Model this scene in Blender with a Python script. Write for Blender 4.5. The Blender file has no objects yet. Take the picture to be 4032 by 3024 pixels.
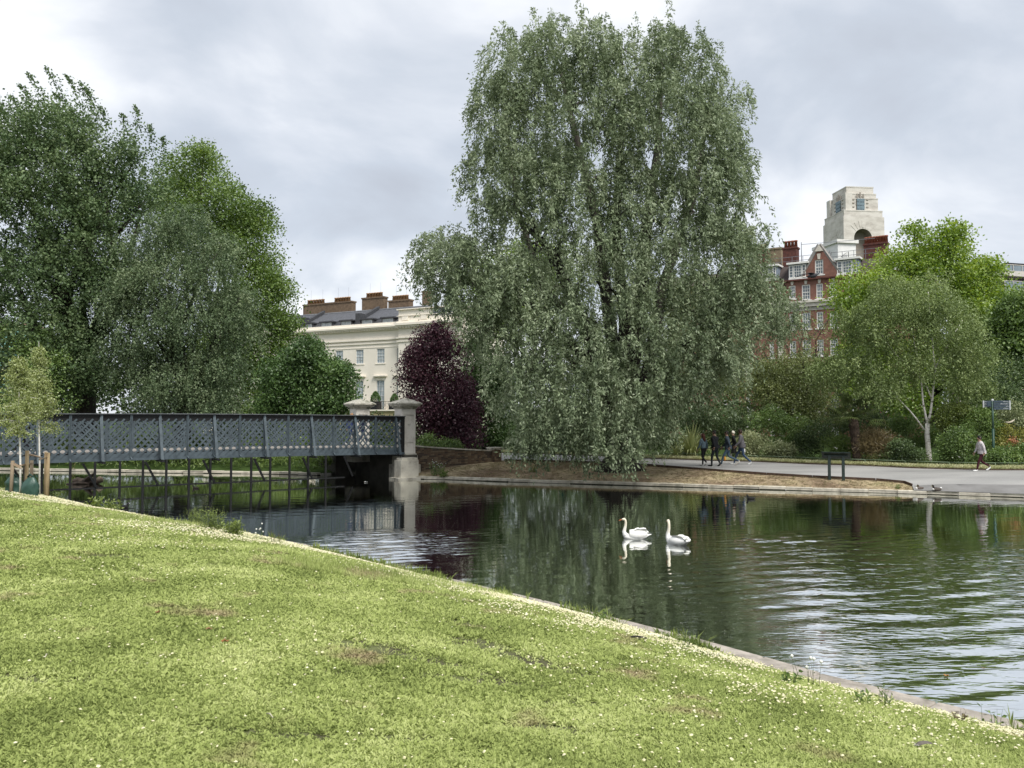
import bpy, math, random
import numpy as np
from mathutils import Vector, Matrix
from mathutils.geometry import delaunay_2d_cdt
rad = math.radians
rng = np.random.default_rng(7)
random.seed(7)
SC = bpy.context.scene
COL = SC.collection

# ------------------------------------------------------------------ camera
CAMZ, F, CX, CY, HY = 3.2, 3300.0, 2016.0, 1512.0, 1642.0      # focal length and horizon in pixels of the 4032 wide photograph
PITCH = math.atan((HY - CY) / F)
cam_d = bpy.data.cameras.new('camera'); cam = bpy.data.objects.new('camera', cam_d); COL.objects.link(cam)
cam_d.sensor_width = 36; cam_d.lens = 36 * F / 4032; cam_d.clip_start = .1; cam_d.clip_end = 9000
cam.location = (0, 0, CAMZ); cam.rotation_euler = (rad(90) + PITCH, 0, 0)
SC.camera = cam
# ------------------------------------------------------------------ light and sky
SC.view_settings.view_transform = 'Standard'; SC.view_settings.look = 'None'
SC.view_settings.exposure = 1.45; SC.view_settings.gamma = 1; SC.view_settings.use_curve_mapping = False
SUN_EL, SUN_AZ = rad(54), rad(152)
sun_d = bpy.data.lights.new('sun', 'SUN'); sun = bpy.data.objects.new('sun', sun_d); COL.objects.link(sun)
sun_d.energy = 1.5; sun_d.angle = rad(24); sun_d.color = (1, .965, .9)
sdir = Vector((math.sin(SUN_AZ) * math.cos(SUN_EL), math.cos(SUN_AZ) * math.cos(SUN_EL), math.sin(SUN_EL)))
sun.rotation_euler = sdir.to_track_quat('Z', 'Y').to_euler()
W_ = bpy.data.worlds.new('World'); SC.world = W_; W_.use_nodes = True
SC.cycles.use_denoising = True
SC.cycles.max_bounces = 6; SC.cycles.transparent_max_bounces = 6; SC.cycles.caustics_reflective = False; SC.cycles.caustics_refractive = False
def build_sky():
    nt = W_.node_tree; n = nt.nodes; l = nt.links; n.clear()
    def N(t, **k):
        x = n.new(t)
        for a, b in k.items(): setattr(x, a, b)
        return x
    out = N('ShaderNodeOutputWorld'); sky = N('ShaderNodeTexSky', sky_type='NISHITA', sun_disc=False, sun_elevation=SUN_EL, sun_rotation=SUN_AZ)
    bg1 = N('ShaderNodeBackground'); bg1.inputs[1].default_value = .05; l.new(sky.outputs[0], bg1.inputs[0])
    tc = N('ShaderNodeTexCoord'); sx = N('ShaderNodeSeparateXYZ'); l.new(tc.outputs['Generated'], sx.inputs[0])
    ab = N('ShaderNodeMath', operation='ABSOLUTE'); l.new(sx.outputs[2], ab.inputs[0])
    ad = N('ShaderNodeMath', operation='ADD'); ad.inputs[1].default_value = .34; l.new(ab.outputs[0], ad.inputs[0])
    dv = N('ShaderNodeVectorMath', operation='DIVIDE'); l.new(tc.outputs['Generated'], dv.inputs[0])
    cb = N('ShaderNodeCombineXYZ')
    for i in range(3): l.new(ad.outputs[0], cb.inputs[i])
    l.new(cb.outputs[0], dv.inputs[1])
    def noise(sc, det, rough, dist, off):
        mp = N('ShaderNodeMapping'); mp.inputs['Location'].default_value = off; mp.inputs['Scale'].default_value = (1, 1, .25)
        l.new(dv.outputs[0], mp.inputs[0])
        t = N('ShaderNodeTexNoise'); t.inputs['Scale'].default_value = sc; t.inputs['Detail'].default_value = det
        t.inputs['Roughness'].default_value = rough; t.inputs['Distortion'].default_value = dist; l.new(mp.outputs[0], t.inputs[0]); return t
    a = noise(2.5, 6, .5, .3, (5.1, 3.3, 0)); b = noise(1.2, 2, .5, .2, (8.1, 2.2, 0))
    m = N('ShaderNodeMath', operation='MULTIPLY_ADD'); m.inputs[1].default_value = .62; l.new(a.outputs[0], m.inputs[0])
    m2 = N('ShaderNodeMath', operation='MULTIPLY'); m2.inputs[1].default_value = .38; l.new(b.outputs[0], m2.inputs[0]); l.new(m2.outputs[0], m.inputs[2])
    r = N('ShaderNodeValToRGB'); e = r.color_ramp.elements
    e[0].position = .34; e[0].color = (.47, .50, .56, 1); e[1].position = .595; e[1].color = (.90, .915, .94, 1)
    k = r.color_ramp.elements.new(.44); k.color = (.54, .585, .655, 1); k = r.color_ramp.elements.new(.51); k.color = (.66, .695, .755, 1)
    l.new(m.outputs[0], r.inputs[0])
    bg2 = N('ShaderNodeBackground'); bg2.inputs[1].default_value = .455; l.new(r.outputs[0], bg2.inputs[0])
    mx = N('ShaderNodeMixShader'); mx.inputs[0].default_value = .9
    l.new(bg1.outputs[0], mx.inputs[1]); l.new(bg2.outputs[0], mx.inputs[2]); l.new(mx.outputs[0], out.inputs[0])
build_sky()

# ------------------------------------------------------------------ mapping from photograph pixels to the place
SP, CP = math.sin(PITCH), math.cos(PITCH)
K = 4032 / 2212
def ray(px, py):
    u = (px - CX) / F; v = -(py - CY) / F
    return Vector((u, CP - v * SP, SP + v * CP))
def Wp(px, py, Y):
    d = ray(px, py); t = Y / d.y
    return Vector((d.x * t, Y, CAMZ + d.z * t))
def X_at(px, Y): return (px - CX) / F * Y / CP

# ------------------------------------------------------------------ tagging and objects
ORI = {}
def tag(o, label=None, cat=None, group=None, kind=None):
    if label: o['label'] = label
    if cat: o['category'] = cat
    if group: o['group'] = group
    if kind: o['kind'] = kind
    return o
def thing(name, loc, label, cat, group=None, rz=0):
    o = bpy.data.objects.new(name, None); COL.objects.link(o); o.location = loc; o.rotation_euler = (0, 0, rz); o.empty_display_size = .2
    ORI[o.name] = Vector((0, 0, 0)) if rz else Vector(loc)
    return tag(o, label, cat, group)
def link(name, me, parent=None):
    o = bpy.data.objects.new(name, me); COL.objects.link(o)
    if parent: o.parent = parent; ORI[o.name] = ORI[parent.name]
    else: ORI[o.name] = Vector((0, 0, 0))
    return o
class MB:
    def __init__(s): s.v = []; s.f = []; s.m = []; s.sm = []
    def face(s, pts, m=0, smooth=False):
        b = len(s.v); s.v += [tuple(p) for p in pts]; s.f.append(tuple(range(b, b + len(pts)))); s.m.append(m); s.sm.append(smooth)
    def grid(s, rings, closed=True, m=0, smooth=True, caps=True):
        b = len(s.v); n = len(rings[0])
        for r in rings: s.v += [tuple(p) for p in r]
        for i in range(len(rings) - 1):
            for j in range(n if closed else n - 1):
                k = (j + 1) % n
                s.f.append((b + i * n + j, b + i * n + k, b + (i + 1) * n + k, b + (i + 1) * n + j)); s.m.append(m); s.sm.append(smooth)
        if caps and closed:
            s.f.append(tuple(b + j for j in range(n))[::-1]); s.m.append(m); s.sm.append(False)
            s.f.append(tuple(b + (len(rings) - 1) * n + j for j in range(n))); s.m.append(m); s.sm.append(False)
    def tube(s, pts, rs, n=6, m=0, smooth=True):
        pts = [Vector(p) for p in pts]
        if not hasattr(rs, '__len__'): rs = [rs] * len(pts)
        rings = []
        ref = None
        for i, p in enumerate(pts):
            t = (pts[min(i + 1, len(pts) - 1)] - pts[max(i - 1, 0)])
            t = t.normalized() if t.length > 1e-9 else Vector((0, 0, 1))
            if ref is None: ref = Vector((1, 0, 0)) if abs(t.x) < .8 else Vector((0, 1, 0))
            a = (ref - t * ref.dot(t)).normalized(); b2 = t.cross(a); ref = a
            rr = rs[i] if hasattr(rs[i], '__len__') else (rs[i], rs[i])
            rings.append([p + a * rr[0] * math.cos(2 * math.pi * j / n) + b2 * rr[1] * math.sin(2 * math.pi * j / n) for j in range(n)])
        s.grid(rings, True, m, smooth)
    def box(s, Fr, a0, a1, b0, b1, z0, z1, m=0):
        P = [Fr(a, b, z) for z in (z0, z1) for a, b in ((a0, b0), (a1, b0), (a1, b1), (a0, b1))]
        b_ = len(s.v); s.v += [tuple(p) for p in P]
        for q in ((3, 2, 1, 0), (4, 5, 6, 7), (0, 1, 5, 4), (1, 2, 6, 5), (2, 3, 7, 6), (3, 0, 4, 7)):
            s.f.append(tuple(b_ + i for i in q)); s.m.append(m); s.sm.append(False)
    def prism(s, poly, Fr, b0, b1, m=0):     # poly in (a,z), extruded along b
        A = [Fr(a, b0, z) for a, z in poly]; B = [Fr(a, b1, z) for a, z in poly]
        s.face(A, m); s.face(B[::-1], m); n = len(poly)
        for i in range(n): s.face([A[i], B[i], B[(i + 1) % n], A[(i + 1) % n]], m)
    def bar(s, p, q, w, t, nrm=None, m=0):    # rectangular bar, w across nrm, t along nrm
        p = Vector(p); q = Vector(q); d = (q - p).normalized()
        nrm = Vector(nrm) if nrm is not None else (Vector((0, 0, 1)) if abs(d.z) < .9 else Vector((1, 0, 0)))
        nrm = (nrm - d * nrm.dot(d)).normalized(); sd = d.cross(nrm)
        rings = [[c + sd * (w / 2 * i) + nrm * (t / 2 * j) for i, j in ((-1, -1), (1, -1), (1, 1), (-1, 1))] for c in (p, q)]
        s.grid(rings, True, m, False)
    def build(s, name, mats, parent=None):
        me = bpy.data.meshes.new(name)
        o0 = ORI[parent.name] if parent else Vector((0, 0, 0))
        vv = [(x - o0.x, y - o0.y, z - o0.z) for x, y, z in s.v]
        me.from_pydata(vv, [], s.f)
        if not isinstance(mats, (list, tuple)): mats = [mats]
        for m in mats: me.materials.append(m)
        me.polygons.foreach_set('material_index', s.m); me.polygons.foreach_set('use_smooth', s.sm); me.update()
        return link(name, me, parent)
def frame(O, ang):
    O = Vector(O); u = Vector((math.cos(ang), math.sin(ang), 0)); n = Vector((math.sin(ang), -math.cos(ang), 0))
    def Fr(a, b, z): return Vector((O.x + u.x * a + n.x * b, O.y + u.y * a + n.y * b, z))
    Fr.O = O; Fr.u = u; Fr.n = n; Fr.ang = ang
    def px(x, y):           # photograph pixel -> (a, z) on the plane b = 0
        d = ray(x, y); c = Vector((0, 0, CAMZ)); t = (O - c).dot(n) / d.dot(n); p = c + d * t
        return (p - O).dot(u), p.z
    Fr.px = px
    return Fr
WF = frame((0, 0, 0), 0)

# ------------------------------------------------------------------ materials
def nodes_of(m):
    m.use_nodes = True; nt = m.node_tree; nt.nodes.clear(); return nt, nt.nodes, nt.links
def ramp(n, l, src, stops):
    r = n.new('ShaderNodeValToRGB'); e = r.color_ramp.elements
    e[0].position, e[0].color = stops[0][0], (*stops[0][1], 1); e[1].position, e[1].color = stops[-1][0], (*stops[-1][1], 1)
    for p, c in stops[1:-1]: x = e.new(p); x.color = (*c, 1)
    l.new(src, r.inputs[0]); return r
def M(name, c1, c2=None, scale=4., rough=.75, bump=0., bscale=None, spec=.3, stretch=(1, 1, 1), metal=0., contrast=(.35, .65), det=6, c3=None, world=False):
    m = bpy.data.materials.new(name); nt, n, l = nodes_of(m)
    out = n.new('ShaderNodeOutputMaterial'); b = n.new('ShaderNodeBsdfPrincipled'); l.new(b.outputs[0], out.inputs[0])
    b.inputs['Roughness'].default_value = rough; b.inputs['Specular IOR Level'].default_value = spec; b.inputs['Metallic'].default_value = metal
    if c2 is None: c2 = tuple(x * .82 for x in c1)
    if world: co = n.new('ShaderNodeNewGeometry').outputs['Position']
    else: co = n.new('ShaderNodeTexCoord').outputs['Object']
    mp = n.new('ShaderNodeMapping'); mp.inputs['Scale'].default_value = stretch; l.new(co, mp.inputs[0])
    t = n.new('ShaderNodeTexNoise'); t.inputs['Scale'].default_value = scale; t.inputs['Detail'].default_value = det; t.inputs['Roughness'].default_value = .6
    l.new(mp.outputs[0], t.inputs[0])
    st = [(contrast[0], c2), (contrast[1], c1)]
    if c3: st = [(contrast[0], c3), ((contrast[0] + contrast[1]) / 2, c2), (contrast[1], c1)]
    r = ramp(n, l, t.outputs[0], st); l.new(r.outputs[0], b.inputs['Base Color'])
    if bump:
        t2 = n.new('ShaderNodeTexNoise'); t2.inputs['Scale'].default_value = bscale or scale * 4; t2.inputs['Detail'].default_value = 5; l.new(mp.outputs[0], t2.inputs[0])
        bp = n.new('ShaderNodeBump'); bp.inputs['Strength'].default_value = 1; bp.inputs['Distance'].default_value = bump; l.new(t2.outputs[0], bp.inputs['Height']); l.new(bp.outputs[0], b.inputs['Normal'])
    return m
def leafmat(name, dark, mid, light, trans=.35, gloss=.06, glossr=.5):
    m = bpy.data.materials.new(name); nt, n, l = nodes_of(m)
    out = n.new('ShaderNodeOutputMaterial'); at = n.new('ShaderNodeAttribute'); at.attribute_name = 'var'
    r = ramp(n, l, at.outputs['Fac'], [(.0, dark), (.5, mid), (1., light)])
    d = n.new('ShaderNodeBsdfDiffuse'); t = n.new('ShaderNodeBsdfTranslucent'); g = n.new('ShaderNodeBsdfGlossy'); g.inputs['Roughness'].default_value = glossr
    hs = n.new('ShaderNodeHueSaturation'); hs.inputs['Hue'].default_value = .485; hs.inputs['Saturation'].default_value = 1.15; hs.inputs['Value'].default_value = 1.15; l.new(r.outputs[0], hs.inputs['Color'])
    l.new(r.outputs[0], d.inputs[0]); l.new(hs.outputs[0], t.inputs[0])
    m1 = n.new('ShaderNodeMixShader'); m1.inputs[0].default_value = trans; l.new(d.outputs[0], m1.inputs[1]); l.new(t.outputs[0], m1.inputs[2])
    m2 = n.new('ShaderNodeMixShader'); m2.inputs[0].default_value = gloss; l.new(m1.outputs[0], m2.inputs[1]); l.new(g.outputs[0], m2.inputs[2])
    l.new(m2.outputs[0], out.inputs[0]); return m
def tuftmat(name, dark, mid, light, pscale=.35, dry=None, trans=.3):    # instanced tufts: colour by instance and by patches of ground
    m = bpy.data.materials.new(name); nt, n, l = nodes_of(m)
    out = n.new('ShaderNodeOutputMaterial'); oi = n.new('ShaderNodeObjectInfo')
    ge = n.new('ShaderNodeNewGeometry'); t = n.new('ShaderNodeTexNoise'); t.inputs['Scale'].default_value = pscale; t.inputs['Detail'].default_value = 5; l.new(ge.outputs['Position'], t.inputs[0])
    a = n.new('ShaderNodeMath'); a.operation = 'MULTIPLY_ADD'; a.inputs[1].default_value = .44; l.new(oi.outputs['Random'], a.inputs[0])
    a2 = n.new('ShaderNodeMath'); a2.operation = 'MULTIPLY_ADD'; a2.inputs[1].default_value = 1.5; a2.inputs[2].default_value = -.47; l.new(t.outputs[0], a2.inputs[0]); l.new(a2.outputs[0], a.inputs[2])
    r = ramp(n, l, a.outputs[0], [(.0, dark), (.5, mid), (1., light)])
    col = r.outputs[0]
    if dry:
        t3 = n.new('ShaderNodeTexNoise'); t3.inputs['Scale'].default_value = 1.1; t3.inputs['Detail'].default_value = 4; l.new(ge.outputs['Position'], t3.inputs[0])
        r3 = ramp(n, l, t3.outputs[0], [(.60, (0, 0, 0)), (.72, (1, 1, 1))]); mx = n.new('ShaderNodeMixRGB'); l.new(r3.outputs[0], mx.inputs[0]); l.new(col, mx.inputs[1]); mx.inputs[2].default_value = (*dry, 1); col = mx.outputs[0]
    d = n.new('ShaderNodeBsdfDiffuse'); tr = n.new('ShaderNodeBsdfTranslucent'); l.new(col, d.inputs[0]); l.new(col, tr.inputs[0])
    m1 = n.new('ShaderNodeMixShader'); m1.inputs[0].default_value = trans; l.new(d.outputs[0], m1.inputs[1]); l.new(tr.outputs[0], m1.inputs[2])
    l.new(m1.outputs[0], out.inputs[0]); return m

# ------------------------------------------------------------------ shape of the ground
def pg(px, py, z):    # photograph pixel on a level z
    d = ray(px, py); t = (z - CAMZ) / d.z; return (d.x * t, d.y * t)
NEAR = [(30, -14), (12, 0.3)] + [pg(*p, .15) for p in ((4032, 2846), (3688, 2765), (3490, 2716), (3231, 2654), (3009, 2590), (2700, 2504), (2449, 2440), (2141, 2364), (1832, 2293), (1500, 2215), (1185, 2140), (850, 2083), (456, 2012), (237, 1962))] + [(-23.5, 36.2), (-33, 42), (-48, 48), (-70, 54)]
FARS = [pg(*p, 0.) for p in ((1592, 1886), (1750, 1889), (2000, 1898), (2500, 1913), (3200, 1934), (3650, 1947), (4032, 1960))] + [(30, 28.5), (45, 20), (52, 5), (48, -14)]
U_ANG = rad(37.4)
BD = Vector((math.cos(U_ANG), math.sin(U_ANG), 0)); BN = Vector((math.sin(U_ANG), -math.cos(U_ANG), 0))
BR = Vector((-5.64, 44.0, 0))             # right end of the near girder
DECKW = 4.5
FAR2 = [pg(*p, 0.) for p in ((1250, 1873), (1100, 1868), (800, 1864), (640, 1863), (280, 1857))] + [(-40, 52), (-55, 58), (-68, 62)]
ab0 = BR - BN * -0.55 - BD * .15; ab1 = BR - BN * (DECKW + .6) - BD * .15
FARALL = FAR2[::-1] + [(ab1.x, ab1.y), (ab0.x, ab0.y)] + FARS
POND = NEAR[::-1] + [] ; POND = NEAR + FARALL
def pdist(x, y, line):
    x = np.asarray(x, float); y = np.asarray(y, float); best = np.full(x.shape, 1e9)
    for (ax, ay), (bx, by) in zip(line[:-1], line[1:]):
        dx, dy = bx - ax, by - ay; L = dx * dx + dy * dy
        t = np.clip(((x - ax) * dx + (y - ay) * dy) / L, 0, 1)
        best = np.minimum(best, np.hypot(x - ax - t * dx, y - ay - t * dy))
    return best
def inside(x, y, poly):
    x = np.asarray(x, float); y = np.asarray(y, float); c = np.zeros(x.shape, bool); n = len(poly)
    for i in range(n):
        x1, y1 = poly[i]; x2, y2 = poly[(i + 1) % n]
        if y1 == y2: continue
        k = ((y1 > y) != (y2 > y)) & (x < (x2 - x1) * (y - y1) / (y2 - y1) + x1); c ^= k
    return c
def height(x, y):
    dn = pdist(x, y, NEAR); df = pdist(x, y, FARALL)
    hn = .12 + 1.38 * (1 - np.exp(-np.maximum(dn - .33, 0) / 4.2))
    hf = .12 + .57 * (1 - np.exp(-np.maximum(df - .33, 0) / 2.3))
    h = np.where(dn < df, hn, hf)
    w = np.sin(np.asarray(x) * .9 + 1.3) * np.sin(np.asarray(y) * .7) * .025 * np.clip(np.minimum(dn, df) - .4, 0, 1)
    return h + w
def isnear(x, y): return pdist(x, y, NEAR) < pdist(x, y, FARALL)
def hz(x, y): return float(height(np.array([x]), np.array([y]))[0])
def G(px, py, dz=0.):      # where the sight line through a pixel meets the ground
    d = ray(px, py); t = np.concatenate([np.arange(3, 30, .02), np.arange(30, 90, .05)])
    x = d.x * t; y = d.y * t; z = CAMZ + d.z * t; h = height(x, y)
    if d.z > -1e-4: t0 = 60
    else:
        k = np.where((z < h) & ~inside(x, y, POND))[0]; t0 = t[k[0]] if len(k) else 60
    x, y = d.x * t0, d.y * t0
    return Vector((x, y, hz(x, y) + dz))
# ------------------------------------------------------------------ ground, water, path
def make_ground():
    pts = []; 
    for x in np.arange(-60, 75, 1.5):
        for y in np.arange(-15, 110, 1.5):
            if not (-25 < x < 10 and -1 < y < 37): pts.append((x, y))
    for x in np.arange(-25, 10, .5):
        for y in np.arange(-1, 37, .5): pts.append((x, y))
    a = np.array(pts); a = a + rng.uniform(-.08, .08, a.shape)
    dd = np.minimum(pdist(a[:, 0], a[:, 1], NEAR), pdist(a[:, 0], a[:, 1], FARALL))
    a = a[(~inside(a[:, 0], a[:, 1], POND)) & (dd > .2)]
    pts = [tuple(p) for p in a]
    off = []
    for d in (.33, .9, 1.6):
        for line in (NEAR, FARALL):
            q = resample(line, .6)
            for i, p in enumerate(q):
                t = q[min(i + 1, len(q) - 1)] - q[max(i - 1, 0)]; nn = np.array([-t[1], t[0]]) / (np.hypot(*t) + 1e-9)
                c = p - nn * -d
                for cc in (p + nn * d, p - nn * d):
                    off.append(tuple(cc))
    o = np.array(off); dd = np.minimum(pdist(o[:, 0], o[:, 1], NEAR), pdist(o[:, 0], o[:, 1], FARALL))
    o = o[(~inside(o[:, 0], o[:, 1], POND)) & (dd > .25)]
    pts += [tuple(p) for p in o]
    R = 5000; nb = len(pts)
    pts += [(-R, -R), (R, -R), (R, R), (-R, R)] + [tuple(p) for p in POND]
    m = len(POND); edges = [(nb, nb + 1), (nb + 1, nb + 2), (nb + 2, nb + 3), (nb + 3, nb)] + [(nb + 4 + i, nb + 4 + (i + 1) % m) for i in range(m)]
    vs, es, fs, *_ = delaunay_2d_cdt([Vector(p) for p in pts], edges, [], 0, 1e-5)
    v = np.array([(p.x, p.y) for p in vs]); h = height(v[:, 0], v[:, 1])
    fa = np.array(fs); c = v[fa].mean(1); keep = ~inside(c[:, 0], c[:, 1], POND); fa = fa[keep]; c = c[keep]
    nr = isnear(c[:, 0], c[:, 1]) & (c[:, 1] < 60)
    for nm, sel, mat in (('lawn', nr, MT['lawn_soil']), ('ground', ~nr, MT['dry_bank'])):
        f2 = fa[sel]; used, inv = np.unique(f2, return_inverse=True); f2 = inv.reshape(-1, 3)
        me = bpy.data.meshes.new(nm); me.from_pydata(np.column_stack([v[used], h[used]]).tolist(), [], f2.tolist()); me.materials.append(mat)
        me.polygons.foreach_set('use_smooth', [True] * len(f2)); me.update(); tag(link(nm, me), kind='structure')
def resample(line, step, ret_np=True):
    L = [np.array(p[:2], float) for p in line]; out = [L[0]]; 
    for a, b in zip(L[:-1], L[1:]):
        n = max(1, int(round(np.hypot(*(b - a)) / step)))
        for i in range(1, n + 1): out.append(a + (b - a) * i / n)
    return out
MT = {}
def ground_mats():
    # dry, mown bank under the willow: straw, bare earth and some green
    m = bpy.data.materials.new('dry_bank'); nt, n, l = nodes_of(m); out = n.new('ShaderNodeOutputMaterial'); b = n.new('ShaderNodeBsdfPrincipled'); l.new(b.outputs[0], out.inputs[0]); b.inputs['Roughness'].default_value = 1; b.inputs['Specular IOR Level'].default_value = .1
    g = n.new('ShaderNodeNewGeometry')
    t = n.new('ShaderNodeTexNoise'); t.inputs['Scale'].default_value = .45; t.inputs['Detail'].default_value = 8; t.inputs['Roughness'].default_value = .65; l.new(g.outputs['Position'], t.inputs[0])
    r = ramp(n, l, t.outputs[0], [(.33, (.17, .12, .085)), (.44, (.29, .225, .16)), (.58, (.43, .36, .24)), (.72, (.25, .24, .12))])
    t2 = n.new('ShaderNodeTexNoise'); t2.inputs['Scale'].default_value = 14; t2.inputs['Detail'].default_value = 6; l.new(g.outputs['Position'], t2.inputs[0])
    r2 = ramp(n, l, t2.outputs[0], [(.3, (.55, .55, .55)), (.7, (1.25, 1.2, 1.1))]); mx = n.new('ShaderNodeMixRGB'); mx.blend_type = 'MULTIPLY'; mx.inputs[0].default_value = 1; l.new(r.outputs[0], mx.inputs[1]); l.new(r2.outputs[0], mx.inputs[2])
    mp = n.new('ShaderNodeMapping'); mp.inputs['Location'].default_value = (-7.5 / 17, -42.0 / 9.5, 0); mp.inputs['Scale'].default_value = (1 / 17, 1 / 9.5, 0); l.new(g.outputs['Position'], mp.inputs[0]); ln = n.new('ShaderNodeVectorMath'); ln.operation = 'LENGTH'; l.new(mp.outputs[0], ln.inputs[0])
    rr = ramp(n, l, ln.outputs['Value'], [(.92, (0, 0, 0)), (1., (1, 1, 1))]); mg = n.new('ShaderNodeMixRGB'); l.new(rr.outputs[0], mg.inputs[0]); l.new(mx.outputs[0], mg.inputs[1]); mg.inputs[2].default_value = (.045, .075, .02, 1); l.new(mg.outputs[0], b.inputs['Base Color'])
    bp = n.new('ShaderNodeBump'); bp.inputs['Distance'].default_value = .03; l.new(t2.outputs[0], bp.inputs['Height']); l.new(bp.outputs[0], b.inputs['Normal'])
    MT['dry_bank'] = m
    MT['lawn_soil'] = M('lawn_soil', (.15, .17, .07), (.09, .085, .05), scale=3, rough=1, bump=.02, bscale=30, spec=.1, world=True)
    # asphalt path, pale and patched
    m = bpy.data.materials.new('asphalt'); nt, n, l = nodes_of(m); out = n.new('ShaderNodeOutputMaterial'); b = n.new('ShaderNodeBsdfPrincipled'); l.new(b.outputs[0], out.inputs[0]); b.inputs['Roughness'].default_value = .85
    g = n.new('ShaderNodeNewGeometry'); t = n.new('ShaderNodeTexNoise'); t.inputs['Scale'].default_value = .5; t.inputs['Detail'].default_value = 7; mp = n.new('ShaderNodeMapping'); mp.inputs['Scale'].default_value = (.35, 1, 1); l.new(g.outputs['Position'], mp.inputs[0]); l.new(mp.outputs[0], t.inputs[0])
    r = ramp(n, l, t.outputs[0], [(.3, (.215, .21, .205)), (.5, (.30, .295, .285)), (.68, (.38, .37, .355))])
    t2 = n.new('ShaderNodeTexNoise'); t2.inputs['Scale'].default_value = 60; l.new(g.outputs['Position'], t2.inputs[0]); r2 = ramp(n, l, t2.outputs[0], [(.3, (.8, .8, .8)), (.7, (1.1, 1.1, 1.1))])
    mx = n.new('ShaderNodeMixRGB'); mx.blend_type = 'MULTIPLY'; mx.inputs[0].default_value = 1; l.new(r.outputs[0], mx.inputs[1]); l.new(r2.outputs[0], mx.inputs[2]); l.new(mx.outputs[0], b.inputs['Base Color']); MT['asphalt'] = m
    MT['asphalt_dark'] = M('asphalt_dark', (.23, .225, .22), (.17, .165, .16), scale=1.2, rough=.85, bump=.004, bscale=60, world=True)
    # pond water
    m = bpy.data.materials.new('pond_water'); nt, n, l = nodes_of(m); out = n.new('ShaderNodeOutputMaterial')
    g = n.new('ShaderNodeNewGeometry'); P = g.outputs['Position']
    def noise(scale, stretch, det, dist=0., rot=0.):
        mp = n.new('ShaderNodeMapping'); mp.inputs['Scale'].default_value = stretch; mp.inputs['Rotation'].default_value = (0, 0, rot); l.new(P, mp.inputs[0])
        t = n.new('ShaderNodeTexNoise'); t.inputs['Scale'].default_value = scale; t.inputs['Detail'].default_value = det; t.inputs['Distortion'].default_value = dist; t.inputs['Roughness'].default_value = .5; l.new(mp.outputs[0], t.inputs[0]); return t.outputs[0]
    def math_(op, a, b_=None, c=None):
        x = n.new('ShaderNodeMath'); x.operation = op
        for i, v in enumerate((a, b_, c)):
            if v is None: continue
            if isinstance(v, (int, float)): x.inputs[i].default_value = v
            else: l.new(v, x.inputs[i])
        return x.outputs[0]
    def spot(cx, cy, sx, sy, r0, r1):      # 1 inside, 0 outside: a gust on the water
        mp = n.new('ShaderNodeMapping'); mp.inputs['Location'].default_value = (-cx / sx, -cy / sy, 0); mp.inputs['Scale'].default_value = (1 / sx, 1 / sy, 0); l.new(P, mp.inputs[0])
        d = n.new('ShaderNodeVectorMath'); d.operation = 'LENGTH'; l.new(mp.outputs[0], d.inputs[0])
        mr = n.new('ShaderNodeMapRange'); mr.interpolation_type = 'SMOOTHSTEP'; mr.inputs[1].default_value = r0; mr.inputs[2].default_value = r1; mr.inputs[3].default_value = 1; mr.inputs[4].default_value = 0
        wob = noise(.5, (1, 1.4, 1), 3); sm = math_('MULTIPLY_ADD', wob, .7, d.outputs['Value']); sm = math_('SUBTRACT', sm, .35)
        l.new(sm, mr.inputs[0]); return mr.outputs[0]
    gust = math_('MAXIMUM', spot(10.4, 13.6, 8.2, 8.6, .55, 1.15), spot(-3.4, 21.2, 3.1, 3.2, .45, 1.1))
    w1 = noise(1.0, (.60, 2.15, 1), 1, .8, rad(6)); w2 = noise(1.0, (3.2, 9.5, 1), 1, .6, rad(-7)); w3 = noise(1.0, (9, 22, 1), 1, .3)
    big = math_('ADD', math_('MULTIPLY', w1, .006), math_('MULTIPLY', w2, .010))
    hgt = math_('MULTIPLY', big, math_('MULTIPLY_ADD', gust, .95, .05))
    hgt = math_('ADD', hgt, math_('MULTIPLY', w3, math_('MULTIPLY_ADD', gust, .0008, .0004)))
    bp = n.new('ShaderNodeBump'); bp.inputs['Strength'].default_value = 1; bp.inputs['Distance'].default_value = 1; l.new(hgt, bp.inputs['Height'])
    d = n.new('ShaderNodeBsdfDiffuse'); d.inputs[0].default_value = (.034, .038, .014, 1)
    gl = n.new('ShaderNodeBsdfGlossy'); gl.inputs['Roughness'].default_value = .03; gl.inputs[0].default_value = (.96, .97, .95, 1); l.new(bp.outputs[0], gl.inputs['Normal'])
    fr = n.new('ShaderNodeFresnel'); fr.inputs[0].default_value = 1.34; l.new(bp.outputs[0], fr.inputs['Normal'])
    f2 = math_('MULTIPLY_ADD', fr.outputs[0], 7.2, .03)
    f3 = math_('MINIMUM', f2, 1.)
    mx = n.new('ShaderNodeMixShader'); l.new(f3, mx.inputs[0]); l.new(d.outputs[0], mx.inputs[1]); l.new(gl.outputs[0], mx.inputs[2]); l.new(mx.outputs[0], out.inputs[0]); MT['water'] = m
ground_mats()
make_ground()
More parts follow.
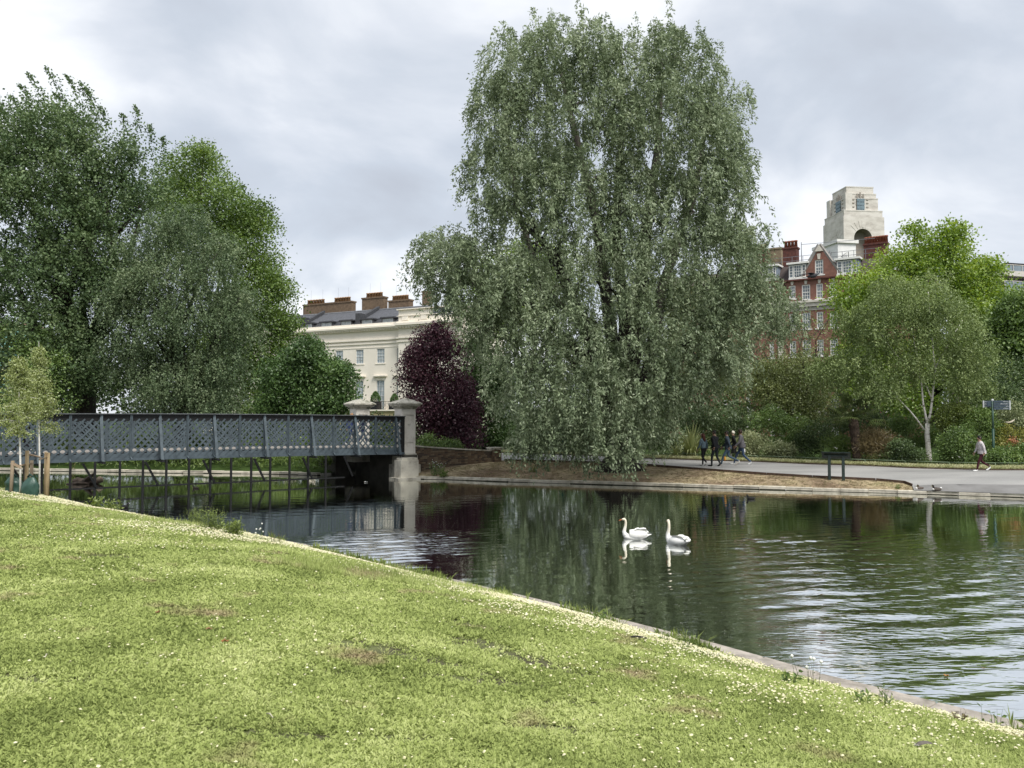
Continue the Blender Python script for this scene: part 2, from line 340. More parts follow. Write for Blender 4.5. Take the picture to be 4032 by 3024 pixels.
def make_water():
    """the pond as real waves: long-crested ripples where the wind touches it, nearly flat elsewhere"""
    def gust(x, y):
        w = .22 * np.sin(x * .7 + 1.1 * np.sin(y * .45)) + .16 * np.sin(y * .9 + x * .3 + 2) + .10 * np.sin(x * 2.1 - y * 1.3)
        def spot(cx, cy, sx, sy, r0, r1): r = np.hypot((x - cx) / sx, (y - cy) / sy) + w; return np.clip((r1 - r) / (r1 - r0), 0, 1)
        g = np.maximum(spot(10.4, 13.8, 8.0, 8.2, .60, 1.15), .9 * spot(-3.5, 21.0, 3.2, 3.3, .35, 1.05)); return g * g * (3 - 2 * g)
    r_ = np.random.default_rng(12)
    def waves(x, y):
        g = gust(x, y); z = np.zeros_like(x); far = np.clip((y - 8) / 14, 0, 1)
        for lam0, lam1, n, slope, kind in ((.60, 1.05, 10, .046, 0), (.26, .46, 22, .074, 1)):
            for i in range(n):
                lam = r_.uniform(lam0, lam1); th = r_.normal(-math.pi / 2 + .12, .30 if kind == 0 else .42); k = 2 * math.pi / lam; ph = r_.uniform(0, 6.28); a_ = slope * math.sqrt(2 / n) / k
                wt = (1.5 - 1.0 * far) if kind == 0 else (.42 + .75 * far)
                z += a_ * wt * np.sin(k * (x * math.cos(th) + y * math.sin(th)) + ph + .6 * np.sin(x * .5 + i) + .5 * np.sin(y * .4 - i))
        z = z * (.13 + .87 * g)
        for px_, py_ in ((2470, 2121), (2625, 2142), (2950, 1965)):      # rings and wake round the swimming birds
            ax, ay = pg(px_, py_, 0); rr = np.hypot(x - ax - .15, (y - ay)); z += .0035 * np.sin(rr * 25) * np.exp(-np.maximum(rr - .4, 0) / .7) * (rr > .2); vv = (x - ax); z += .003 * np.sin((np.abs(y - ay) * 2.2 - vv * .8) * 9) * np.exp(-((np.abs(y - ay) - vv * .38) / .25) ** 2) * np.clip(vv, 0, 1) * np.exp(-np.maximum(vv, 0) / 1.6)
        return z
    big = [tuple(p) for p in POND]
    def near_pond(x, y, m): return inside(x, y, big) | (pdist(x, y, big + big[:1]) < m)
    V = []; Fc = []; off = 0
    for (x0, x1, y0, y1, st, fine) in ((-14.4, 24., 4.8, 35.2, .10, True), (-80, 64., -24., 80., .8, False)):
        xs = np.arange(x0, x1 + st / 2, st); ys = np.arange(y0, y1 + st / 2, st); gx, gy = np.meshgrid(xs, ys); nx = len(xs); X = gx.ravel(); Y = gy.ravel()
        cx = (gx[:-1, :-1] + st / 2).ravel(); cy = (gy[:-1, :-1] + st / 2).ravel(); ok = near_pond(cx, cy, .22 if fine else .5)
        if not fine: ok &= ~((cx > -14.4) & (cx < 24) & (cy > 4.8) & (cy < 35.2))
        i = np.arange((len(ys) - 1) * nx).reshape(len(ys) - 1, nx)[:, :-1].ravel(); q = np.column_stack([i, i + 1, i + 1 + nx, i + nx])[ok]
        used, inv = np.unique(q, return_inverse=True); X = X[used]; Y = Y[used]
        if fine: e = np.clip(np.minimum(np.minimum(X - x0, x1 - X), np.minimum(Y - y0, y1 - Y)) / 1.0, 0, 1); Z = waves(X, Y) * e
        else: Z = np.zeros_like(X)
        V.append(np.column_stack([X, Y, Z])); Fc.append(inv.reshape(-1, 4) + off); off += len(used)
    V = np.vstack(V); Fc = np.vstack(Fc); me = bpy.data.meshes.new('pond_water'); me.vertices.add(len(V)); me.vertices.foreach_set('co', V.ravel()); me.loops.add(Fc.size); me.loops.foreach_set('vertex_index', Fc.ravel().astype(np.int32)); me.polygons.add(len(Fc)); me.polygons.foreach_set('loop_start', np.arange(0, Fc.size, 4, dtype=np.int32)); me.polygons.foreach_set('use_smooth', np.ones(len(Fc), bool)); me.materials.append(MT['water']); me.update(calc_edges=True)
    tag(link('pond_water', me), kind='structure')
make_water()

# path: one asphalt sheet laid over the ground
EDGE_N = [G(x, y) for x, y in ((1985, 1815), (2200, 1820), (2400, 1826), (2535, 1834), (2850, 1858), (3200, 1881), (3450, 1893), (3560, 1903), (3592, 1915))]
EDGE_F = [G(x, y) for x, y in ((1985, 1785), (2200, 1793), (2400, 1800), (2590, 1809), (2816, 1817), (3133, 1828), (3560, 1845), (3900, 1854), (4032, 1854))]
def sheet(name, poly, mat, lift, step=.8):
    poly = [tuple(p[:2]) for p in poly]; a = np.array(poly); xs = np.arange(a[:, 0].min(), a[:, 0].max(), step); ys = np.arange(a[:, 1].min(), a[:, 1].max(), step)
    gx, gy = np.meshgrid(xs, ys); gx = gx.ravel(); gy = gy.ravel(); k = inside(gx, gy, poly) & (pdist(gx, gy, poly + poly[:1]) > step * .3)
    b = np.array([p for p in resample(poly + poly[:1], step)[:-1]]); pts = [Vector(p) for p in b] + [Vector(p) for p in zip(gx[k], gy[k])]; m = len(b)
    vs, es, fs, *_ = delaunay_2d_cdt(pts, [(i, (i + 1) % m) for i in range(m)], [], 0, 1e-6); v = np.array([(p.x, p.y) for p in vs])
    fa = np.array(fs); c = v[fa].mean(1); fa = fa[inside(c[:, 0], c[:, 1], poly)]; h = height(v[:, 0], v[:, 1]) + lift
    me = bpy.data.meshes.new(name); me.from_pydata(np.column_stack([v, h]).tolist(), [], fa.tolist()); me.materials.append(mat); me.polygons.foreach_set('use_smooth', [True] * len(fa)); me.update()
    return tag(link(name, me), kind='structure')
def fshore(i0, d):      # far shore points set back by d
    out = []
    for i in range(i0, len(FARS)):
        a = np.array(FARS[max(i - 1, 0)]); b = np.array(FARS[min(i + 1, len(FARS) - 1)]); t = (b - a) / np.hypot(*(b - a)); out.append(tuple(np.array(FARS[i]) + np.array([-t[1], t[0]]) * d))
    return out
shore_r = [tuple(np.array(G(3600, 1941).xy))] + fshore(5, .36)[:1] + fshore(6, .36)[:4]
path_poly = [tuple(p.xy) for p in EDGE_N] + shore_r + [(58, 5), (50, 30)] + [tuple(p.xy) for p in EDGE_F[::-1]] + [(-9, 66), (-11, 60)]
sheet('path', path_poly, MT['asphalt'], .03)
sheet('pavement', [tuple(G(*p).xy) for p in ((3600, 1916), (3700, 1910), (4100, 1912), (4100, 1962))] + [tuple(G(3600, 1940).xy)], MT['asphalt_dark'], .036, .4)

# kerbs of the pond: single stones
MT['kerb'] = M('kerb_concrete', (.66, .61, .50), (.54, .50, .41), scale=3, rough=.9, bump=.006, bscale=25, c3=(.38, .35, .28), world=True)
MT['wetstone'] = M('algae_stone', (.060, .058, .035), (.03, .03, .02), scale=4, rough=.6, world=True)
MT['kerb_near'] = M('kerb_concrete_near', (.44, .395, .34), (.33, .295, .255), scale=4, rough=.9, bump=.006, bscale=40, c3=(.20, .18, .15), world=True)
def kerb(name, line, step, side, mat, w=.3, top=.15, jit=.01):
    root = bpy.data.objects.new(name, None); COL.objects.link(root); tag(root, kind='structure'); ORI[root.name] = Vector((0, 0, 0))
    q = resample(line, step); nrm = []
    for i in range(len(q)):
        t = q[min(i + 1, len(q) - 1)] - q[max(i - 1, 0)]; t = t / np.hypot(*t); nrm.append(np.array([-t[1], t[0]]) * side)
    for i in range(len(q) - 1):
        a, b = q[i], q[i + 1]; dz = random.uniform(-jit, jit); g = .003; e = (b - a) / np.hypot(*(b - a)) * g; mb = MB()
        n0, n1 = nrm[i], nrm[i + 1]; ow = random.uniform(-jit, jit) * 1.5
        pts = [a + e + n0 * ow, b - e + n1 * ow, b - e + n1 * (w + ow), a + e + n0 * (w + ow)]
        P = [(p[0], p[1], z) for z in (.03 + dz, top + dz - .02) for p in pts]; c = (pts[0] + pts[2]) / 2
        P += [(p[0] + (c[0] - p[0]) * .05, p[1] + (c[1] - p[1]) * .05, top + dz) for p in pts]
        b_ = len(mb.v); mb.v += P
        for f in ((0, 1, 5, 4), (1, 2, 6, 5), (2, 3, 7, 6), (3, 0, 4, 7), (4, 5, 9, 8), (5, 6, 10, 9), (6, 7, 11, 10), (7, 4, 8, 11), (8, 9, 10, 11)):
            f = f if side > 0 else f[::-1]; mb.f.append(f); mb.m.append(0); mb.sm.append(False)
        b_ = len(mb.v); i0 = np.array([0, 0]); pw = [p + (pts[3 - k] if False else (c - p)) * .04 for k, p in enumerate(pts)]; mb.v += [(p[0], p[1], z) for z in (-.35, .03 + dz) for p in pw]
        for f in ((0, 1, 5, 4), (1, 2, 6, 5), (2, 3, 7, 6), (3, 0, 4, 7)):
            f = tuple(b_ + k for k in f); mb.f.append(f); mb.m.append(1); mb.sm.append(False)
        mb.build('kerb_stone', [mat, MT['wetstone']], root)
kerb('near_kerb', NEAR[1:14], 1.6, 1, MT['kerb_near'], .34, .16, .006)
kerb('far_kerb', [(ab0.x + BD.x * 1.1, ab0.y + BD.y * 1.1)] + FARS[:9] if False else FARS[:9], 1.15, 1, MT['kerb'], .32, .15, .018)
kerb('bank_kerb', FAR2[:7], 1.3, -1, MT['kerb'], .32, .15, .015)
# timber edging of the bank
MT['edging'] = M('edging_timber', (.10, .065, .045), (.05, .032, .024), scale=6, rough=.9, world=True)
ee = resample([p.xy for p in EDGE_N], 2.2)
root = bpy.data.objects.new('path_edging', None); COL.objects.link(root); tag(root, kind='structure'); ORI[root.name] = Vector((0, 0, 0))
for a, b in zip(ee[:-1], ee[1:]):
    mb = MB(); mb.bar((a[0], a[1], hz(*a) + .03), (b[0] - (b[0] - a[0]) * .01, b[1] - (b[1] - a[1]) * .01, hz(*b) + .03), .04, .16, (0, 0, 1)); mb.build('edging_board', MT['edging'], root)
ee = resample([p.xy for p in EDGE_F] + [(48, 31)], 2.4)
root = bpy.data.objects.new('verge_edging', None); COL.objects.link(root); tag(root, kind='structure'); ORI[root.name] = Vector((0, 0, 0))
for a, b in zip(ee[:-1], ee[1:]):
    mb = MB(); mb.bar((a[0], a[1], hz(*a) + .02), (b[0] - (b[0] - a[0]) * .01, b[1] - (b[1] - a[1]) * .01, hz(*b) + .02), .05, .12, (0, 0, 1)); mb.build('edging_board', MT['edging'], root)

# ------------------------------------------------------------------ bridge
def make_bridge():
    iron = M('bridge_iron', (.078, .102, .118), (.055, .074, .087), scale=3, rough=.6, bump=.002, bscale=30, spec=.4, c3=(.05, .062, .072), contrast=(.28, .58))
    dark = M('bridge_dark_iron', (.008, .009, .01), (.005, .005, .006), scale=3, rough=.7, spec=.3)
    rail = M('bridge_rail', (.13, .14, .15), (.07, .075, .08), scale=5, rough=.5, spec=.5)
    deckm = M('bridge_deck', (.33, .30, .27), (.22, .20, .18), scale=2, rough=.9)
    root = thing('footbridge', (BR.x, BR.y, 1.3), 'dark blue-grey iron lattice footbridge crossing the pond on the left', 'bridge')
    L = 21.8
    def cam_(t): return -.10 * ((t - 12.5) / 12.5) ** 2 + .10 if t < 12.5 else .10 - .06 * ((t - 12.5) / 9) ** 2   # t from the right end
    def ztop(t): return 3.24 + cam_(t)
    def zbot(t): return 1.255 + cam_(t)
    def side(off, sgn, full):
        # off: distance from the near girder line towards the back; sgn: outward direction along BN
        def P(t, b, z): return BR - BD * t - BN * off + BN * (b * sgn) + Vector((0, 0, z))
        ts = np.linspace(0 if full else .55, L, 16)
        mb = MB()      # top rail: wide plate with a flange under it
        for a, b in zip(ts[:-1], ts[1:]):
            mb.bar(P(a, .0, ztop(a)), P(b, 0, ztop(b)), .30, .035, (0, 0, 1), 0)
        mb.build('top_rail', rail, root)
        mb = MB()
        for a, b in zip(ts[:-1], ts[1:]):
            mb.bar(P(a, .0, ztop(a) - .075), P(b, 0, ztop(b) - .075), .10, .115, (0, 0, 1), 0)
            mb.bar(P(a, .02, ztop(a) - .22), P(b, .02, ztop(b) - .22), .014, .18, (0, 0, 1), 0)
        mb.build('top_flange', dark if full else iron, root)  # near flange blackened to carry the shadow below the rail
        mb = MB()
        for a, b in zip(ts[:-1], ts[1:]):
            mb.bar(P(a, 0, zbot(a) + .15), P(b, 0, zbot(b) + .15), .014, .30, (0, 0, 1), 0)
            mb.bar(P(a, .02, zbot(a) + .01), P(b, .02, zbot(b) + .01), .30, .022, (0, 0, 1), 0)
            mb.bar(P(a, .035, zbot(a) + .06), P(b, .035, zbot(b) + .06), .05, .07, (0, 0, 1), 0)
        mb.build('bottom_chord', iron, root)
        # posts
        step = 1.168; tp = [1.168 * i + .55 for i in range(19)]
        for i, t in enumerate(tp):
            if t > L: continue
            mb = MB(); mb.bar(P(t, .045, zbot(t)), P(t, .045, ztop(t) - .03), .10, .075, BN); mb.bar(P(t, .10, zbot(t) + .02), P(t, .10, ztop(t) - .05), .014, .08, BN)
            mb.bar(P(t, .06, zbot(t) + .14), P(t, .26, zbot(t) + .02), .06, .05, BD); mb.build('post', iron, root)
            if full and i % 2 == 0:
                mb = MB(); mb.bar(P(t, .12, ztop(t) - .12), P(t, .62, zbot(t) + .0), .06, .06, BD); mb.bar(P(t + .035, .15, ztop(t) - .16), P(t + .035, .64, zbot(t) + .02), .012, .10, BD); mb.build('outer_strut', iron, root)
                mb = MB(); mb.bar(P(t, -.3, zbot(t) - .05), P(t, .72, zbot(t) - .05), .12, .07, (0, 0, 1)); mb.build('cross_beam', dark, root)
        # end panel solid strip
        mb = MB(); t0 = 0.0 if full else .55; mb.bar(P(t0 + .12, 0, zbot(0)), P(t0 + .12, 0, ztop(0) - .03), .24, .05, BN); mb.build('end_plate', dark, root)
        # lattice: flat bars leaning both ways, one behind the other
        s0 = .305; hgt = 1.98
        for k, d in enumerate((1, -1)):
            b = .03 if d < 0 else -.012
            t = -2.2
            while t < L + .1:
                ta, tb = (t, t + 1.62) if d > 0 else (t + 1.62, t)
                za, zb = 1.32, 3.02
                A = [ta, za]; B = [tb, zb]
                lo = t0 + .22
                f0 = 0.; f1 = 1.
                for lim, sg in ((lo, 1), (L, -1)):
                    if (A[0] - lim) * sg < 0 and (B[0] - lim) * sg < 0: f0, f1 = 2, 0; break
                    if (A[0] - lim) * sg < 0: f0 = max(f0, (lim - A[0]) / (B[0] - A[0]))
                    if (B[0] - lim) * sg < 0: f1 = min(f1, (lim - A[0]) / (B[0] - A[0]))
                if f1 - f0 > .04:
                    a_ = A[0] + (B[0] - A[0]) * f0; b_ = A[0] + (B[0] - A[0]) * f1; z0_ = za + (zb - za) * f0; z1_ = za + (zb - za) * f1
                    mb = MB(); mb.bar(P(a_, b, z0_ + cam_(a_)), P(b_, b, z1_ + cam_(b_)), .072, .012, BN); mb.build('lattice_bar', iron, root)
                t += s0
    side(0, 1, True); side(DECKW, -1, False)
    # deck
    mb = MB(); ts = np.linspace(-.6, L, 14)
    def Q(t, b, z): return BR - BD * t - BN * b + Vector((0, 0, z))
    for a, b in zip(ts[:-1], ts[1:]):
        A = [Q(a, .12, 1.60 + cam_(max(a, 0))), Q(b, .12, 1.60 + cam_(b)), Q(b, DECKW - .12, 1.60 + cam_(b)), Q(a, DECKW - .12, 1.60 + cam_(max(a, 0)))]; mb.face(A[::-1]); 
    mb.build('deck', deckm, root)
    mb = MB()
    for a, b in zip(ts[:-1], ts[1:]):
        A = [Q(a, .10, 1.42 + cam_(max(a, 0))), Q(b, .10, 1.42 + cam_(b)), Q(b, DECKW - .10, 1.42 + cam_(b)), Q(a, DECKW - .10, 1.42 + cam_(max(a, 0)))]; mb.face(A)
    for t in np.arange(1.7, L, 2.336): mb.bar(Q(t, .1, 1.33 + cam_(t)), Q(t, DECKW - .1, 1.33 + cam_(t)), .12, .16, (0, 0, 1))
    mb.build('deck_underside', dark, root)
    # slender piles with raking stays and a bar just above the water
    px = [277, 374, 472, 563, 655, 744, 828, 910, 989, 1064, 1140, 1213, 1282]
    fr = frame(BR + BN * .30, U_ANG); aa = [fr.px(x, 1850)[0] for x in px]
    aa = [aa[0] - 1.02 * k for k in (3, 2, 1)] + aa
    for a in aa:
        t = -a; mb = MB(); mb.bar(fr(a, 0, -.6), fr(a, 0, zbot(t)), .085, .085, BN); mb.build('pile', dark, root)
    mb = MB(); mb.bar(fr(aa[0], .03, .28), fr(aa[-1] + 1.0, .03, .22), .07, .05, BN); mb.build('tie_bar', dark, root)
    for t in (3.4, 5.55, 7.9, 10.2, 12.6, 15.0, 17.5):
        mb = MB(); mb.bar(fr(-t - .35, .35, zbot(t) - .05), fr(-t + .25, .05, .27), .085, .07, BN); mb.build('raking_stay', dark, root)
make_bridge()

# abutment and gate piers
ST = {}
def stone_mats():
    ST['stone'] = M('pier_stone', (.70, .665, .605), (.60, .565, .51), scale=2.2, rough=.9, bump=.006, bscale=20, c3=(.42, .40, .35), contrast=(.28, .54))
    ST['cap'] = M('cap_stone', (.56, .53, .46), (.40, .38, .32), scale=3.5, rough=.9, bump=.01, bscale=15, c3=(.10, .105, .065), contrast=(.33, .62))
    ST['plinth'] = M('plinth_stone', (.58, .55, .47), (.44, .41, .35), scale=1.6, rough=.95, bump=.012, bscale=12, c3=(.16, .155, .12), contrast=(.30, .56))
    ST['wet'] = M('stained_stone', (.10, .095, .08), (.05, .048, .04), scale=1.5, rough=.9, bump=.01, bscale=8)  # dark base colour stands in for the shade under the deck
    ST['brick1'] = M('old_brick', (.17, .115, .075), (.11, .075, .052), scale=5, rough=.95, bump=.004, bscale=60)
    ST['brick2'] = M('sooty_brick', (.10, .075, .058), (.065, .05, .04), scale=5, rough=.95, bump=.004, bscale=60)
    ST['brick3'] = M('yellow_brick', (.24, .185, .12), (.17, .125, .085), scale=5, rough=.95, bump=.004, bscale=60)
    ST['mortar'] = M('mortar', (.17, .155, .13), (.12, .11, .09), scale=6, rough=1)
stone_mats()
def pier(c, base_z, top, label, plinth):
    root = thing('gate_pier', (c.x, c.y, base_z), label, 'stone pier', 'pair of stone piers at the end of the bridge')
    fr = frame(c, U_ANG); w = .385
    mb = MB(); zc = top - .58
    mb.box(fr, -w, w, -w, w, base_z, zc)
    for sb in (1, -1):       # raised frames round sunk panels
        for (z0, z1) in ((base_z + .78, zc - .28), (base_z + .12, base_z + .70)):
            pass
    mb.build('shaft', ST['stone'], root)
    mb = MB()
    for k, fr2 in enumerate((fr, frame(c, U_ANG - math.pi / 2), frame(c, U_ANG + math.pi / 2), frame(c, U_ANG + math.pi))):
        b0, b1 = w, w + .035
        for a0, a1, z0, z1 in ((-w, -w + .11, base_z, zc), (w - .11, w, base_z, zc), (-w + .11, w - .11, zc - .30, zc), (-w + .11, w - .11, base_z + .58, base_z + .80), (-w + .11, w - .11, base_z, base_z + .10)):
            e = .0 if k % 2 else .001
            mb.box(fr2, a0 + e, a1 - e, b0 - .01, b1, z0 + e, z1 - e)
    mb.build('raised_frame', ST['stone'], root)
    mb = MB()
    for (w1, z0, z1) in ((.44, zc, zc + .08), (.51, zc + .08, zc + .15), (.60, zc + .15, zc + .24), (.67, zc + .24, zc + .31)):
        mb.box(fr, -w1, w1, -w1, w1, z0, z1)
    mb.build('cornice', ST['cap'], root)
    mb = MB(); w1 = .67; q = [fr(a * w1, b * w1, zc + .311) for a, b in ((-1, -1), (1, -1), (1, 1), (-1, 1))]; q2 = [fr(a * .3, b * .3, zc + .49) for a, b in ((-1, -1), (1, -1), (1, 1), (-1, 1))]; ap = fr(0, 0, top)
    for i in range(4): j = (i + 1) % 4; mb.face([q[i], q[j], q2[j], q2[i]][::-1]); mb.face([q2[i], q2[j], ap][::-1])
    mb.build('capstone', ST['cap'], root)
    mb = MB(); mb.box(fr, -.49, .49, -.49, .49, plinth + .90, base_z - .10); mb.box(fr, -.45, .45, -.45, .45, base_z - .10, base_z)
    mb.box(fr, -.61, .61, -.61, .61, plinth, plinth + .90); mb.build('plinth', ST['plinth'], root)
    return fr
pc = BR + BD * .30 - BN * .46
fr1 = pier(pc, 1.28, 4.2, 'near stone gate pier with flat pyramid cap at right end of the bridge', -.2)
cu = bpy.data.curves.new('carved_mark', 'FONT'); cu.body = 'TT'; cu.size = .16; cu.extrude = .002; cu.align_x = 'CENTER'
to = bpy.data.objects.new('carved_mark', cu); dg = bpy.context.evaluated_depsgraph_get(); me = bpy.data.meshes.new_from_object(to); me.materials.append(M('carved', (.24, .23, .2), rough=1))
mk = bpy.data.objects.new('carved_mark', me); COL.objects.link(mk); p = fr1(.02, .389, 2.72); mk.rotation_euler = (rad(90), 0, U_ANG); par = bpy.data.objects['gate_pier']; mk.parent = par; mk.location = p - par.location
fp = Wp(1416, 1700, 47.0); fp.z = 0
pier(fp, 1.5, 4.22, 'far stone gate pier behind the bridge railing, only its cap showing above', .72)
def abutment():
    root = thing('bridge_abutment', (BR.x, BR.y, 0), 'stained stone abutment in the water under the right end of the bridge', 'abutment')
    fr = frame(BR, U_ANG)
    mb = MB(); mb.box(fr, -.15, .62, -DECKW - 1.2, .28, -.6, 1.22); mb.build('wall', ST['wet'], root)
    mb = MB(); mb.box(fr, -.75, .30, .30, .95, -.6, .98); mb.box(fr, -.62, .30, .30, .85, .98, 1.10); mb.box(fr, -1.0, .5, .2, 1.15, -.6, .10); mb.build('pier_base', ST['plinth'], root)
    # buttress of the far bank seen under the deck
    r2 = thing('bank_buttress', (fr(-3, -DECKW, 0).x, fr(-3, -DECKW, 0).y, 0), 'low grey stone buttress beside the dark opening under the bridge', 'buttress')
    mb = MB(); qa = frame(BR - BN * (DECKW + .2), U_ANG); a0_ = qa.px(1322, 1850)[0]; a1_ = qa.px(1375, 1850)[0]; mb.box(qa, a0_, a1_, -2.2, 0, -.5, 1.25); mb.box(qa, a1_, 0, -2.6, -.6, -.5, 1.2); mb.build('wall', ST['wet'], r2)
abutment()
def wing_wall():
    a = fr1(.40, .2, 0); b = G(1950, 1818); ang = math.atan2(b.y - a.y, b.x - a.x); L = (b - a).xy.length if hasattr((b - a), 'xy') else 4.5
    fr = frame((a.x, a.y, 0), ang)
    root = thing('brick_wall', (a.x, a.y, .2), 'low curving old brick wall running from the stone pier to a stub pier', 'wall')
    zt = lambda s: 1.66 - .42 * (s / L) ** .8; T = .33
    mb = MB()
    n = 10
    for i in range(n):
        s0, s1 = L * i / n, L * (i + 1) / n; zz = min(zt(s0), zt(s1)); mb.box(fr, s0, s1, -T + .012, -.012, .0, zz - .01)
    mb.build('core', ST['mortar'], root)
    course = .083; mats = [ST['brick1'], ST['brick2'], ST['brick3']]
    mesh = {}
    def brick(mat, w):
        key = (mat.name, w)
        if key not in mesh:
            m_ = MB(); f0 = frame((0, 0, 0), 0); m_.box(f0, 0, w, -.12, 0, 0, course - .012); o = m_.build('brick', mat); mesh[key] = o.data; bpy.data.objects.remove(o)
        return mesh[key]
    r_ = random.Random(3); k = 0; z = .30
    cnt = 0
    while z < 1.7:
        s = -.11 if k % 2 else 0
        while s < L - .02:
            w = .225 if (k % 2 == 0 or r_.random() < .8) else .11; s1 = s + w
            if s >= -.01 and z + course < zt(s) and s1 < L + .02 and cnt < 285 and z > hz(*fr(s, 0, 0).xy) - .05:
                o = link('brick', brick(r_.choices(mats, (5, 3, 3))[0], round(w - .012, 4)), root); p = fr(s, .0 + r_.uniform(-.004, .004), z); o.location = p - ORI[root.name]; o.rotation_euler = (0, 0, ang); cnt += 1
            s = s1
        z += course; k += 1
    mb = MB()
    for i in range(n): s0, s1 = L * i / n, L * (i + 1) / n; mb.bar(fr(s0, -T / 2, zt(s0) + .03), fr(s1, -T / 2, zt(s1) + .03), T + .08, .07, (0, 0, 1))
    mb.build('coping', ST['plinth'], root)
    r2 = thing('wall_pier', (b.x, b.y, .6), 'short square brick pier with flat cap ending the low wall', 'pier'); fb = frame(b, ang); w = .26
    mb = MB(); mb.box(fb, -w + .01, w - .01, -w + .01, w - .01, .3, 1.32); mb.build('core', ST['mortar'], r2)
    for k in range(12):
        z = .34 + k * course
        for fi in range(4):
            f4 = frame(b, ang + fi * math.pi / 2)
            for s in ((-w, 0), (0, w)) if k % 2 else ((-w, -w / 2), (-w / 2, w / 2), (w / 2, w)):
                m_ = MB(); m_.box(f4, s[0] + .006, s[1] - .006, w - .05, w + r_.uniform(0, .006), z, z + course - .012)
                if fi in (0, 3): m_.build('brick', r_.choices(mats, (5, 3, 3))[0], r2)
    mb = MB(); mb.box(fb, -.34, .34, -.34, .34, 1.34, 1.41); mb.box(fb, -.38, .38, -.38, .38, 1.41, 1.47); mb.build('capstone', ST['cap'], r2)
wing_wall()

# hoop fence along the verge
def verge_fence():
    gm = M('fence_green', (.17, .22, .14), (.12, .16, .10), scale=5, rough=.5)
    pts = [G(x, y - 2) for x, y in ((1985, 1783), (2200, 1791), (2400, 1798), (2590, 1807), (2747, 1812), (2865, 1817), (2984, 1821), (3117, 1825), (3260, 1832), (3407, 1837), (3565, 1843), (3738, 1849), (3920, 1852), (4008, 1852), (4150, 1853), (4300, 1853))]
    root = thing('low_rail_fence', pts[5], 'knee-high green metal rail fence along the far side of the path', 'fence')
    for a, b in zip(pts[:-1], pts[1:]):
        mb = MB(); mb.tube([a + Vector((0, 0, .33)), b + Vector((0, 0, .33))], .022, 6); mb.build('rail', gm, root)
    for p in pts: mb = MB(); mb.tube([p - Vector((0, 0, .1)), p + Vector((0, 0, .34))], .020, 6); mb.build('post', gm, root)
verge_fence()
# ------------------------------------------------------------------ foliage
Q = 0.88
def unit(a): return a / (np.linalg.norm(a, axis=-1, keepdims=True) + 1e-9)
def leaf_mesh(name, P, A, L, W, var, mat, parent, up=.5):
    N = len(P); A = unit(A); R = unit(rng.normal(size=(N, 3)) + np.array([0, 0, up])); S = unit(np.cross(A, R))
    L = np.broadcast_to(np.asarray(L, float), (N,))[:, None]; W = np.broadcast_to(np.asarray(W, float), (N,))[:, None]
    o = np.array(ORI[parent.name]) if parent else np.zeros(3)
    P = P - o; V = np.empty((N, 4, 3)); V[:, 0] = P; V[:, 1] = P + A * L * .45 + S * W * .5; V[:, 2] = P + A * L; V[:, 3] = P + A * L * .45 - S * W * .5
    me = bpy.data.meshes.new(name); me.vertices.add(N * 4); me.vertices.foreach_set('co', V.ravel()); me.loops.add(N * 4); me.loops.foreach_set('vertex_index', np.arange(N * 4, dtype=np.int32))
    me.polygons.add(N); me.polygons.foreach_set('loop_start', np.arange(0, N * 4, 4, dtype=np.int32))
    at = me.attributes.new('var', 'FLOAT', 'FACE'); at.data.foreach_set('value', np.clip(var, 0, 1).astype(np.float32)); me.materials.append(mat); me.update(calc_edges=True)
    return link(name, me, parent)
def lobes3(lobes, Y, depth=.55, back=True):
    """lobes in 2212-wide photograph pixels -> centres and radii in metres, spread in depth through a round crown"""
    a = np.array([l[:4] for l in lobes], float); yo = np.array([l[4] if len(l) > 4 else 0. for l in lobes])
    cx = (a[:, 0].min() + a[:, 0].max()) / 2; R = (a[:, 0].max() - a[:, 0].min()) / 2 + a[:, 2].mean()
    out = []
    for (x, y, rx, ry), y0 in zip(a, yo):
        t = min(1, abs(x - cx) / R); dep = R * K * Y / F * depth * math.sqrt(max(0, 1 - t * t)); r = rx * K * Y / F
        dep = max(0, dep - r * .5)
        for sg in ((-1, 1) if back and dep > r * .35 else (0,)):
            yy = Y + y0 + sg * dep; c = Wp(x * K, y * K, yy); s = K * yy / F
            out.append((c.x, c.y, c.z, rx * s, (rx + ry) / 2 * s, ry * s, 1. if sg <= 0 else .45))
    return np.array(out)
def sublobes(L3, k=7, size=(.34, .52), zs=.8):
    """break every lobe into a heap of smaller leafy masses with hollows between them"""
    out = []
    for l in L3:
        d = unit(rng.normal(size=(k, 3)) + np.array([0, -.35, .15])); f = rng.uniform(.50, .80, k); s = rng.uniform(size[0], size[1], k)
        for j in range(k): c = l[:3] + d[j] * l[3:6] * f[j]; r = (l[3] * l[5]) ** .5 * s[j]; out.append((c[0], c[1], c[2], r * 1.1, r * 1.1, r * zs * rng.uniform(.85, 1.25), l[6]))
        out.append((l[0], l[1], l[2], l[3] * .72, l[4] * .72, l[5] * .78, l[6] * .35))
    return np.array(out)
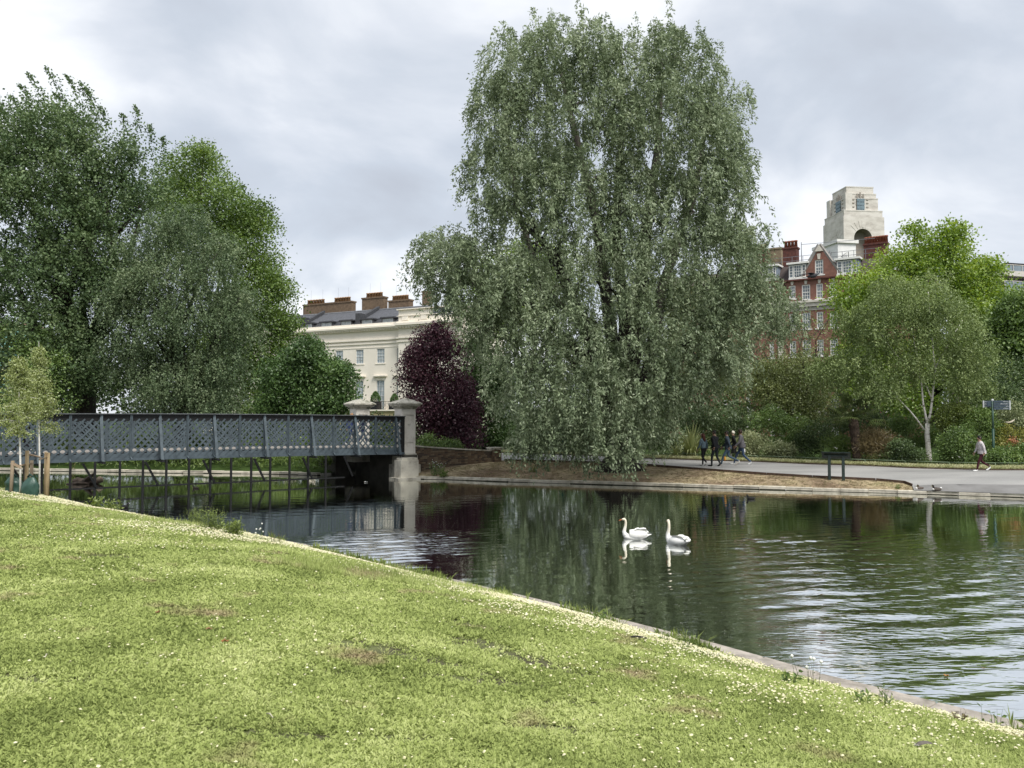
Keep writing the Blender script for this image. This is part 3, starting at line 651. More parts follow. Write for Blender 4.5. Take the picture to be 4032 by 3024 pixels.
def crown_clusters(L3, n, shell=.82, jit=.12, interior=.2):
    area = (L3[:, 3] * L3[:, 5]) ** .8 * L3[:, 6]; idx = rng.choice(len(L3), n * 2, p=area / area.sum())
    d = unit(rng.normal(size=(n * 2, 3))); r = shell + (1.04 - shell) * rng.random(n * 2); k = rng.random(n * 2) < interior; r[k] = rng.uniform(.25, .85, k.sum())
    lump = 1 + jit * (np.sin(d[:, 0] * 5 + idx) + np.sin(d[:, 2] * 6 + idx * 2.) + np.sin(d[:, 1] * 7 + idx * 3.)) / 1.5
    P = L3[idx, :3] + d * L3[idx, 3:6] * (r * lump)[:, None]
    q = np.full(n * 2, 9.)
    for l in L3:
        e = (((P - l[:3]) / l[3:6]) ** 2).sum(1); q = np.minimum(q, e)
    keep = (q > .36) | (rng.random(n * 2) < .28)
    P = P[keep][:n]; d = d[keep][:n]; idx = idx[keep][:n]
    hgt = np.array([hz(0, 0)])
    return P, d, idx
def limbs(root, base, targets, r0, mat, split=.3, seed=1, n=7, kink=.08, minr=.03):
    """trunk from base with limbs that run to the target points"""
    r_ = random.Random(seed); base = Vector(base); mb = MB(); T = [Vector(t) for t in targets]
    top = sum(T, Vector()) / len(T); H = max(t.z for t in T) - base.z
    fork = base + Vector(((top.x - base.x) * .15, (top.y - base.y) * .15, H * split))
    mb.tube([base - Vector((0, 0, .3)), base + Vector((0, 0, .15)), base.lerp(fork, .35) + Vector((r_.uniform(-1, 1), 0, 0)) * H * .01, base.lerp(fork, .7), fork], [r0 * 1.45, r0 * 1.15, r0, r0 * .92, r0 * .85], 9)
    tr = mb.build('trunk', mat, root); mb = MB()
    for t in T:
        st = base.lerp(fork, r_.uniform(.72, 1.)); L = (t - st).length; m1 = st.lerp(t, .33) + Vector((r_.gauss(0, 1), r_.gauss(0, 1), r_.gauss(.6, .6))) * L * kink; m2 = st.lerp(t, .68) + Vector((r_.gauss(0, 1), r_.gauss(0, 1), r_.gauss(.6, .6))) * L * kink
        rr = r0 * min(.62, .2 + L / H * .3); mb.tube([st, m1, m2, t], [rr, rr * .72, rr * .42, minr], 6)
        for k in range(4):
            s2 = m1.lerp(m2, r_.random()) if k < 2 else m2.lerp(t, r_.random() * .7); e = s2 + Vector((r_.uniform(-1, 1), r_.uniform(-1, 1), r_.uniform(-.2, .9))) * min(L * .12, 1.3)
            mb.tube([s2, s2.lerp(e, .5) + Vector((0, 0, L * .02)), e], [rr * .35, rr * .22, minr * .5], 5)
    mb.build('limbs', mat, root); return tr
BARK = {}
BARK['grey'] = M('grey_bark', (.11, .095, .075), (.05, .042, .034), scale=6, rough=.95, bump=.02, bscale=12, stretch=(1, 1, .25))
BARK['dark'] = M('dark_bark', (.05, .043, .035), (.022, .02, .016), scale=6, rough=.95, bump=.02, bscale=12, stretch=(1, 1, .25))
BARK['birch'] = M('birch_bark', (.78, .75, .70), (.60, .56, .50), scale=3, rough=.8, stretch=(1, 1, 3.5), c3=(.05, .045, .04), contrast=(.32, .5))
def tree(name, label, cat, lobes, Y, basepx, mat, bark='dark', nclus=1500, per=24, rc=.35, leaf=(.12, .06), r0=.3, mode='broad', depth=.55, group=None, seed=1, interior=.2, flat=.6, ntarg=14, base=None, split=.3, shell=.82, lean=(0, 0, 0), upl=.5, jit=.12, extra=None, bias=0., holes=(), sub=7, szs=.75, slots=()):
    if base is None:
        X = X_at(basepx * K, Y); base = Vector((X, Y, hz(X, Y)))
    root = thing(name, base, label, cat, group)
    L3 = lobes3(lobes, Y, depth); nclus = int(nclus * Q)
    S3 = sublobes(L3, sub, zs=szs) if sub else L3
    P, D, idx = crown_clusters(S3, nclus, shell, jit, interior)
    for (hx, hy, hrx, hry) in holes:      # gaps where the sky shows through the crown
        sx = (P[:, 0] / P[:, 1] * CP * F + CX) / K; sy = (HY - (P[:, 2] - CAMZ) / P[:, 1] * F) / K; kk = ((sx - hx) / hrx) ** 2 + ((sy - hy) / hry) ** 2 > 1; P, D, idx = P[kk], D[kk], idx[kk]
    for (hx, hy, hrx, hry) in slots:      # dark slots in the front of the crown where limbs show
        sx = (P[:, 0] / P[:, 1] * CP * F + CX) / K; sy = (HY - (P[:, 2] - CAMZ) / P[:, 1] * F) / K; kk = (((sx - hx) / hrx) ** 2 + ((sy - hy) / hry) ** 2 > 1) | (P[:, 1] > Y + 1.5) | (rng.random(len(P)) < .1); P, D, idx = P[kk], D[kk], idx[kk]
    n = len(P)
    lobv = rng.normal(0, .12, len(S3))[idx]; cv = .46 + lobv + rng.normal(0, .12, n) + D[:, 2] * .10 + bias  # the D term tints cluster tops lighter and undersides darker, painting light from above
    if mode == 'broad':
        k = per; C = np.repeat(P, k, 0); d = np.repeat(D, k, 0); off = rng.normal(size=(n * k, 3)) * rc * np.array([1, 1, flat]); off -= d * 0
        A = unit(d * .6 + rng.normal(size=(n * k, 3)) * .8 + np.array([0, 0, -.15])); PP = C + off - np.array([0, 0, 1]) * (np.hypot(off[:, 0], off[:, 1]) ** 2 / rc * .35)[:, None]
        v = np.repeat(cv, k) + rng.normal(0, .13, n * k); ls = rng.uniform(.75, 1.3, n * k); LL = leaf[0] * ls; WW = leaf[1] * ls
    elif mode == 'hang':      # leafy strands that droop from each point of the crown
        k = per; Ls = rng.uniform(.5, 1.0, n) * rc * 3.2; t = (np.tile(np.arange(k), n) + rng.random(n * k)) / k; Lr = np.repeat(Ls, k); d = np.repeat(D, k, 0); sw = np.repeat(rng.normal(0, .28, (n, 2)), k, 0)
        PP = np.repeat(P, k, 0) + np.column_stack([d[:, 0] * .45 * Lr * np.sqrt(t) + sw[:, 0] * t * Lr, d[:, 1] * .45 * Lr * np.sqrt(t) + sw[:, 1] * t * Lr, Lr * (.22 * np.sin(t * 3.1) - t ** 1.25)]) + rng.normal(size=(n * k, 3)) * .07
        A = unit(rng.normal(size=(n * k, 3)) * .55 + d * .35 + np.array([0.05, 0, -.55])); v = np.repeat(cv, k) + rng.normal(0, .15, n * k) ; ls = rng.uniform(.7, 1.25, n * k); LL = leaf[0] * ls; WW = leaf[1] * ls
    elif mode == 'shoot':     # upright shoots blown to one side
        k = per; Ls = rng.uniform(.4, 1.0, n) * rc * 3; t = (np.tile(np.arange(k), n) + rng.random(n * k)) / k; Lr = np.repeat(Ls, k); d = np.repeat(D, k, 0); ax = unit(d * .75 + rng.normal(size=(n * k, 3)) * .05 + np.repeat(rng.normal(size=(n, 3)) * .35, k, 0) + np.array(lean))
        PP = np.repeat(P, k, 0) + ax * (t * Lr)[:, None] + rng.normal(size=(n * k, 3)) * (.10 + .10 * (1 - t))[:, None]
        A = unit(rng.normal(size=(n * k, 3)) * .9 + ax * .4); v = np.repeat(cv, k) + rng.normal(0, .14, n * k); ls = rng.uniform(.7, 1.3, n * k); LL = leaf[0] * ls; WW = leaf[1] * ls
    if extra is not None:
        eP, eA = extra; m = len(eP); PP = np.vstack([PP, eP]); A = np.vstack([A, eA]); v = np.append(v, .5 + rng.normal(0, .15, m)); LL = np.append(LL, np.full(m, leaf[0])); WW = np.append(WW, np.full(m, leaf[1]))
    ok = PP[:, 2] > .35
    leaf_mesh('crown', PP[ok], A[ok], LL[ok], WW[ok], v[ok], mat, root, upl)
    if r0:
        sel = rng.choice(len(L3), min(ntarg, len(L3)), replace=False); limbs(root, base, L3[sel, :3], r0, BARK[bark], split, seed)
    return root, L3
LM = {}
LM['willow'] = leafmat('willow_leaf', (0.1, 0.138, 0.072), (0.255, 0.318, 0.185), (0.43, 0.485, 0.33), .32, .03)
LM['poplar'] = leafmat('poplar_leaf', (0.05, 0.09, 0.04), (0.125, 0.19, 0.08), (0.25, 0.32, 0.155), .25, .03)
LM['oak'] = leafmat('oak_leaf', (0.055, 0.1, 0.02), (0.135, 0.22, 0.048), (0.26, 0.36, 0.09), .32, .05)
LM['chestnut'] = leafmat('chestnut_leaf', (0.0374, 0.077, 0.0242), (0.0935, 0.1705, 0.0528), (0.198, 0.308, 0.099), .28, .05)
LM['purple'] = leafmat('purple_leaf', (0.0264, 0.011, 0.0176), (0.0682, 0.0242, 0.0374), (0.143, 0.055, 0.0726), .22, .04)
LM['conifer'] = leafmat('dark_green_leaf', (0.0264, 0.054, 0.0168), (0.066, 0.126, 0.036), (0.144, 0.228, 0.066), .25, .04)
LM['lime'] = leafmat('lime_leaf', (0.085, 0.15, 0.022), (0.235, 0.36, 0.058), (0.45, 0.55, 0.125), .38, .05)
LM['birch'] = leafmat('birch_leaf', (0.085, 0.125, 0.042), (0.205, 0.275, 0.1), (0.36, 0.43, 0.19), .32, .03)
LM['olive'] = leafmat('olive_leaf', (0.0747, 0.0978, 0.0322), (0.1725, 0.2127, 0.0713), (0.299, 0.345, 0.138), .32, .05)
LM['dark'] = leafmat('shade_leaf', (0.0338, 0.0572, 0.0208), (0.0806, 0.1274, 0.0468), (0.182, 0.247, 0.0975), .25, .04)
LM['shrub'] = leafmat('shrub_leaf', (0.06, 0.105, 0.028), (0.15, 0.24, 0.062), (0.3, 0.41, 0.13), .3, .05)
LM['brightshrub'] = leafmat('bright_shrub_leaf', (.08, .12, .022), (.20, .26, .06), (.36, .44, .15), .35, .05)
LM['grassy'] = leafmat('grass_leaf', (.055, .095, .020), (.13, .20, .045), (.26, .34, .11), .35, .04)
LM['brown'] = leafmat('brown_grass', (.07, .055, .022), (.16, .125, .055), (.28, .23, .11), .3, .04)
LM['pale'] = leafmat('pale_leaf', (.16, .20, .09), (.36, .40, .21), (.60, .62, .40), .25, .05)
LM['orange'] = leafmat('orange_flower', (.24, .11, .05), (.42, .20, .10), (.52, .32, .16), .2, .03)
LM['yellowgreen'] = leafmat('yellow_green_leaf', (.14, .15, .03), (.30, .31, .07), (.46, .42, .15), .3, .03)
LM['white'] = leafmat('white_petal', (.55, .55, .48), (.75, .75, .70), (.85, .85, .82), .2, .03)
LM['drooping'] = leafmat('drooping_leaf', (0.06, 0.098, 0.048), (0.145, 0.205, 0.1), (0.29, 0.35, 0.2), .30, .03)
LM['sapling'] = leafmat('sapling_leaf', (0.1375, 0.175, 0.05), (0.325, 0.3875, 0.1375), (0.575, 0.625, 0.3), .38, .06)

# --- the big willow
WIL0 = [(1108,158,46,84),(1190,128,48,76),(1277,118,50,62),(1350,172,60,88),(1428,106,40,52),(1500,175,52,92),(1568,270,45,90),(1066,245,52,66),(1150,280,85,110),(1245,270,85,115),(1338,250,78,62),(1350,420,70,60),(1450,290,88,125),(1530,400,82,120),(1585,440,50,90),(1078,400,62,95),(1160,450,88,115),(1258,480,88,115),(1372,520,84,115),(1480,540,95,140),(1570,580,68,110),(1010,575,62,62),(955,600,58,62),(925,570,30,40),(1060,610,92,72),(1150,640,88,100),(1245,690,88,130),(1352,720,98,135),(1462,750,98,135),(1560,700,74,90),(1625,660,60,50),(1680,680,34,40),(1050,700,65,55),(1120,750,75,100),(1165,860,78,100),(1255,850,90,110),(1355,870,90,100),(1435,812,58,70),(1535,765,52,58),(1300,930,66,50),(1180,930,60,40),(1335,950,48,34),(1375,915,28,40),(1130,960,26,20), (1620,540,22,60),(1618,340,12,40),(990,560,30,40)]
WIL = [(x - (16 if x > 1490 and y < 600 else 0), y - 12 if y > 250 else y - 4, rx, ry) for x, y, rx, ry in WIL0]
wb = G(2440, 1852)
def willow():
    Y = wb.y + .3
    root, L3 = tree('willow_tree', 'huge grey-green willow with drooping leaves standing on the bank in the middle', 'tree', WIL, Y, 0, LM['willow'], nclus=10400, per=44, rc=.40, leaf=(.172, .066), r0=0, mode='hang', depth=.62, base=wb, szs=1.9, sub=8, slots=[(1312, 640, 15, 110), (1424, 610, 14, 110), (1196, 560, 16, 80), (1235, 770, 12, 70), (1490, 690, 14, 80), (1385, 760, 14, 80), (1105, 500, 10, 60), (1160, 430, 10, 50), (1265, 470, 10, 70), (1380, 440, 10, 60), (1500, 470, 10, 60), (1320, 900, 18, 60), (1080, 720, 12, 60), (1160, 720, 12, 60), (1550, 560, 10, 60)], interior=.14, shell=.86, upl=.7, jit=.22, holes=[(1292, 325, 26, 34), (1412, 318, 20, 30), (1235, 300, 8, 26), (1130, 370, 9, 22), (1150, 520, 16, 22), (1450, 240, 12, 18), (1480, 330, 10, 24), (1215, 200, 8, 24), (1320, 205, 7, 30), (1390, 175, 7, 26), (1165, 190, 7, 22), (1530, 300, 9, 30)])
    mat = BARK['dark']; mb = MB(); b = wb
    mb.tube([b - Vector((0, 0, .4)), b + Vector((0, 0, .1)), b + Vector((.05, 0, .9)), b + Vector((-.05, 0, 1.9))], [1.15, .82, .66, .70], 12)
    mb.tube([b + Vector((-.9, -.2, -.3)), b + Vector((-.35, 0, .6)), b + Vector((-.2, 0, 1.6))], [.5, .36, .3], 8); mb.tube([b + Vector((.95, -.1, -.3)), b + Vector((.35, 0, .5)), b + Vector((.2, 0, 1.5))], [.5, .36, .3], 8)
    mb.build('trunk', mat, root); mb = MB()
    st = b + Vector((0, 0, 1.7)); r_ = random.Random(5)
    for pts, dy, r in (([(1300, 800), (1200, 560), (1170, 520), (1080, 440)], -1.5, .42), ([(1325, 760), (1290, 480), (1240, 280), (1210, 150)], .6, .45), ([(1370, 760), (1395, 500), (1420, 330), (1430, 130)], -.8, .50), ([(1400, 800), (1430, 620), (1500, 420), (1530, 240)], 1.2, .45), ([(1310, 820), (1150, 660), (1010, 610), (965, 605)], 0, .34), ([(1410, 830), (1520, 700), (1590, 600), (1610, 500)], -1.2, .34), ([(1350, 700), (1330, 500), (1340, 330), (1345, 150)], -3, .40), ([(1280, 700), (1180, 640), (1120, 460), (1090, 250)], 2.5, .36), ([(1290, 850), (1220, 760), (1130, 700)], -3.5, .25), ([(1430, 840), (1530, 690), (1680, 660)], -2.5, .25)):
        P = [st] + [Wp(x * K, y * K, Y + dy * min(1, (i + 1) / 2)) for i, (x, y) in enumerate(pts)]; n = len(P)
        mb.tube(P, [r * (1 - .8 * i / (n - 1)) for i in range(n)], 7)
        for i in range(1, n - 1):
            for k in range(5):
                s = P[i].lerp(P[i + 1], r_.random()); e = s + Vector((r_.uniform(-1.2, 1.2), r_.uniform(-1.2, 1.2), r_.uniform(-.4, 1.4))); e2 = e + Vector((r_.gauss(0, .6), r_.gauss(0, .6), -.5)); mb.tube([s, s.lerp(e, .5) + Vector((0, 0, .25)), e, e2], [r * .28, r * .2, r * .12, .02], 5)
    mb.build('limbs', mat, root)
willow()

# --- trees on the left, beyond the bridge
def blown_shoots(pts, Y, n):      # long bare shoots above the crown, blown over to the left
    P = []; A = []
    for (x0, y0), (x1, y1) in pts:
        a = Wp(x0 * K, y0 * K, Y); b = Wp(x1 * K, y1 * K, Y)
        for i in range(n):
            t = random.random() ** .8; w = .30 * (1 - t) + .05
            c = a.lerp(b, t) + Vector((random.gauss(0, w), random.gauss(0, w), random.gauss(0, w) + .5 * math.sin(t * 3))); P.append(c); A.append((random.gauss(0, 1), random.gauss(0, 1), random.gauss(0, 1)))
    return np.array(P), np.array(A)
SH = [((150, 260), (98, 148)), ((120, 280), (58, 160)), ((70, 300), (20, 210)), ((200, 270), (140, 165)), ((230, 300), (170, 180)), ((250, 330), (215, 235)), ((300, 340), (292, 232)), ((285, 350), (262, 250)), ((330, 370), (322, 272)), ((40, 330), (2, 240)), ((180, 300), (118, 205)), ((350, 400), (352, 300)), ((90, 280), (40, 185)), ((15, 340), (-10, 200)), ((215, 300), (185, 190))]
ex = blown_shoots(SH, 53, 230)
tree('poplar_tree', 'tall dark grey-green tree at far left with windblown top shoots', 'tree',
     [(35,310,56,62),(100,282,48,56),(165,300,44,60),(60,380,90,80),(165,385,90,80),(245,370,42,50),(290,350,20,36),(235,440,80,80),(315,430,46,56),(100,480,105,95),(225,510,95,90),(50,600,100,95),(165,630,100,95),(105,735,100,90),(200,790,80,80),(150,850,80,45),(250,640,60,80),(-70,420,90,130),(-80,640,90,130)],
     54, 190, LM['poplar'], 'dark', nclus=5600, per=28, rc=.55, leaf=(.17, .115), r0=.75, mode='shoot', lean=(-.45, 0, .55), extra=ex, depth=.5, interior=.3, ntarg=20, seed=4)
tree('aspen_tree', 'lighter grey-green tree with drooping sprays beside the tall dark tree at left', 'tree',
     [(300,540,44,50),(350,500,36,44),(410,485,40,50),(360,600,84,80),(455,590,50,80),(480,530,26,40),(290,640,60,70),(330,720,92,80),(430,710,90,90),(505,700,44,84),(290,800,80,60),(390,820,96,60),(485,800,64,70),(350,860,90,30),(470,868,70,26),(520,640,24,40)],
     51, 400, LM['drooping'], 'dark', nclus=3900, per=32, rc=.48, leaf=(.14, .08), r0=.5, mode='hang', depth=.5, interior=.2, jit=.3, seed=41)
tree('plane_tree', 'rounded warm green tree rising behind the dark tree at left', 'tree',
     [(412,350,58,50),(440,330,26,28),(470,430,72,62),(515,450,60,58),(545,520,52,80),(450,520,95,100),(580,600,28,40),(605,620,40,28),(590,690,48,50),(545,640,66,90),(500,760,100,100),(600,770,42,60),(560,860,70,45),(620,690,22,30),(380,440,60,70)],
     70, 480, LM['oak'], 'dark', nclus=3200, per=28, rc=.55, leaf=(.19, .13), r0=.6, seed=5, flat=.45, jit=.22)
tree('chestnut_tree', 'small dark green tree with layered leaves in front of the cream terrace', 'tree',
     [(665,772,52,42),(620,815,50,52),(695,810,52,52),(640,865,70,40),(710,860,48,42),(748,850,14,30),(590,868,34,34),(665,745,22,20),(735,800,20,24)],
     62, 660, LM['chestnut'], 'dark', nclus=1500, per=26, rc=.46, leaf=(.22, .12), r0=.25, seed=6, flat=.30, shell=.80, jit=.26)
tree('purple_plum_tree', 'dark purple-leaved tree between the stone piers and the willow', 'tree',
     [(935,735,38,34),(905,785,30,50),(960,775,50,52),(925,855,42,66),(985,860,46,76),(955,935,56,46),(1000,930,38,50),(898,760,18,24),(945,712,20,16)],
     58, 950, LM['purple'], 'dark', nclus=1600, per=26, rc=.42, leaf=(.16, .10), r0=.22, seed=7, shell=.80, jit=.26)
tree('hornbeam_tree', 'dark green tree squeezed between the purple tree and the willow', 'tree',
     [(1045,800,46,50),(1035,860,40,50),(1060,920,50,55),(1090,960,40,40),(1075,850,50,70),(1030,760,34,40)], 62, 1050, LM['conifer'], 'dark', nclus=1000, per=26, rc=.42, leaf=(.17, .10), r0=.25, seed=8, flat=.35)
tree('lime_tree', 'bright green tree showing through the lower left of the willow', 'tree',
     [(1085,600,80,62),(1150,555,56,46),(1190,640,70,70),(1110,680,80,60),(1210,560,50,50),(1060,650,50,50)], 78, 1130, LM['lime'], 'dark', nclus=900, per=22, rc=.55, leaf=(.22, .15), r0=.35, seed=9, bias=-.12)
tree('maple_tree', 'green tree showing through the lower right of the willow', 'tree',
     [(1440,640,60,70),(1530,660,60,70),(1480,760,80,90),(1575,790,50,70),(1400,760,60,90)], 76, 1480, LM['olive'], 'dark', nclus=900, per=22, rc=.55, leaf=(.22, .15), r0=.35, seed=10, bias=-.1)
# --- right side
tree('plane_tree', 'bright yellow-green spreading tree in front of the brick mansion block', 'tree',
     [(1885,600,72,42),(1835,640,44,34),(1955,565,60,42),(2030,575,62,44),(2100,600,60,46),(1860,690,58,44),(1990,650,80,50),(2080,670,70,54),(2140,575,24,24),(2120,740,54,46),(2010,520,40,24),(2050,495,34,20),(1975,495,24,16),(2065,530,28,24),(2155,650,30,40),(1920,640,60,46),(2130,690,50,40),(1870,750,60,44),(1950,770,70,50),(2040,780,70,50),(2120,800,50,40),(1860,820,50,40),(1960,850,70,40)],
     72, 2010, LM['lime'], 'dark', nclus=3700, per=24, rc=.50, leaf=(.21, .15), r0=.5, seed=11, flat=.5, jit=.2)
tree('lime_tree', 'mid green tree at the right edge in front of the balconied flats', 'tree',
     [(2180,700,44,60),(2210,660,36,50),(2160,780,50,50),(2230,760,50,70),(2205,720,40,50)], 64, 2190, LM['shrub'], 'dark', nclus=950, per=22, rc=.45, leaf=(.22, .15), r0=.3, seed=12)
tree('dark_yew_tree', 'very dark tree mass behind the finger post at the right edge', 'tree',
     [(2190,820,60,60),(2150,860,50,50),(2220,890,60,60),(2170,900,40,40)], 57, 2190, LM['dark'], 'dark', nclus=1000, per=22, rc=.40, leaf=(.16, .08), r0=.3, seed=13)
tree('birch_tree', 'airy grey-green birch with white trunk standing in the garden border', 'tree',
     [(1915,650,56,46),(1985,628,62,48),(1860,705,62,50),(1950,710,78,60),(2050,690,60,60),(1830,780,44,44),(1905,790,80,56),(2030,780,80,62),(2105,780,38,56),(2085,830,40,34),(1900,838,50,22),(1785,800,30,34),(2125,840,20,26)],
     44.2, 2004, LM['birch'], 'birch', nclus=3000, per=24, rc=.34, leaf=(.115, .065), r0=0, mode='hang', depth=.3, seed=14, interior=.3, jit=.2)
def birch_trunk():
    Y = 44.2; root = bpy.data.objects['birch_tree']; b = root.location.copy(); mb = MB(); m = BARK['birch']
    V = lambda x, y, dy=0: Wp(x * K, y * K, Y + dy)
    f = V(2004, 915); mb.tube([b - Vector((0, 0, .3)), b + Vector((0, 0, .3)), V(2003, 940), f], [.19, .14, .125, .12], 9)
    for p, r in (([f, V(2000, 900), V(1994, 870), V(1990, 820), V(1975, 740), V(1960, 640)], .07), ([f, V(2010, 895), V(2014, 860), V(2020, 800), V(2012, 720), V(2005, 630)], .08), ([V(1996, 928), V(1980, 905), V(1966, 888), V(1930, 850), V(1880, 790)], .05), ([V(2014, 865), V(2004, 840), V(1990, 810)], .05), ([V(2018, 800), V(2050, 740), V(2080, 690)], .05), ([V(1990, 820), V(1930, 760), V(1890, 700)], .05)):
        n = len(p); mb.tube(p, [r * (1 - .75 * i / (n - 1)) for i in range(n)], 7)
    mb.build('trunk', m, root)
birch_trunk()
tree('hawthorn_tree', 'sparse olive-green tree between the willow and the birch', 'tree',
     [(1700,800,52,50),(1655,840,46,50),(1745,830,52,50),(1690,885,66,44),(1770,880,50,40),(1735,775,30,28),(1640,800,30,30)],
     52, 1710, LM['olive'], 'dark', nclus=1500, per=20, rc=.35, leaf=(.12, .07), r0=.18, seed=15, jit=.2)
tree('ash_tree', 'thin twiggy tree in front of the lower storeys of the mansion block', 'tree',
     [(1740,700,40,40),(1700,745,50,36),(1770,740,36,40),(1650,760,36,34),(1790,690,22,24)], 58, 1730, LM['olive'], 'dark', nclus=140, per=14, rc=.42, leaf=(.12, .07), r0=.16, seed=16, interior=.5)
tree('sycamore_tree', 'leafy green tree behind the young saplings at the left edge', 'tree',
     [(62,750,26,34),(85,800,34,46),(70,855,44,44),(110,860,40,38),(85,735,30,30),(28,860,30,22),(120,790,28,40),(8,712,22,14)], 50, 60, LM['shrub'], 'dark', nclus=560, per=20, rc=.30, leaf=(.15, .10), r0=.12, seed=17)
# --- far-off masses of trees that close the view
def wood(name, label, cells, Y, mat, n, per, leafs, rc=.9, parent=None):
    L3 = lobes3(cells, Y, .1, False); P, D, idx = crown_clusters(L3, int(n * Q * .85), .8, .15, .15); n = len(P)
    C = np.repeat(P, per, 0) + rng.normal(size=(n * per, 3)) * rc * np.array([1, 1, .6]); A = rng.normal(size=(n * per, 3)); v = np.repeat(.4 + rng.normal(0, .15, n), per) + rng.normal(0, .1, n * per)
    o = leaf_mesh(name, C, A, leafs[0], leafs[1], v, mat, None); tag(o, label, 'woodland', kind='stuff')
wood('distant_trees', 'dark band of distant trees behind the left bank', [(-250 + 75 * i, 850, 60, 70) for i in range(12)] + [(-200 + 75 * i, 790, 60, 60) for i in range(10)], 86, LM['dark'], 1300, 20, (.4, .3))
wood('distant_trees', 'dark band of distant trees behind the willow and the garden', [(1020 + 75 * i, 860, 60, 75) for i in range(20)], 88, LM['dark'], 1900, 20, (.4, .3))
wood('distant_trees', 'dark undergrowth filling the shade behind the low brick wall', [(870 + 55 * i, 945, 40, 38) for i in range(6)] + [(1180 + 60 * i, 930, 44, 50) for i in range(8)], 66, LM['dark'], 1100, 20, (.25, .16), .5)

wood('garden_hedge', 'dark green garden hedge seen through the railing of the bridge', [(500 + 40 * i, 932, 32, 27) for i in range(9)], 57, LM['dark'], 700, 20, (.2, .13), .4)
# --- border planting behind the rail fence
fx = [p.x / (p.y) for p in EDGE_F]; fy = [p.y for p in EDGE_F]
def Yf(xd): return float(np.interp((xd * K - CX) / F / CP, fx, fy))
def shrub(name, label, cat, lobes, off, mat, n=260, per=20, rc=.16, leaf=(.09, .05), mode='broad', stem=True, bark='dark', group=None, **kw):
    xm = sum(l[0] for l in lobes) / len(lobes); Y = Yf(xm) + off
    r, L3 = tree(name, label, cat, lobes, Y, xm, mat, bark, nclus=n, per=per, rc=rc, leaf=leaf, r0=.05 if stem else 0, mode=mode, depth=.4, sub=5, ntarg=5, split=.15, group=group, **kw); return r
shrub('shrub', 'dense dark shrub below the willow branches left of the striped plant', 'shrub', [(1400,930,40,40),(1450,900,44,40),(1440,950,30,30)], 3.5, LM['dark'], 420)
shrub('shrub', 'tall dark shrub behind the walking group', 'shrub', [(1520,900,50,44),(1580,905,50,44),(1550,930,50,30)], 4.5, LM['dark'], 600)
shrub('hydrangea', 'pale-flowered hydrangea beside the walking group', 'shrub', [(1632,950,34,22),(1600,962,20,20)], 1.6, LM['pale'], 330, leaf=(.09, .07), bias=-.05)
shrub('hydrangea', 'second lower pale hydrangea to the right of the first', 'shrub', [(1682,965,30,16),(1705,972,18,12)], 1.7, LM['pale'], 260, leaf=(.09, .07), bias=-.15)
shrub('shrub', 'dark bush with white roses behind the hydrangeas', 'shrub', [(1660,915,44,36),(1720,920,44,44),(1700,950,34,28)], 3.6, LM['shrub'], 620, bias=-.12)
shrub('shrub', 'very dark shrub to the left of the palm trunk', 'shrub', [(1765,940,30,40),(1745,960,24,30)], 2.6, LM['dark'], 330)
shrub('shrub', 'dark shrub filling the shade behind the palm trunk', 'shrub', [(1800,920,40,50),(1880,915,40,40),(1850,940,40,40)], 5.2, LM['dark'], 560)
shrub('ornamental_grass', 'green tussock of grass left of the palm trunk', 'grass clump', [(1805,962,24,24),(1822,972,18,16)], 1.5, LM['grassy'], 240, per=20, mode='shoot', rc=.2, leaf=(.22, .02), lean=(0, 0, .4), stem=False, bias=-.15)
shrub('ornamental_grass', 'brown tussock of grass right of the palm trunk', 'grass clump', [(1885,958,24,18),(1912,966,24,14),(1868,968,14,12)], 1.5, LM['brown'], 420, per=20, mode='shoot', rc=.22, leaf=(.24, .02), lean=(0, 0, .4), stem=False)
shrub('shrub', 'dark low shrub between the brown grass and the birch trunk', 'shrub', [(1945,968,30,20),(1975,978,18,9)], 1.4, LM['dark'], 330)
shrub('shrub', 'bright yellow-green rounded shrub right of the birch trunk', 'shrub', [(2058,892,36,34),(2088,910,34,30),(2050,918,24,22)], 3.4, LM['brightshrub'], 620, bias=-.1)
shrub('shrub', 'leafy green shrub beneath the yellow-green bush', 'shrub', [(2072,950,34,34),(2052,968,24,22),(2100,945,30,34)], 1.9, LM['shrub'], 560)
shrub('shrub', 'tall green shrub just left of the finger post', 'shrub', [(2110,905,32,38),(2135,930,24,40)], 3.2, LM['shrub'], 430, bias=.08)
shrub('shrub', 'dark green shrub behind the birch trunk', 'shrub', [(1985,930,40,40),(1950,915,36,36)], 5.2, LM['shrub'], 480, bias=-.18)
shrub('shrub', 'grey-green shrub below the sign at the right edge', 'shrub', [(2185,895,34,26),(2212,905,24,30)], 3.0, LM['pale'], 330, bias=-.22)
shrub('azalea', 'orange-flowered bush at the right edge', 'shrub', [(2194,952,16,5),(2212,958,12,5)], 1.6, LM['orange'], 26, leaf=(.08, .06))
shrub('azalea', 'yellow-green and amber bush above the orange flowers', 'shrub', [(2180,928,22,10),(2208,938,18,12),(2165,950,14,14)], 2.2, LM['yellowgreen'], 110, leaf=(.08, .05), bias=-.1)
shrub('shrub', 'leafy green plants below the orange flowers', 'shrub', [(2185,980,36,18),(2215,975,24,20),(2150,985,20,14)], 1.3, LM['shrub'], 420)
shrub('shrub', 'green shrub between the purple tree and the low wall', 'shrub', [(960,962,34,16),(925,950,18,14)], -9.0, LM['shrub'], 200, bias=-.12)
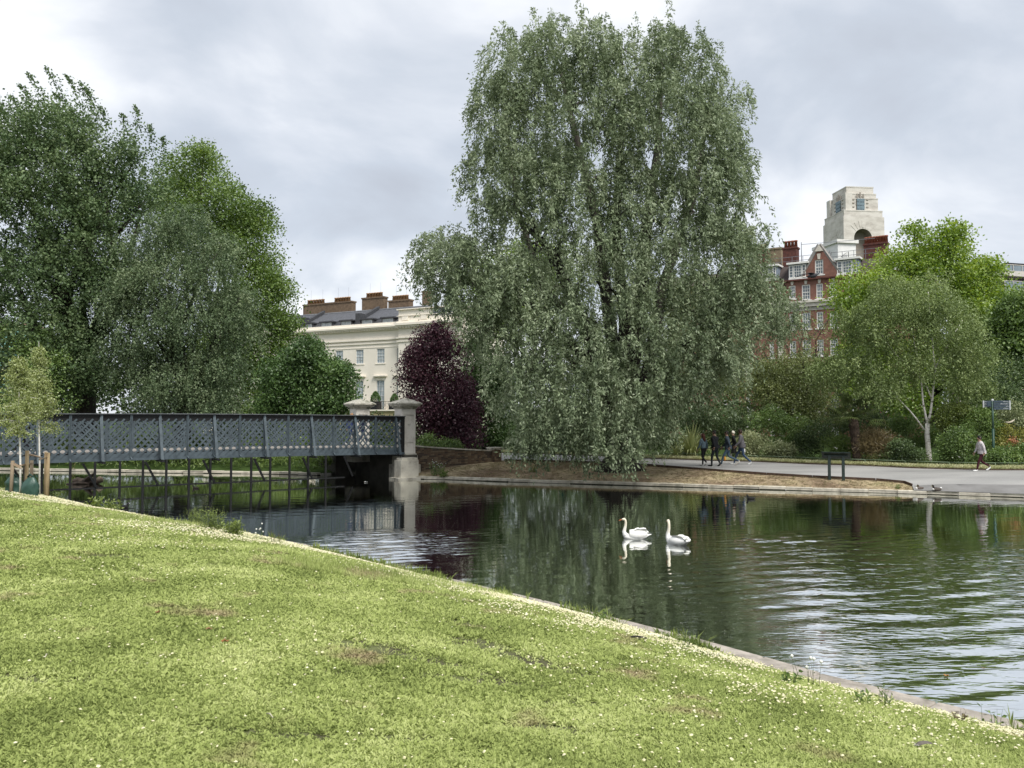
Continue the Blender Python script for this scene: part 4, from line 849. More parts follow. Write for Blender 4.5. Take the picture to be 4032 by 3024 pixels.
def low_band():      # ground-cover plants along the fence
    n = int(3600 * Q); xs = rng.uniform(1420, 2330, n); P = []
    for x in xs:
        Y = Yf(x) + rng.uniform(1.5, 2.8); X = X_at(x * K, Y); P.append((X, Y, .68 + rng.random() * (.20 + .25 * math.sin(x * .05) ** 2)))
    P = np.repeat(np.array(P), 9, 0) + rng.normal(size=(n * 9, 3)) * .07
    o = leaf_mesh('border_groundcover', P, unit(rng.normal(size=P.shape) + np.array([0, 0, .8])), .10, .035, rng.normal(.45, .25, len(P)), LM['shrub'], None); tag(o, 'low green bedding plants along the foot of the garden border', 'ground cover', kind='stuff')
low_band()
def flowers(name, label, spots, mat, size):
    P = []
    for (x, y, off, sx, sy, n) in spots:
        for i in range(n):
            xx = random.gauss(x, sx); yy = random.gauss(y, sy); Y = Yf(x) + off; c = Wp(xx * K, yy * K, Y); P += [tuple(c + Vector((random.gauss(0, .02), random.gauss(0, .02), random.gauss(0, .02)))) for _ in range(6)]
    P = np.array(P); o = leaf_mesh(name, P, rng.normal(size=P.shape), size, size, rng.normal(.6, .2, len(P)), mat, None); tag(o, label, 'flowers', kind='stuff')
flowers('white_roses', 'scattered small white blooms in the garden border', [(1660,905,2.4,50,20,8),(1740,915,2.2,40,20,5),(2035,868,2.2,40,10,6),(1900,970,1.4,80,6,8),(2120,985,1.2,60,5,6)], LM['white'], .040)

# striped strap-leaved plants
def straps(name, label, c, n, h, w, mats, spread=1., seed=1, curl=.5):
    r_ = random.Random(seed); root = thing(name, c, label, 'plant')
    for k in range(n):
        a = r_.uniform(0, 2 * math.pi); tilt = r_.uniform(.05, 1.) ** .8 * spread; L = h * r_.uniform(.7, 1.15); d = Vector((math.cos(a), math.sin(a), 0)); sd = Vector((-math.sin(a), math.cos(a), 0)); pts = []
        p = Vector(c) + d * .08; ang = rad(88) - tilt * .5; st = L / 8
        for i in range(9):
            pts.append(p.copy()); p = p + (d * math.cos(ang) + Vector((0, 0, 1)) * math.sin(ang)) * st; ang -= tilt * curl * (.3 + i * .11)
        mb = MB()
        for j, (s0, s1, m) in enumerate(((-1, -.45, 1), (-.45, .45, 0), (.45, 1, 1))):
            ring = []
            for i, q in enumerate(pts):
                ww = w * (1 - (i / 8) ** 2.2) * .5 + .003; lift = .12 * ww
                ring.append([q + sd * ww * s0 + Vector((0, 0, abs(s0) * lift)), q + sd * ww * s1 + Vector((0, 0, abs(s1) * lift))])
            mb.grid(ring, False, m, True)
        mb.build('leaf', mats, root)
gs = M('strap_green', (.16, .24, .06), (.10, .16, .04), scale=4, rough=.5); cs = M('strap_cream', (.66, .66, .34), (.50, .52, .22), scale=4, rough=.5)
straps('striped_flax_plant', 'large fountain of yellow-striped strap leaves behind the rail fence', (X_at(1492 * K, Yf(1492) + 1.5), Yf(1492) + 1.5, .6), 130, 2.15, .085, [gs, cs], 1.05, 3, .42)
straps('striped_flax_plant', 'smaller clump of striped strap leaves just left of the walking group', (X_at(1462 * K, Yf(1462) + 1.0), Yf(1462) + 1.0, .6), 60, 1.35, .07, [gs, cs], 1.25, 8, .5)
gs2 = M('strap_plain', (.12, .22, .08), (.08, .15, .05), scale=4, rough=.5)
straps('strap_leaf_plant', 'clump of green strap leaves to the right of the finger post', (X_at(2160 * K, Yf(2160) + 1.3), Yf(2160) + 1.3, .68), 46, 1.25, .05, [gs2, gs2], .9, 5, .45)
def palm():
    Y = Yf(1848) + .7; X = X_at(1850 * K, Y); b = Vector((X, Y, .68)); root = thing('fan_palm', b, 'dark fan palm with shaggy brown trunk in the garden border', 'palm tree')
    bk = M('palm_fibre', (.06, .042, .03), (.025, .018, .013), scale=14, rough=1, bump=.03, bscale=20, stretch=(1, 1, .5)); top = Wp(1843 * K, 903 * K, Y)
    mb = MB(); pts = [b.lerp(top, t) for t in np.linspace(-.05, 1, 14)]; mb.tube(pts, [.19 + .035 * (i % 2) + .05 * i / 14 for i in range(14)], 10, 0, False); mb.build('trunk', bk, root)
    gm = M('palm_leaf', (.09, .125, .035), (.05, .07, .02), scale=3, rough=.5); gd = M('palm_dry', (.20, .19, .12), (.12, .11, .07), scale=3, rough=.7); r_ = random.Random(2)
    for k in range(30):
        a = r_.uniform(0, 2 * math.pi); el = r_.uniform(-.45, 1.35); d = Vector((math.cos(a) * math.cos(el), math.sin(a) * math.cos(el), math.sin(el))); L = r_.uniform(.8, 1.15); c = top + d * L + Vector((0, 0, -.12)); mb = MB(); mb.tube([top, top + d * L * .5 + Vector((0, 0, .05)), c], [.02, .015, .012], 4)
        sd = d.cross(Vector((0, 0, 1))).normalized(); up = sd.cross(d).normalized()
        for j in range(22):
            f = (j / 21 - .5) * 4.2; e = d * math.cos(f) + sd * math.sin(f); tip = c + e * .62 + Vector((0, 0, -.18 * abs(math.sin(f * .5)) - .1)); n2 = (e.cross(up)).normalized() * .022
            mid = c + e * .35 + up * .02; mb.face([c, mid + n2, tip, mid - n2])
        mb.build('frond', gm, root)
palm()
# bank plants beyond the bridge
def bank_weeds():
    n = int(9500 * Q); P = []; line = resample([p for p in FAR2[:7]], .3)
    for i in range(n):
        j = random.randrange(len(line) - 1); t = line[j + 1] - line[j]; t = t / np.hypot(*t); nn = np.array([t[1], -t[0]]); d = .35 + random.random() ** .8 * 5; p = line[j] + nn * d + np.random.uniform(-.2, .2, 2)
        P.append((p[0], p[1], .15 + .28 * min(d, 3) + random.random() * (.35 + .5 * min(1, d / 2)) * (1 + .4 * math.sin(j * .9))))
    P = np.repeat(np.array(P), 6, 0) + rng.normal(size=(n * 6, 3)) * .09; v = .45 + .2 * np.sin(P[:, 0] * 1.3) + rng.normal(0, .2, len(P))
    o = leaf_mesh('bank_weeds', P, unit(rng.normal(size=P.shape) * .7 + np.array([0, 0, .8])), .24, .06, v, LM['grassy'], None); tag(o, 'tall green weeds and grass on the far bank seen under the bridge', 'weeds', kind='stuff')
bank_weeds()
# ------------------------------------------------------------------ instanced ground plants
def scatter(name, pts, idx, rot, scl, protos, label, cat):
    me = bpy.data.meshes.new(name + '_points'); n = len(pts); me.vertices.add(n); me.vertices.foreach_set('co', np.asarray(pts, np.float32).ravel())
    a = me.attributes.new('idx', 'INT', 'POINT'); a.data.foreach_set('value', np.asarray(idx, np.int32))
    a = me.attributes.new('rot', 'FLOAT_VECTOR', 'POINT'); a.data.foreach_set('vector', np.asarray(rot, np.float32).ravel())
    a = me.attributes.new('scl', 'FLOAT_VECTOR', 'POINT'); a.data.foreach_set('vector', np.asarray(scl, np.float32).ravel()); me.update()
    o = bpy.data.objects.new(name, me); COL.objects.link(o); tag(o, label, cat, kind='stuff')
    ng = bpy.data.node_groups.new(name, 'GeometryNodeTree'); ng.interface.new_socket('Geometry', in_out='INPUT', socket_type='NodeSocketGeometry'); ng.interface.new_socket('Geometry', in_out='OUTPUT', socket_type='NodeSocketGeometry')
    N = ng.nodes.new; L = ng.links.new; gi = N('NodeGroupInput'); go = N('NodeGroupOutput'); ip = N('GeometryNodeInstanceOnPoints'); L(gi.outputs[0], ip.inputs['Points'])
    jn = N('GeometryNodeJoinGeometry') if False else N('GeometryNodeGeometryToInstance')
    for p in protos[::-1]:
        oi = N('GeometryNodeObjectInfo'); oi.inputs['Object'].default_value = p; L(oi.outputs['Geometry'], jn.inputs[0])
    L(jn.outputs[0], ip.inputs['Instance']); ip.inputs['Pick Instance'].default_value = True
    def at(nm, ty, sock):
        x = N('GeometryNodeInputNamedAttribute'); x.data_type = ty; x.inputs['Name'].default_value = nm
        src = [s for s in x.outputs if s.enabled][0]
        if sock == 'Rotation': e = N('FunctionNodeEulerToRotation'); L(src, e.inputs[0]); src = e.outputs[0]
        L(src, ip.inputs[sock])
    at('idx', 'INT', 'Instance Index'); at('rot', 'FLOAT_VECTOR', 'Rotation'); at('scl', 'FLOAT_VECTOR', 'Scale'); L(ip.outputs[0], go.inputs[0])
    md = o.modifiers.new('scatter', 'NODES'); md.node_group = ng; return o
def proto(mb, mat):
    o = mb.build('proto', mat); COL.objects.unlink(o); return o
def tuft(seed, n, l, w, r, mat, h=.0, flat=.6):
    r_ = random.Random(seed); mb = MB()
    for k in range(n):
        a = r_.uniform(0, 6.283); q = r * r_.random() ** .5; b = Vector((math.cos(a * 1.7 + k) * q, math.sin(a * 1.7 + k) * q, r_.uniform(0, h))); el = r_.uniform(.15, 1.2) * flat + .1; d = Vector((math.cos(a) * math.cos(el), math.sin(a) * math.cos(el), math.sin(el))); sd = Vector((-math.sin(a), math.cos(a), r_.uniform(-.4, .4))).normalized(); L = l * r_.uniform(.6, 1.3); W = w * r_.uniform(.7, 1.3)
        m = b + d * L * .5 + Vector((0, 0, L * .08)); t = b + d * L - Vector((0, 0, L * .12)); mb.face([b, m + sd * W / 2, t, m - sd * W / 2])
    return proto(mb, mat)
def in_view(x, y, mar=1.12):
    u = np.abs(x / y * CP); v = (CAMZ - height(x, y)) / y
    return (y > 2.5) & (u < CX / F * mar + .03) & (v < (3024 - HY) / F * 1.12)
def lawn():
    gm = tuftmat('lawn_leaf', (.18, .225, .068), (.40, .465, .158), (.62, .66, .31), .8, (.40, .34, .20), .3)
    pr = [tuft(s, 12, .034, .014, .032, gm, .014, .75) for s in range(4)] + [tuft(9, 9, .065, .007, .03, gm, .0, 1.2), tuft(10, 9, .08, .006, .03, gm, .0, 1.3)]
    N = int(420000 * Q); y = 3.2 + 30 * rng.random(N) ** 1.7; x = rng.uniform(-.72, .72, N) * y
    x = x[:]; keep = in_view(x, y) & ~inside(x, y, POND) & isnear(x, y); x = x[keep]; y = y[keep]
    dn = pdist(x, y, NEAR); k = dn > .25; x = x[k]; y = y[k]; dn = dn[k]
    bare = np.sin(x * 2.1 + np.sin(y * 1.7) * 2) * np.sin(y * 3.3 + np.sin(x * 1.3) * 2) ; hsh = np.sin(x * .61 + 2) * np.sin(y * .83 + 1)
    pb = np.clip((bare * .6 + hsh * .5 - .62) * 5, 0, .88)
    for (bx, by, sx, sy) in ((1920, 2690, 1.0, .22), (2270, 2775, .5, .16), (1100, 2900, .7, .14), (1570, 2915, .6, .12), (700, 2400, .5, .14), (2190, 2870, .6, .14), (500, 2250, .7, .16), (1300, 2330, .8, .18), (150, 2680, .6, .15)):
        g_ = G(bx, by); pb = np.maximum(pb, .92 * np.exp(-(((x - g_.x) / sx) ** 2 + ((y - g_.y) / sy) ** 2) * 1.2))
    k = rng.random(len(x)) > pb; x = x[k]; y = y[k]; dn = dn[k]; n = len(x)
    z = height(x, y); sc = np.clip(.55 + y / 17, .8, 2.2) * rng.uniform(.7, 1.3, n); edge = dn < .9
    idx = rng.integers(0, 4, n); gr = rng.random(n); idx[gr < .10] = rng.integers(4, 6, (gr < .10).sum()); gz = (np.hypot((x + 1.9) / 1.9, (y - 13.6) / 1.1) < 1) | (np.hypot((x + 8) / 2, (y - 19.5) / .9) < .8); idx[gz & (gr < .75)] = 5
    scz = np.where(idx > 3, rng.uniform(.6, 1.2, n), 1.) * np.where(gz, 1.25, 1.)
    scatter('lawn_grass', np.column_stack([x, y, z - .004]), idx, np.column_stack([rng.normal(0, .12, n), rng.normal(0, .12, n), rng.uniform(0, 6.28, n)]), np.column_stack([sc, sc, sc * scz]), pr, 'short bright green clover and grass covering the near lawn', 'grass')
    # daisies and clover heads, thick along the kerb
    wm = tuftmat('daisy_petal', (.66, .62, .38), (.80, .76, .50), (.86, .84, .68), 2, None, .15); pm = tuftmat('clover_head', (.60, .54, .34), (.74, .68, .46), (.80, .76, .60), 2, None, .15)
    def daisy(mat, rr, h, seed):
        mb = MB(); r_ = random.Random(seed); P = [Vector((rr * math.cos(i * .785) * r_.uniform(.8, 1.1), rr * math.sin(i * .785) * r_.uniform(.8, 1.1), h)) for i in range(8)]; c = Vector((0, 0, h + rr * .55)); b = Vector((0, 0, h - rr * .4))
        for i in range(8): mb.face([P[i], P[(i + 1) % 8], c]); mb.face([P[(i + 1) % 8], P[i], b])
        return proto(mb, mat)
    dp = [daisy(wm, .012, .03, 1), daisy(wm, .010, .024, 2), daisy(pm, .011, .028, 3)]
    N = int(1300000 * Q); y = 3.2 + 30 * rng.random(N) ** 1.4; x = rng.uniform(-.72, .72, N) * y; keep = in_view(x, y) & ~inside(x, y, POND) & isnear(x, y); x = x[keep]; y = y[keep]; dn = pdist(x, y, NEAR)
    wid = .95 + .45 * np.sin(x * .8 + 1) + .3 * np.sin(y * 1.9); patch = np.clip(.5 + .5 * np.sin(x * 3.1 + np.sin(y * 2)) * np.sin(y * 2.7) + .5 * np.sin(x * 7.3 + 2 * np.sin(y * 5)) * np.sin(y * 6.1 + x), .04, 1)
    p = np.where(y > 12, 1.5, .80) * np.exp(-(dn / (wid * np.where(y > 12, 1.45, 1.))) ** 1.6) * np.maximum(patch, np.where(y > 12, .35, 0)) + .0012 + .009 * np.clip(np.sin(x * 1.1 + 4) * np.sin(y * .9 + 1) - .3, 0, 1) + np.where(x > .8, .035 * patch * np.exp(-dn / 2.4), 0)
    k = (rng.random(len(x)) < p) & (dn > .28); x = x[k]; y = y[k]; n = len(x); sc = np.clip(.80 + y / 24, .9, 2.0) * rng.uniform(.65, 1.2, n); z = height(x, y) + .022 * np.clip(.55 + y / 17, .8, 2.2) + .012 * (y > 12)
    scatter('daisies', np.column_stack([x, y, z]), rng.integers(0, 3, n), np.column_stack([rng.normal(0, .25, n), rng.normal(0, .25, n), rng.uniform(0, 6.28, n)]), np.column_stack([sc] * 3), dp, 'small cream-white daisies and clover heads thick along the kerb', 'flowers')
lawn()
def kerb_tufts():
    gm = tuftmat('kerb_weed_leaf', (.10, .14, .04), (.24, .30, .09), (.42, .44, .20), 1.5, None, .3); pr = [tuft(51, 16, .13, .012, .03, gm, 0, 1.4), tuft(52, 18, .09, .02, .05, gm, .01, 1.0), tuft(53, 10, .20, .008, .02, gm, 0, 1.5)]
    q = np.array(resample(NEAR[1:14], .012)); n = int(2600 * Q); i = rng.integers(1, len(q) - 1, n); t = q[i + 1] - q[i - 1]; t /= np.hypot(t[:, 0], t[:, 1])[:, None]; nn = np.column_stack([-t[:, 1], t[:, 0]]); d = .30 + np.abs(rng.normal(0, .10, n)); cl = np.sin(i * .011) + np.sin(i * .037 + 1) + np.sin(i * .0043) > rng.normal(.2, .5, n); p = q[i] + nn * d[:, None]; p = p[cl]; n = len(p); sc = rng.uniform(.5, 1.25, n) * (1 + .03 * p[:, 1])
    scatter('kerb_weeds', np.column_stack([p, height(p[:, 0], p[:, 1])]), rng.integers(0, 3, n), np.column_stack([rng.normal(0, .15, n), rng.normal(0, .15, n), rng.uniform(0, 6.28, n)]), np.column_stack([sc] * 3), pr, 'straggly grass and weeds growing over the near kerb', 'weeds')
kerb_tufts()
def bank_grass():
    gm = tuftmat('dry_grass_leaf', (.15, .12, .07), (.28, .235, .135), (.42, .36, .21), .5, (.14, .17, .06), .3)
    pr = [tuft(21, 12, .07, .010, .06, gm, 0, .7), tuft(22, 12, .05, .012, .06, gm, 0, .5)]
    N = int(26000 * Q); x = rng.uniform(-6, 18, N); y = rng.uniform(34, 50, N); df = pdist(x, y, FARALL); pe = [tuple(p.xy) for p in EDGE_N]; poly = FARS[:6] + pe[::-1] + [(-1.2, 47), (-5, 44.7)]
    k = inside(x, y, poly) & (df > .35) & (rng.random(N) < .8 - .5 * np.exp(-(((x - wb.x) / 4) ** 2 + ((y - wb.y + .5) / 2.2) ** 2))); x = x[k]; y = y[k]; n = len(x); sc = rng.uniform(.7, 1.5, n)
    scatter('bank_grass', np.column_stack([x, y, height(x, y)]), rng.integers(0, 2, n), np.column_stack([np.zeros(n), np.zeros(n), rng.uniform(0, 6.28, n)]), np.column_stack([sc] * 3), pr, 'short straw-coloured dry grass on the bank round the willow', 'grass')
    # verge strip behind the rail
    vm = tuftmat('verge_leaf', (.34, .38, .17), (.58, .58, .34), (.76, .74, .54), 1.2, None, .3); pv = [tuft(31, 14, .15, .03, .10, vm, .05, 1.1)]
    N = int(14000 * Q); xd = rng.uniform(1060, 2300, N); Y = np.interp((xd * K - CX) / F / CP, fx, fy) + .08 + rng.random(N) * 1.0; X = (xd * K - CX) / F / CP * Y; z = height(X, Y) + .02; sc = rng.uniform(.7, 1.4, N)
    scatter('verge_grass', np.column_stack([X, Y, z]), np.zeros(N), np.column_stack([np.zeros(N), np.zeros(N), rng.uniform(0, 6.28, N)]), np.column_stack([sc] * 3), pv, 'pale flowering grass strip between the path and the garden border', 'grass')
bank_grass()

# weeds and taller tufts along the near kerb (single plants one can point at)
def weed(c, label, h, n, mat, w=.007, spread=.5, name='weed', lw=.03, seed=1, heads=0, hm=None, leaves=True):
    r_ = random.Random(seed); root = thing(name, c, label, 'plant'); mb = MB(); P = []; A = []; Hd = []
    for k in range(n):
        a = r_.uniform(0, 6.28); L = h * r_.uniform(.5, 1.1); tl = r_.uniform(.0, spread); b = Vector(c) + Vector((r_.gauss(0, .12), r_.gauss(0, .12), -.02)) * h * 2; d = Vector((math.cos(a) * tl, math.sin(a) * tl, 1)).normalized(); t = b + d * L
        mb.tube([b, b.lerp(t, .5) + Vector((0, 0, .02)), t], [w * .35, w * .28, w * .12], 4); Hd.append(t)
        for j in range(int(L / .035) if leaves else 4): q = b.lerp(t, r_.uniform(.05, 1)); P.append(q); A.append((r_.gauss(0, .8), r_.gauss(0, .8), r_.uniform(0, .7)))
    mb.build('stems', mat, root); P = np.array([tuple(p) for p in P]); leaf_mesh('leaves', P, np.array(A), rng.uniform(.6, 1.3, len(P)) * lw * 2.2, rng.uniform(.6, 1.3, len(P)) * lw, rng.normal(.5, .2, len(P)), mat, root)
    if heads:
        mb = MB()
        for t in Hd[:heads]: mb.tube([t, t + Vector((0, 0, .02)), t + Vector((0, 0, .035))], [.008, .020, .006], 7)
        mb.build('flower_heads', hm, root)
    return root
W = M('white_flower', (.8, .8, .76), (.7, .7, .62), scale=20, rough=.8)
weed(G(372, 2010), 'left bushy bright green weed on the lawn edge below the bridge', .42, 16, LM['brightshrub'], lw=.055, seed=1)
weed(G(448, 2020), 'right bushy bright green weed with reddish tips beside it', .42, 18, LM['brightshrub'], lw=.055, seed=2)
weed(G(225, 1966), 'small leafy green weed beside the wooden stake', .30, 14, LM['brightshrub'], lw=.05, seed=3)
weed(G(280, 1968), 'tall reddish dock weed on the lawn crest near the stake', .42, 5, LM['brown'], lw=.04, seed=4, spread=.15)
weed(G(650, 2052), 'small thin grass tuft on the lawn edge left of the tall tussock', .35, 14, LM['grassy'], lw=.010, seed=5, spread=.3)
weed(G(770, 2078), 'tall grass tussock on the kerb, leftmost of three', .55, 110, LM['brightshrub'], lw=.018, seed=6, spread=.35)
weed(G(840, 2095), 'tall grass tussock on the kerb, middle of three', .55, 110, LM['brightshrub'], lw=.018, seed=7, spread=.35)
weed(G(920, 2118), 'lower leafy tussock on the kerb, rightmost of three', .40, 80, LM['brightshrub'], lw=.03, seed=8, spread=.5)
weed(G(1010, 2135), 'slender stems topped with white flowers on the kerb', .38, 9, LM['grassy'], lw=.012, seed=9, heads=6, hm=W, leaves=False, spread=.3)
weed(G(1080, 2150), 'thin brown grass stems beside the white-flowered stems', .34, 22, LM['brown'], lw=.008, seed=10, spread=.3)
weed(G(1762, 2282), 'small reddish weed on the kerb left of the swans', .16, 10, LM['brown'], lw=.02, seed=11)
weed(G(1965, 2340), 'little green weed on the kerb, mid way along', .15, 9, LM['shrub'], lw=.018, seed=12)
weed(G(2370, 2460), 'bushy green weed on the kerb below the left swan', .20, 14, LM['shrub'], lw=.022, seed=13)
weed(G(2600, 2530), 'pale stemmed weed on the kerb above the black feather', .21, 8, LM['birch'], lw=.018, seed=14, spread=.25)
weed(G(2690, 2560), 'spreading twiggy weed leaning over the kerb', .22, 12, LM['birch'], lw=.018, seed=15)
weed(G(3110, 2700), 'leafy weed on the kerb left of the white-flowered stems', .17, 14, LM['shrub'], lw=.028, seed=16)
weed(G(3180, 2705), 'tall thin stems with small white flowers over the water', .30, 8, LM['grassy'], lw=.010, seed=17, heads=5, hm=W, leaves=False, spread=.35)
weed(G(3395, 2780), 'dark leafy weed between the flowering stems and the spiky weed', .14, 12, LM['shrub'], lw=.025, seed=18)
weed(G(3485, 2790), 'spiky upright weed on the kerb near the right edge', .20, 9, LM['birch'], lw=.02, seed=19, spread=.25)
weed(G(3915, 2870), 'tall spire-shaped green weed at the lower right corner kerb', .24, 6, LM['shrub'], lw=.025, seed=20, spread=.2)
weed(G(3770, 2850), 'low brownish weed left of the spire-shaped weed', .12, 12, LM['brown'], lw=.022, seed=21)
weed(G(1722, 1872), 'clump of white ox-eye daisies at the foot of the brick wall', .75, 30, LM['shrub'], lw=.03, seed=22, heads=28, hm=W, name='daisy_clump', spread=.5, w=.02)
weed(G(1745, 1880), 'green weeds on the kerb beside the white ox-eye daisies', .40, 26, LM['grassy'], lw=.05, seed=23)
weed(G(2100, 1860), 'patch of green weeds on the dry bank, left part', .35, 30, LM['grassy'], lw=.03, seed=24, spread=.9)
weed(G(2160, 1856), 'patch of green weeds on the dry bank, right part', .35, 30, LM['olive'], lw=.03, seed=25, spread=.9)
weed(G(3535, 1925), 'small green weed on the bank end by the resting ducks', .14, 12, LM['grassy'], lw=.04, seed=26)
# ------------------------------------------------------------------ buildings
GL = M('window_glass', (.16, .20, .23), (.08, .10, .12), scale=1.2, rough=.12, spec=.6, contrast=(.4, .6))
GLC = M('curtained_glass', (.42, .47, .50), (.22, .27, .30), scale=3, rough=.25, spec=.6, stretch=(3, 3, .3), contrast=(.4, .6))
WP = M('white_paint', (.80, .79, .76), (.70, .69, .66), scale=3, rough=.6)
def win(Fr, root, a0, a1, z0, z1, mats, deep=.14, fw=.06, cols=3, rows=4, mull=.025, name='window', surround=None, sw=.13, sill=True, base=0.):
    """sash window: frame (part) with panes and glazing bars, sunk in the wall"""
    mb = MB()
    for q in ((a0, a0 + fw, z0, z1), (a1 - fw, a1, z0, z1), (a0 + fw, a1 - fw, z0, z0 + fw), (a0 + fw, a1 - fw, z1 - fw, z1), (a0 + fw, a1 - fw, (z0 + z1) / 2 - fw * .35, (z0 + z1) / 2 + fw * .35)): mb.box(Fr, q[0], q[1], base - .02, base + .03, q[2], q[3])
    for i in range(1, cols): c = a0 + fw + (a1 - a0 - 2 * fw) * i / cols; mb.box(Fr, c - mull / 2, c + mull / 2, base - .015, base + .022, z0 + fw, z1 - fw)
    for j in range(1, rows):
        c = z0 + fw + (z1 - z0 - 2 * fw) * j / rows
        if rows % 2 == 0 and j == rows // 2: continue
        mb.box(Fr, a0 + fw, a1 - fw, base - .013, base + .020, c - mull / 2, c + mull / 2)
    f = mb.build(name, mats[0], root)
    mb = MB(); mb.box(Fr, a0 + .01, a1 - .01, base - .03, base - .017, z0 + .01, z1 - .01); mb.build('pane', mats[1], f)
    if surround:
        mb = MB(); s = sw
        for q in ((a0 - s, a0, z0, z1 + s), (a1, a1 + s, z0, z1 + s), (a0, a1, z1, z1 + s)): mb.box(Fr, q[0], q[1], base - .02, base + .07, q[2], q[3])
        mb.build('surround', surround, f)
    if sill: mb = MB(); mb.box(Fr, a0 - .2, a1 + .2, base - .02, base + .16, z0 - .14, z0 - .01); mb.build('sill', surround or mats[0], f)
    return f
def wall_with_holes(mb, Fr, a0, a1, z0, z1, holes, deep, m=0, b=0., mh=0):
    """wall face on b with rectangular openings that have real reveals"""
    xs = sorted({a0, a1} | {h[0] for h in holes} | {h[1] for h in holes}); zs = sorted({z0, z1} | {h[2] for h in holes} | {h[3] for h in holes})
    for i in range(len(xs) - 1):
        for j in range(len(zs) - 1):
            cx, cz = (xs[i] + xs[i + 1]) / 2, (zs[j] + zs[j + 1]) / 2
            if any(h[0] < cx < h[1] and h[2] < cz < h[3] for h in holes): continue
            mb.face([Fr(xs[i], b, zs[j]), Fr(xs[i + 1], b, zs[j]), Fr(xs[i + 1], b, zs[j + 1]), Fr(xs[i], b, zs[j + 1])], m)
    for h in holes:
        x0, x1, y0, y1 = h; c = [(x0, y0), (x1, y0), (x1, y1), (x0, y1)]
        for k in range(4): p, q = c[k], c[(k + 1) % 4]; mb.face([Fr(p[0], b, p[1]), Fr(p[0], b - deep, p[1]), Fr(q[0], b - deep, q[1]), Fr(q[0], b, q[1])], mh)
        mb.face([Fr(x0, b - deep, y0), Fr(x1, b - deep, y0), Fr(x1, b - deep, y1), Fr(x0, b - deep, y1)], mh)
def R(Fr, x0, y0, x1, y1):    # pixel rectangle -> local rectangle a0,a1,z0,z1
    a0, zt = Fr.px(x0, (y0 + y1) / 2)[0], Fr.px((x0 + x1) / 2, y0)[1]; a1, zb = Fr.px(x1, (y0 + y1) / 2)[0], Fr.px((x0 + x1) / 2, y1)[1]
    return a0, a1, zb, zt
def Z3(x, y): return 1000 + x / 2.765, 1050 + y / 2.765      # crops of the photograph used for measuring
def Z4(x, y): return 2900 + x / 2.86, 680 + y / 2.86
def pots(root, Fr, a0, a1, b, z, n, mat, h=.55, r=.17):
    for i in range(n):
        a = a0 + (a1 - a0) * (i + .5) / n; mb = MB(); mb.tube([Fr(a, b, z), Fr(a, b, z + h * .8), Fr(a, b, z + h * .82), Fr(a, b, z + h)], [r * 1.05, r * .85, r * 1.1, r * 1.0], 8); mb.build('chimney_pot', mat, root)
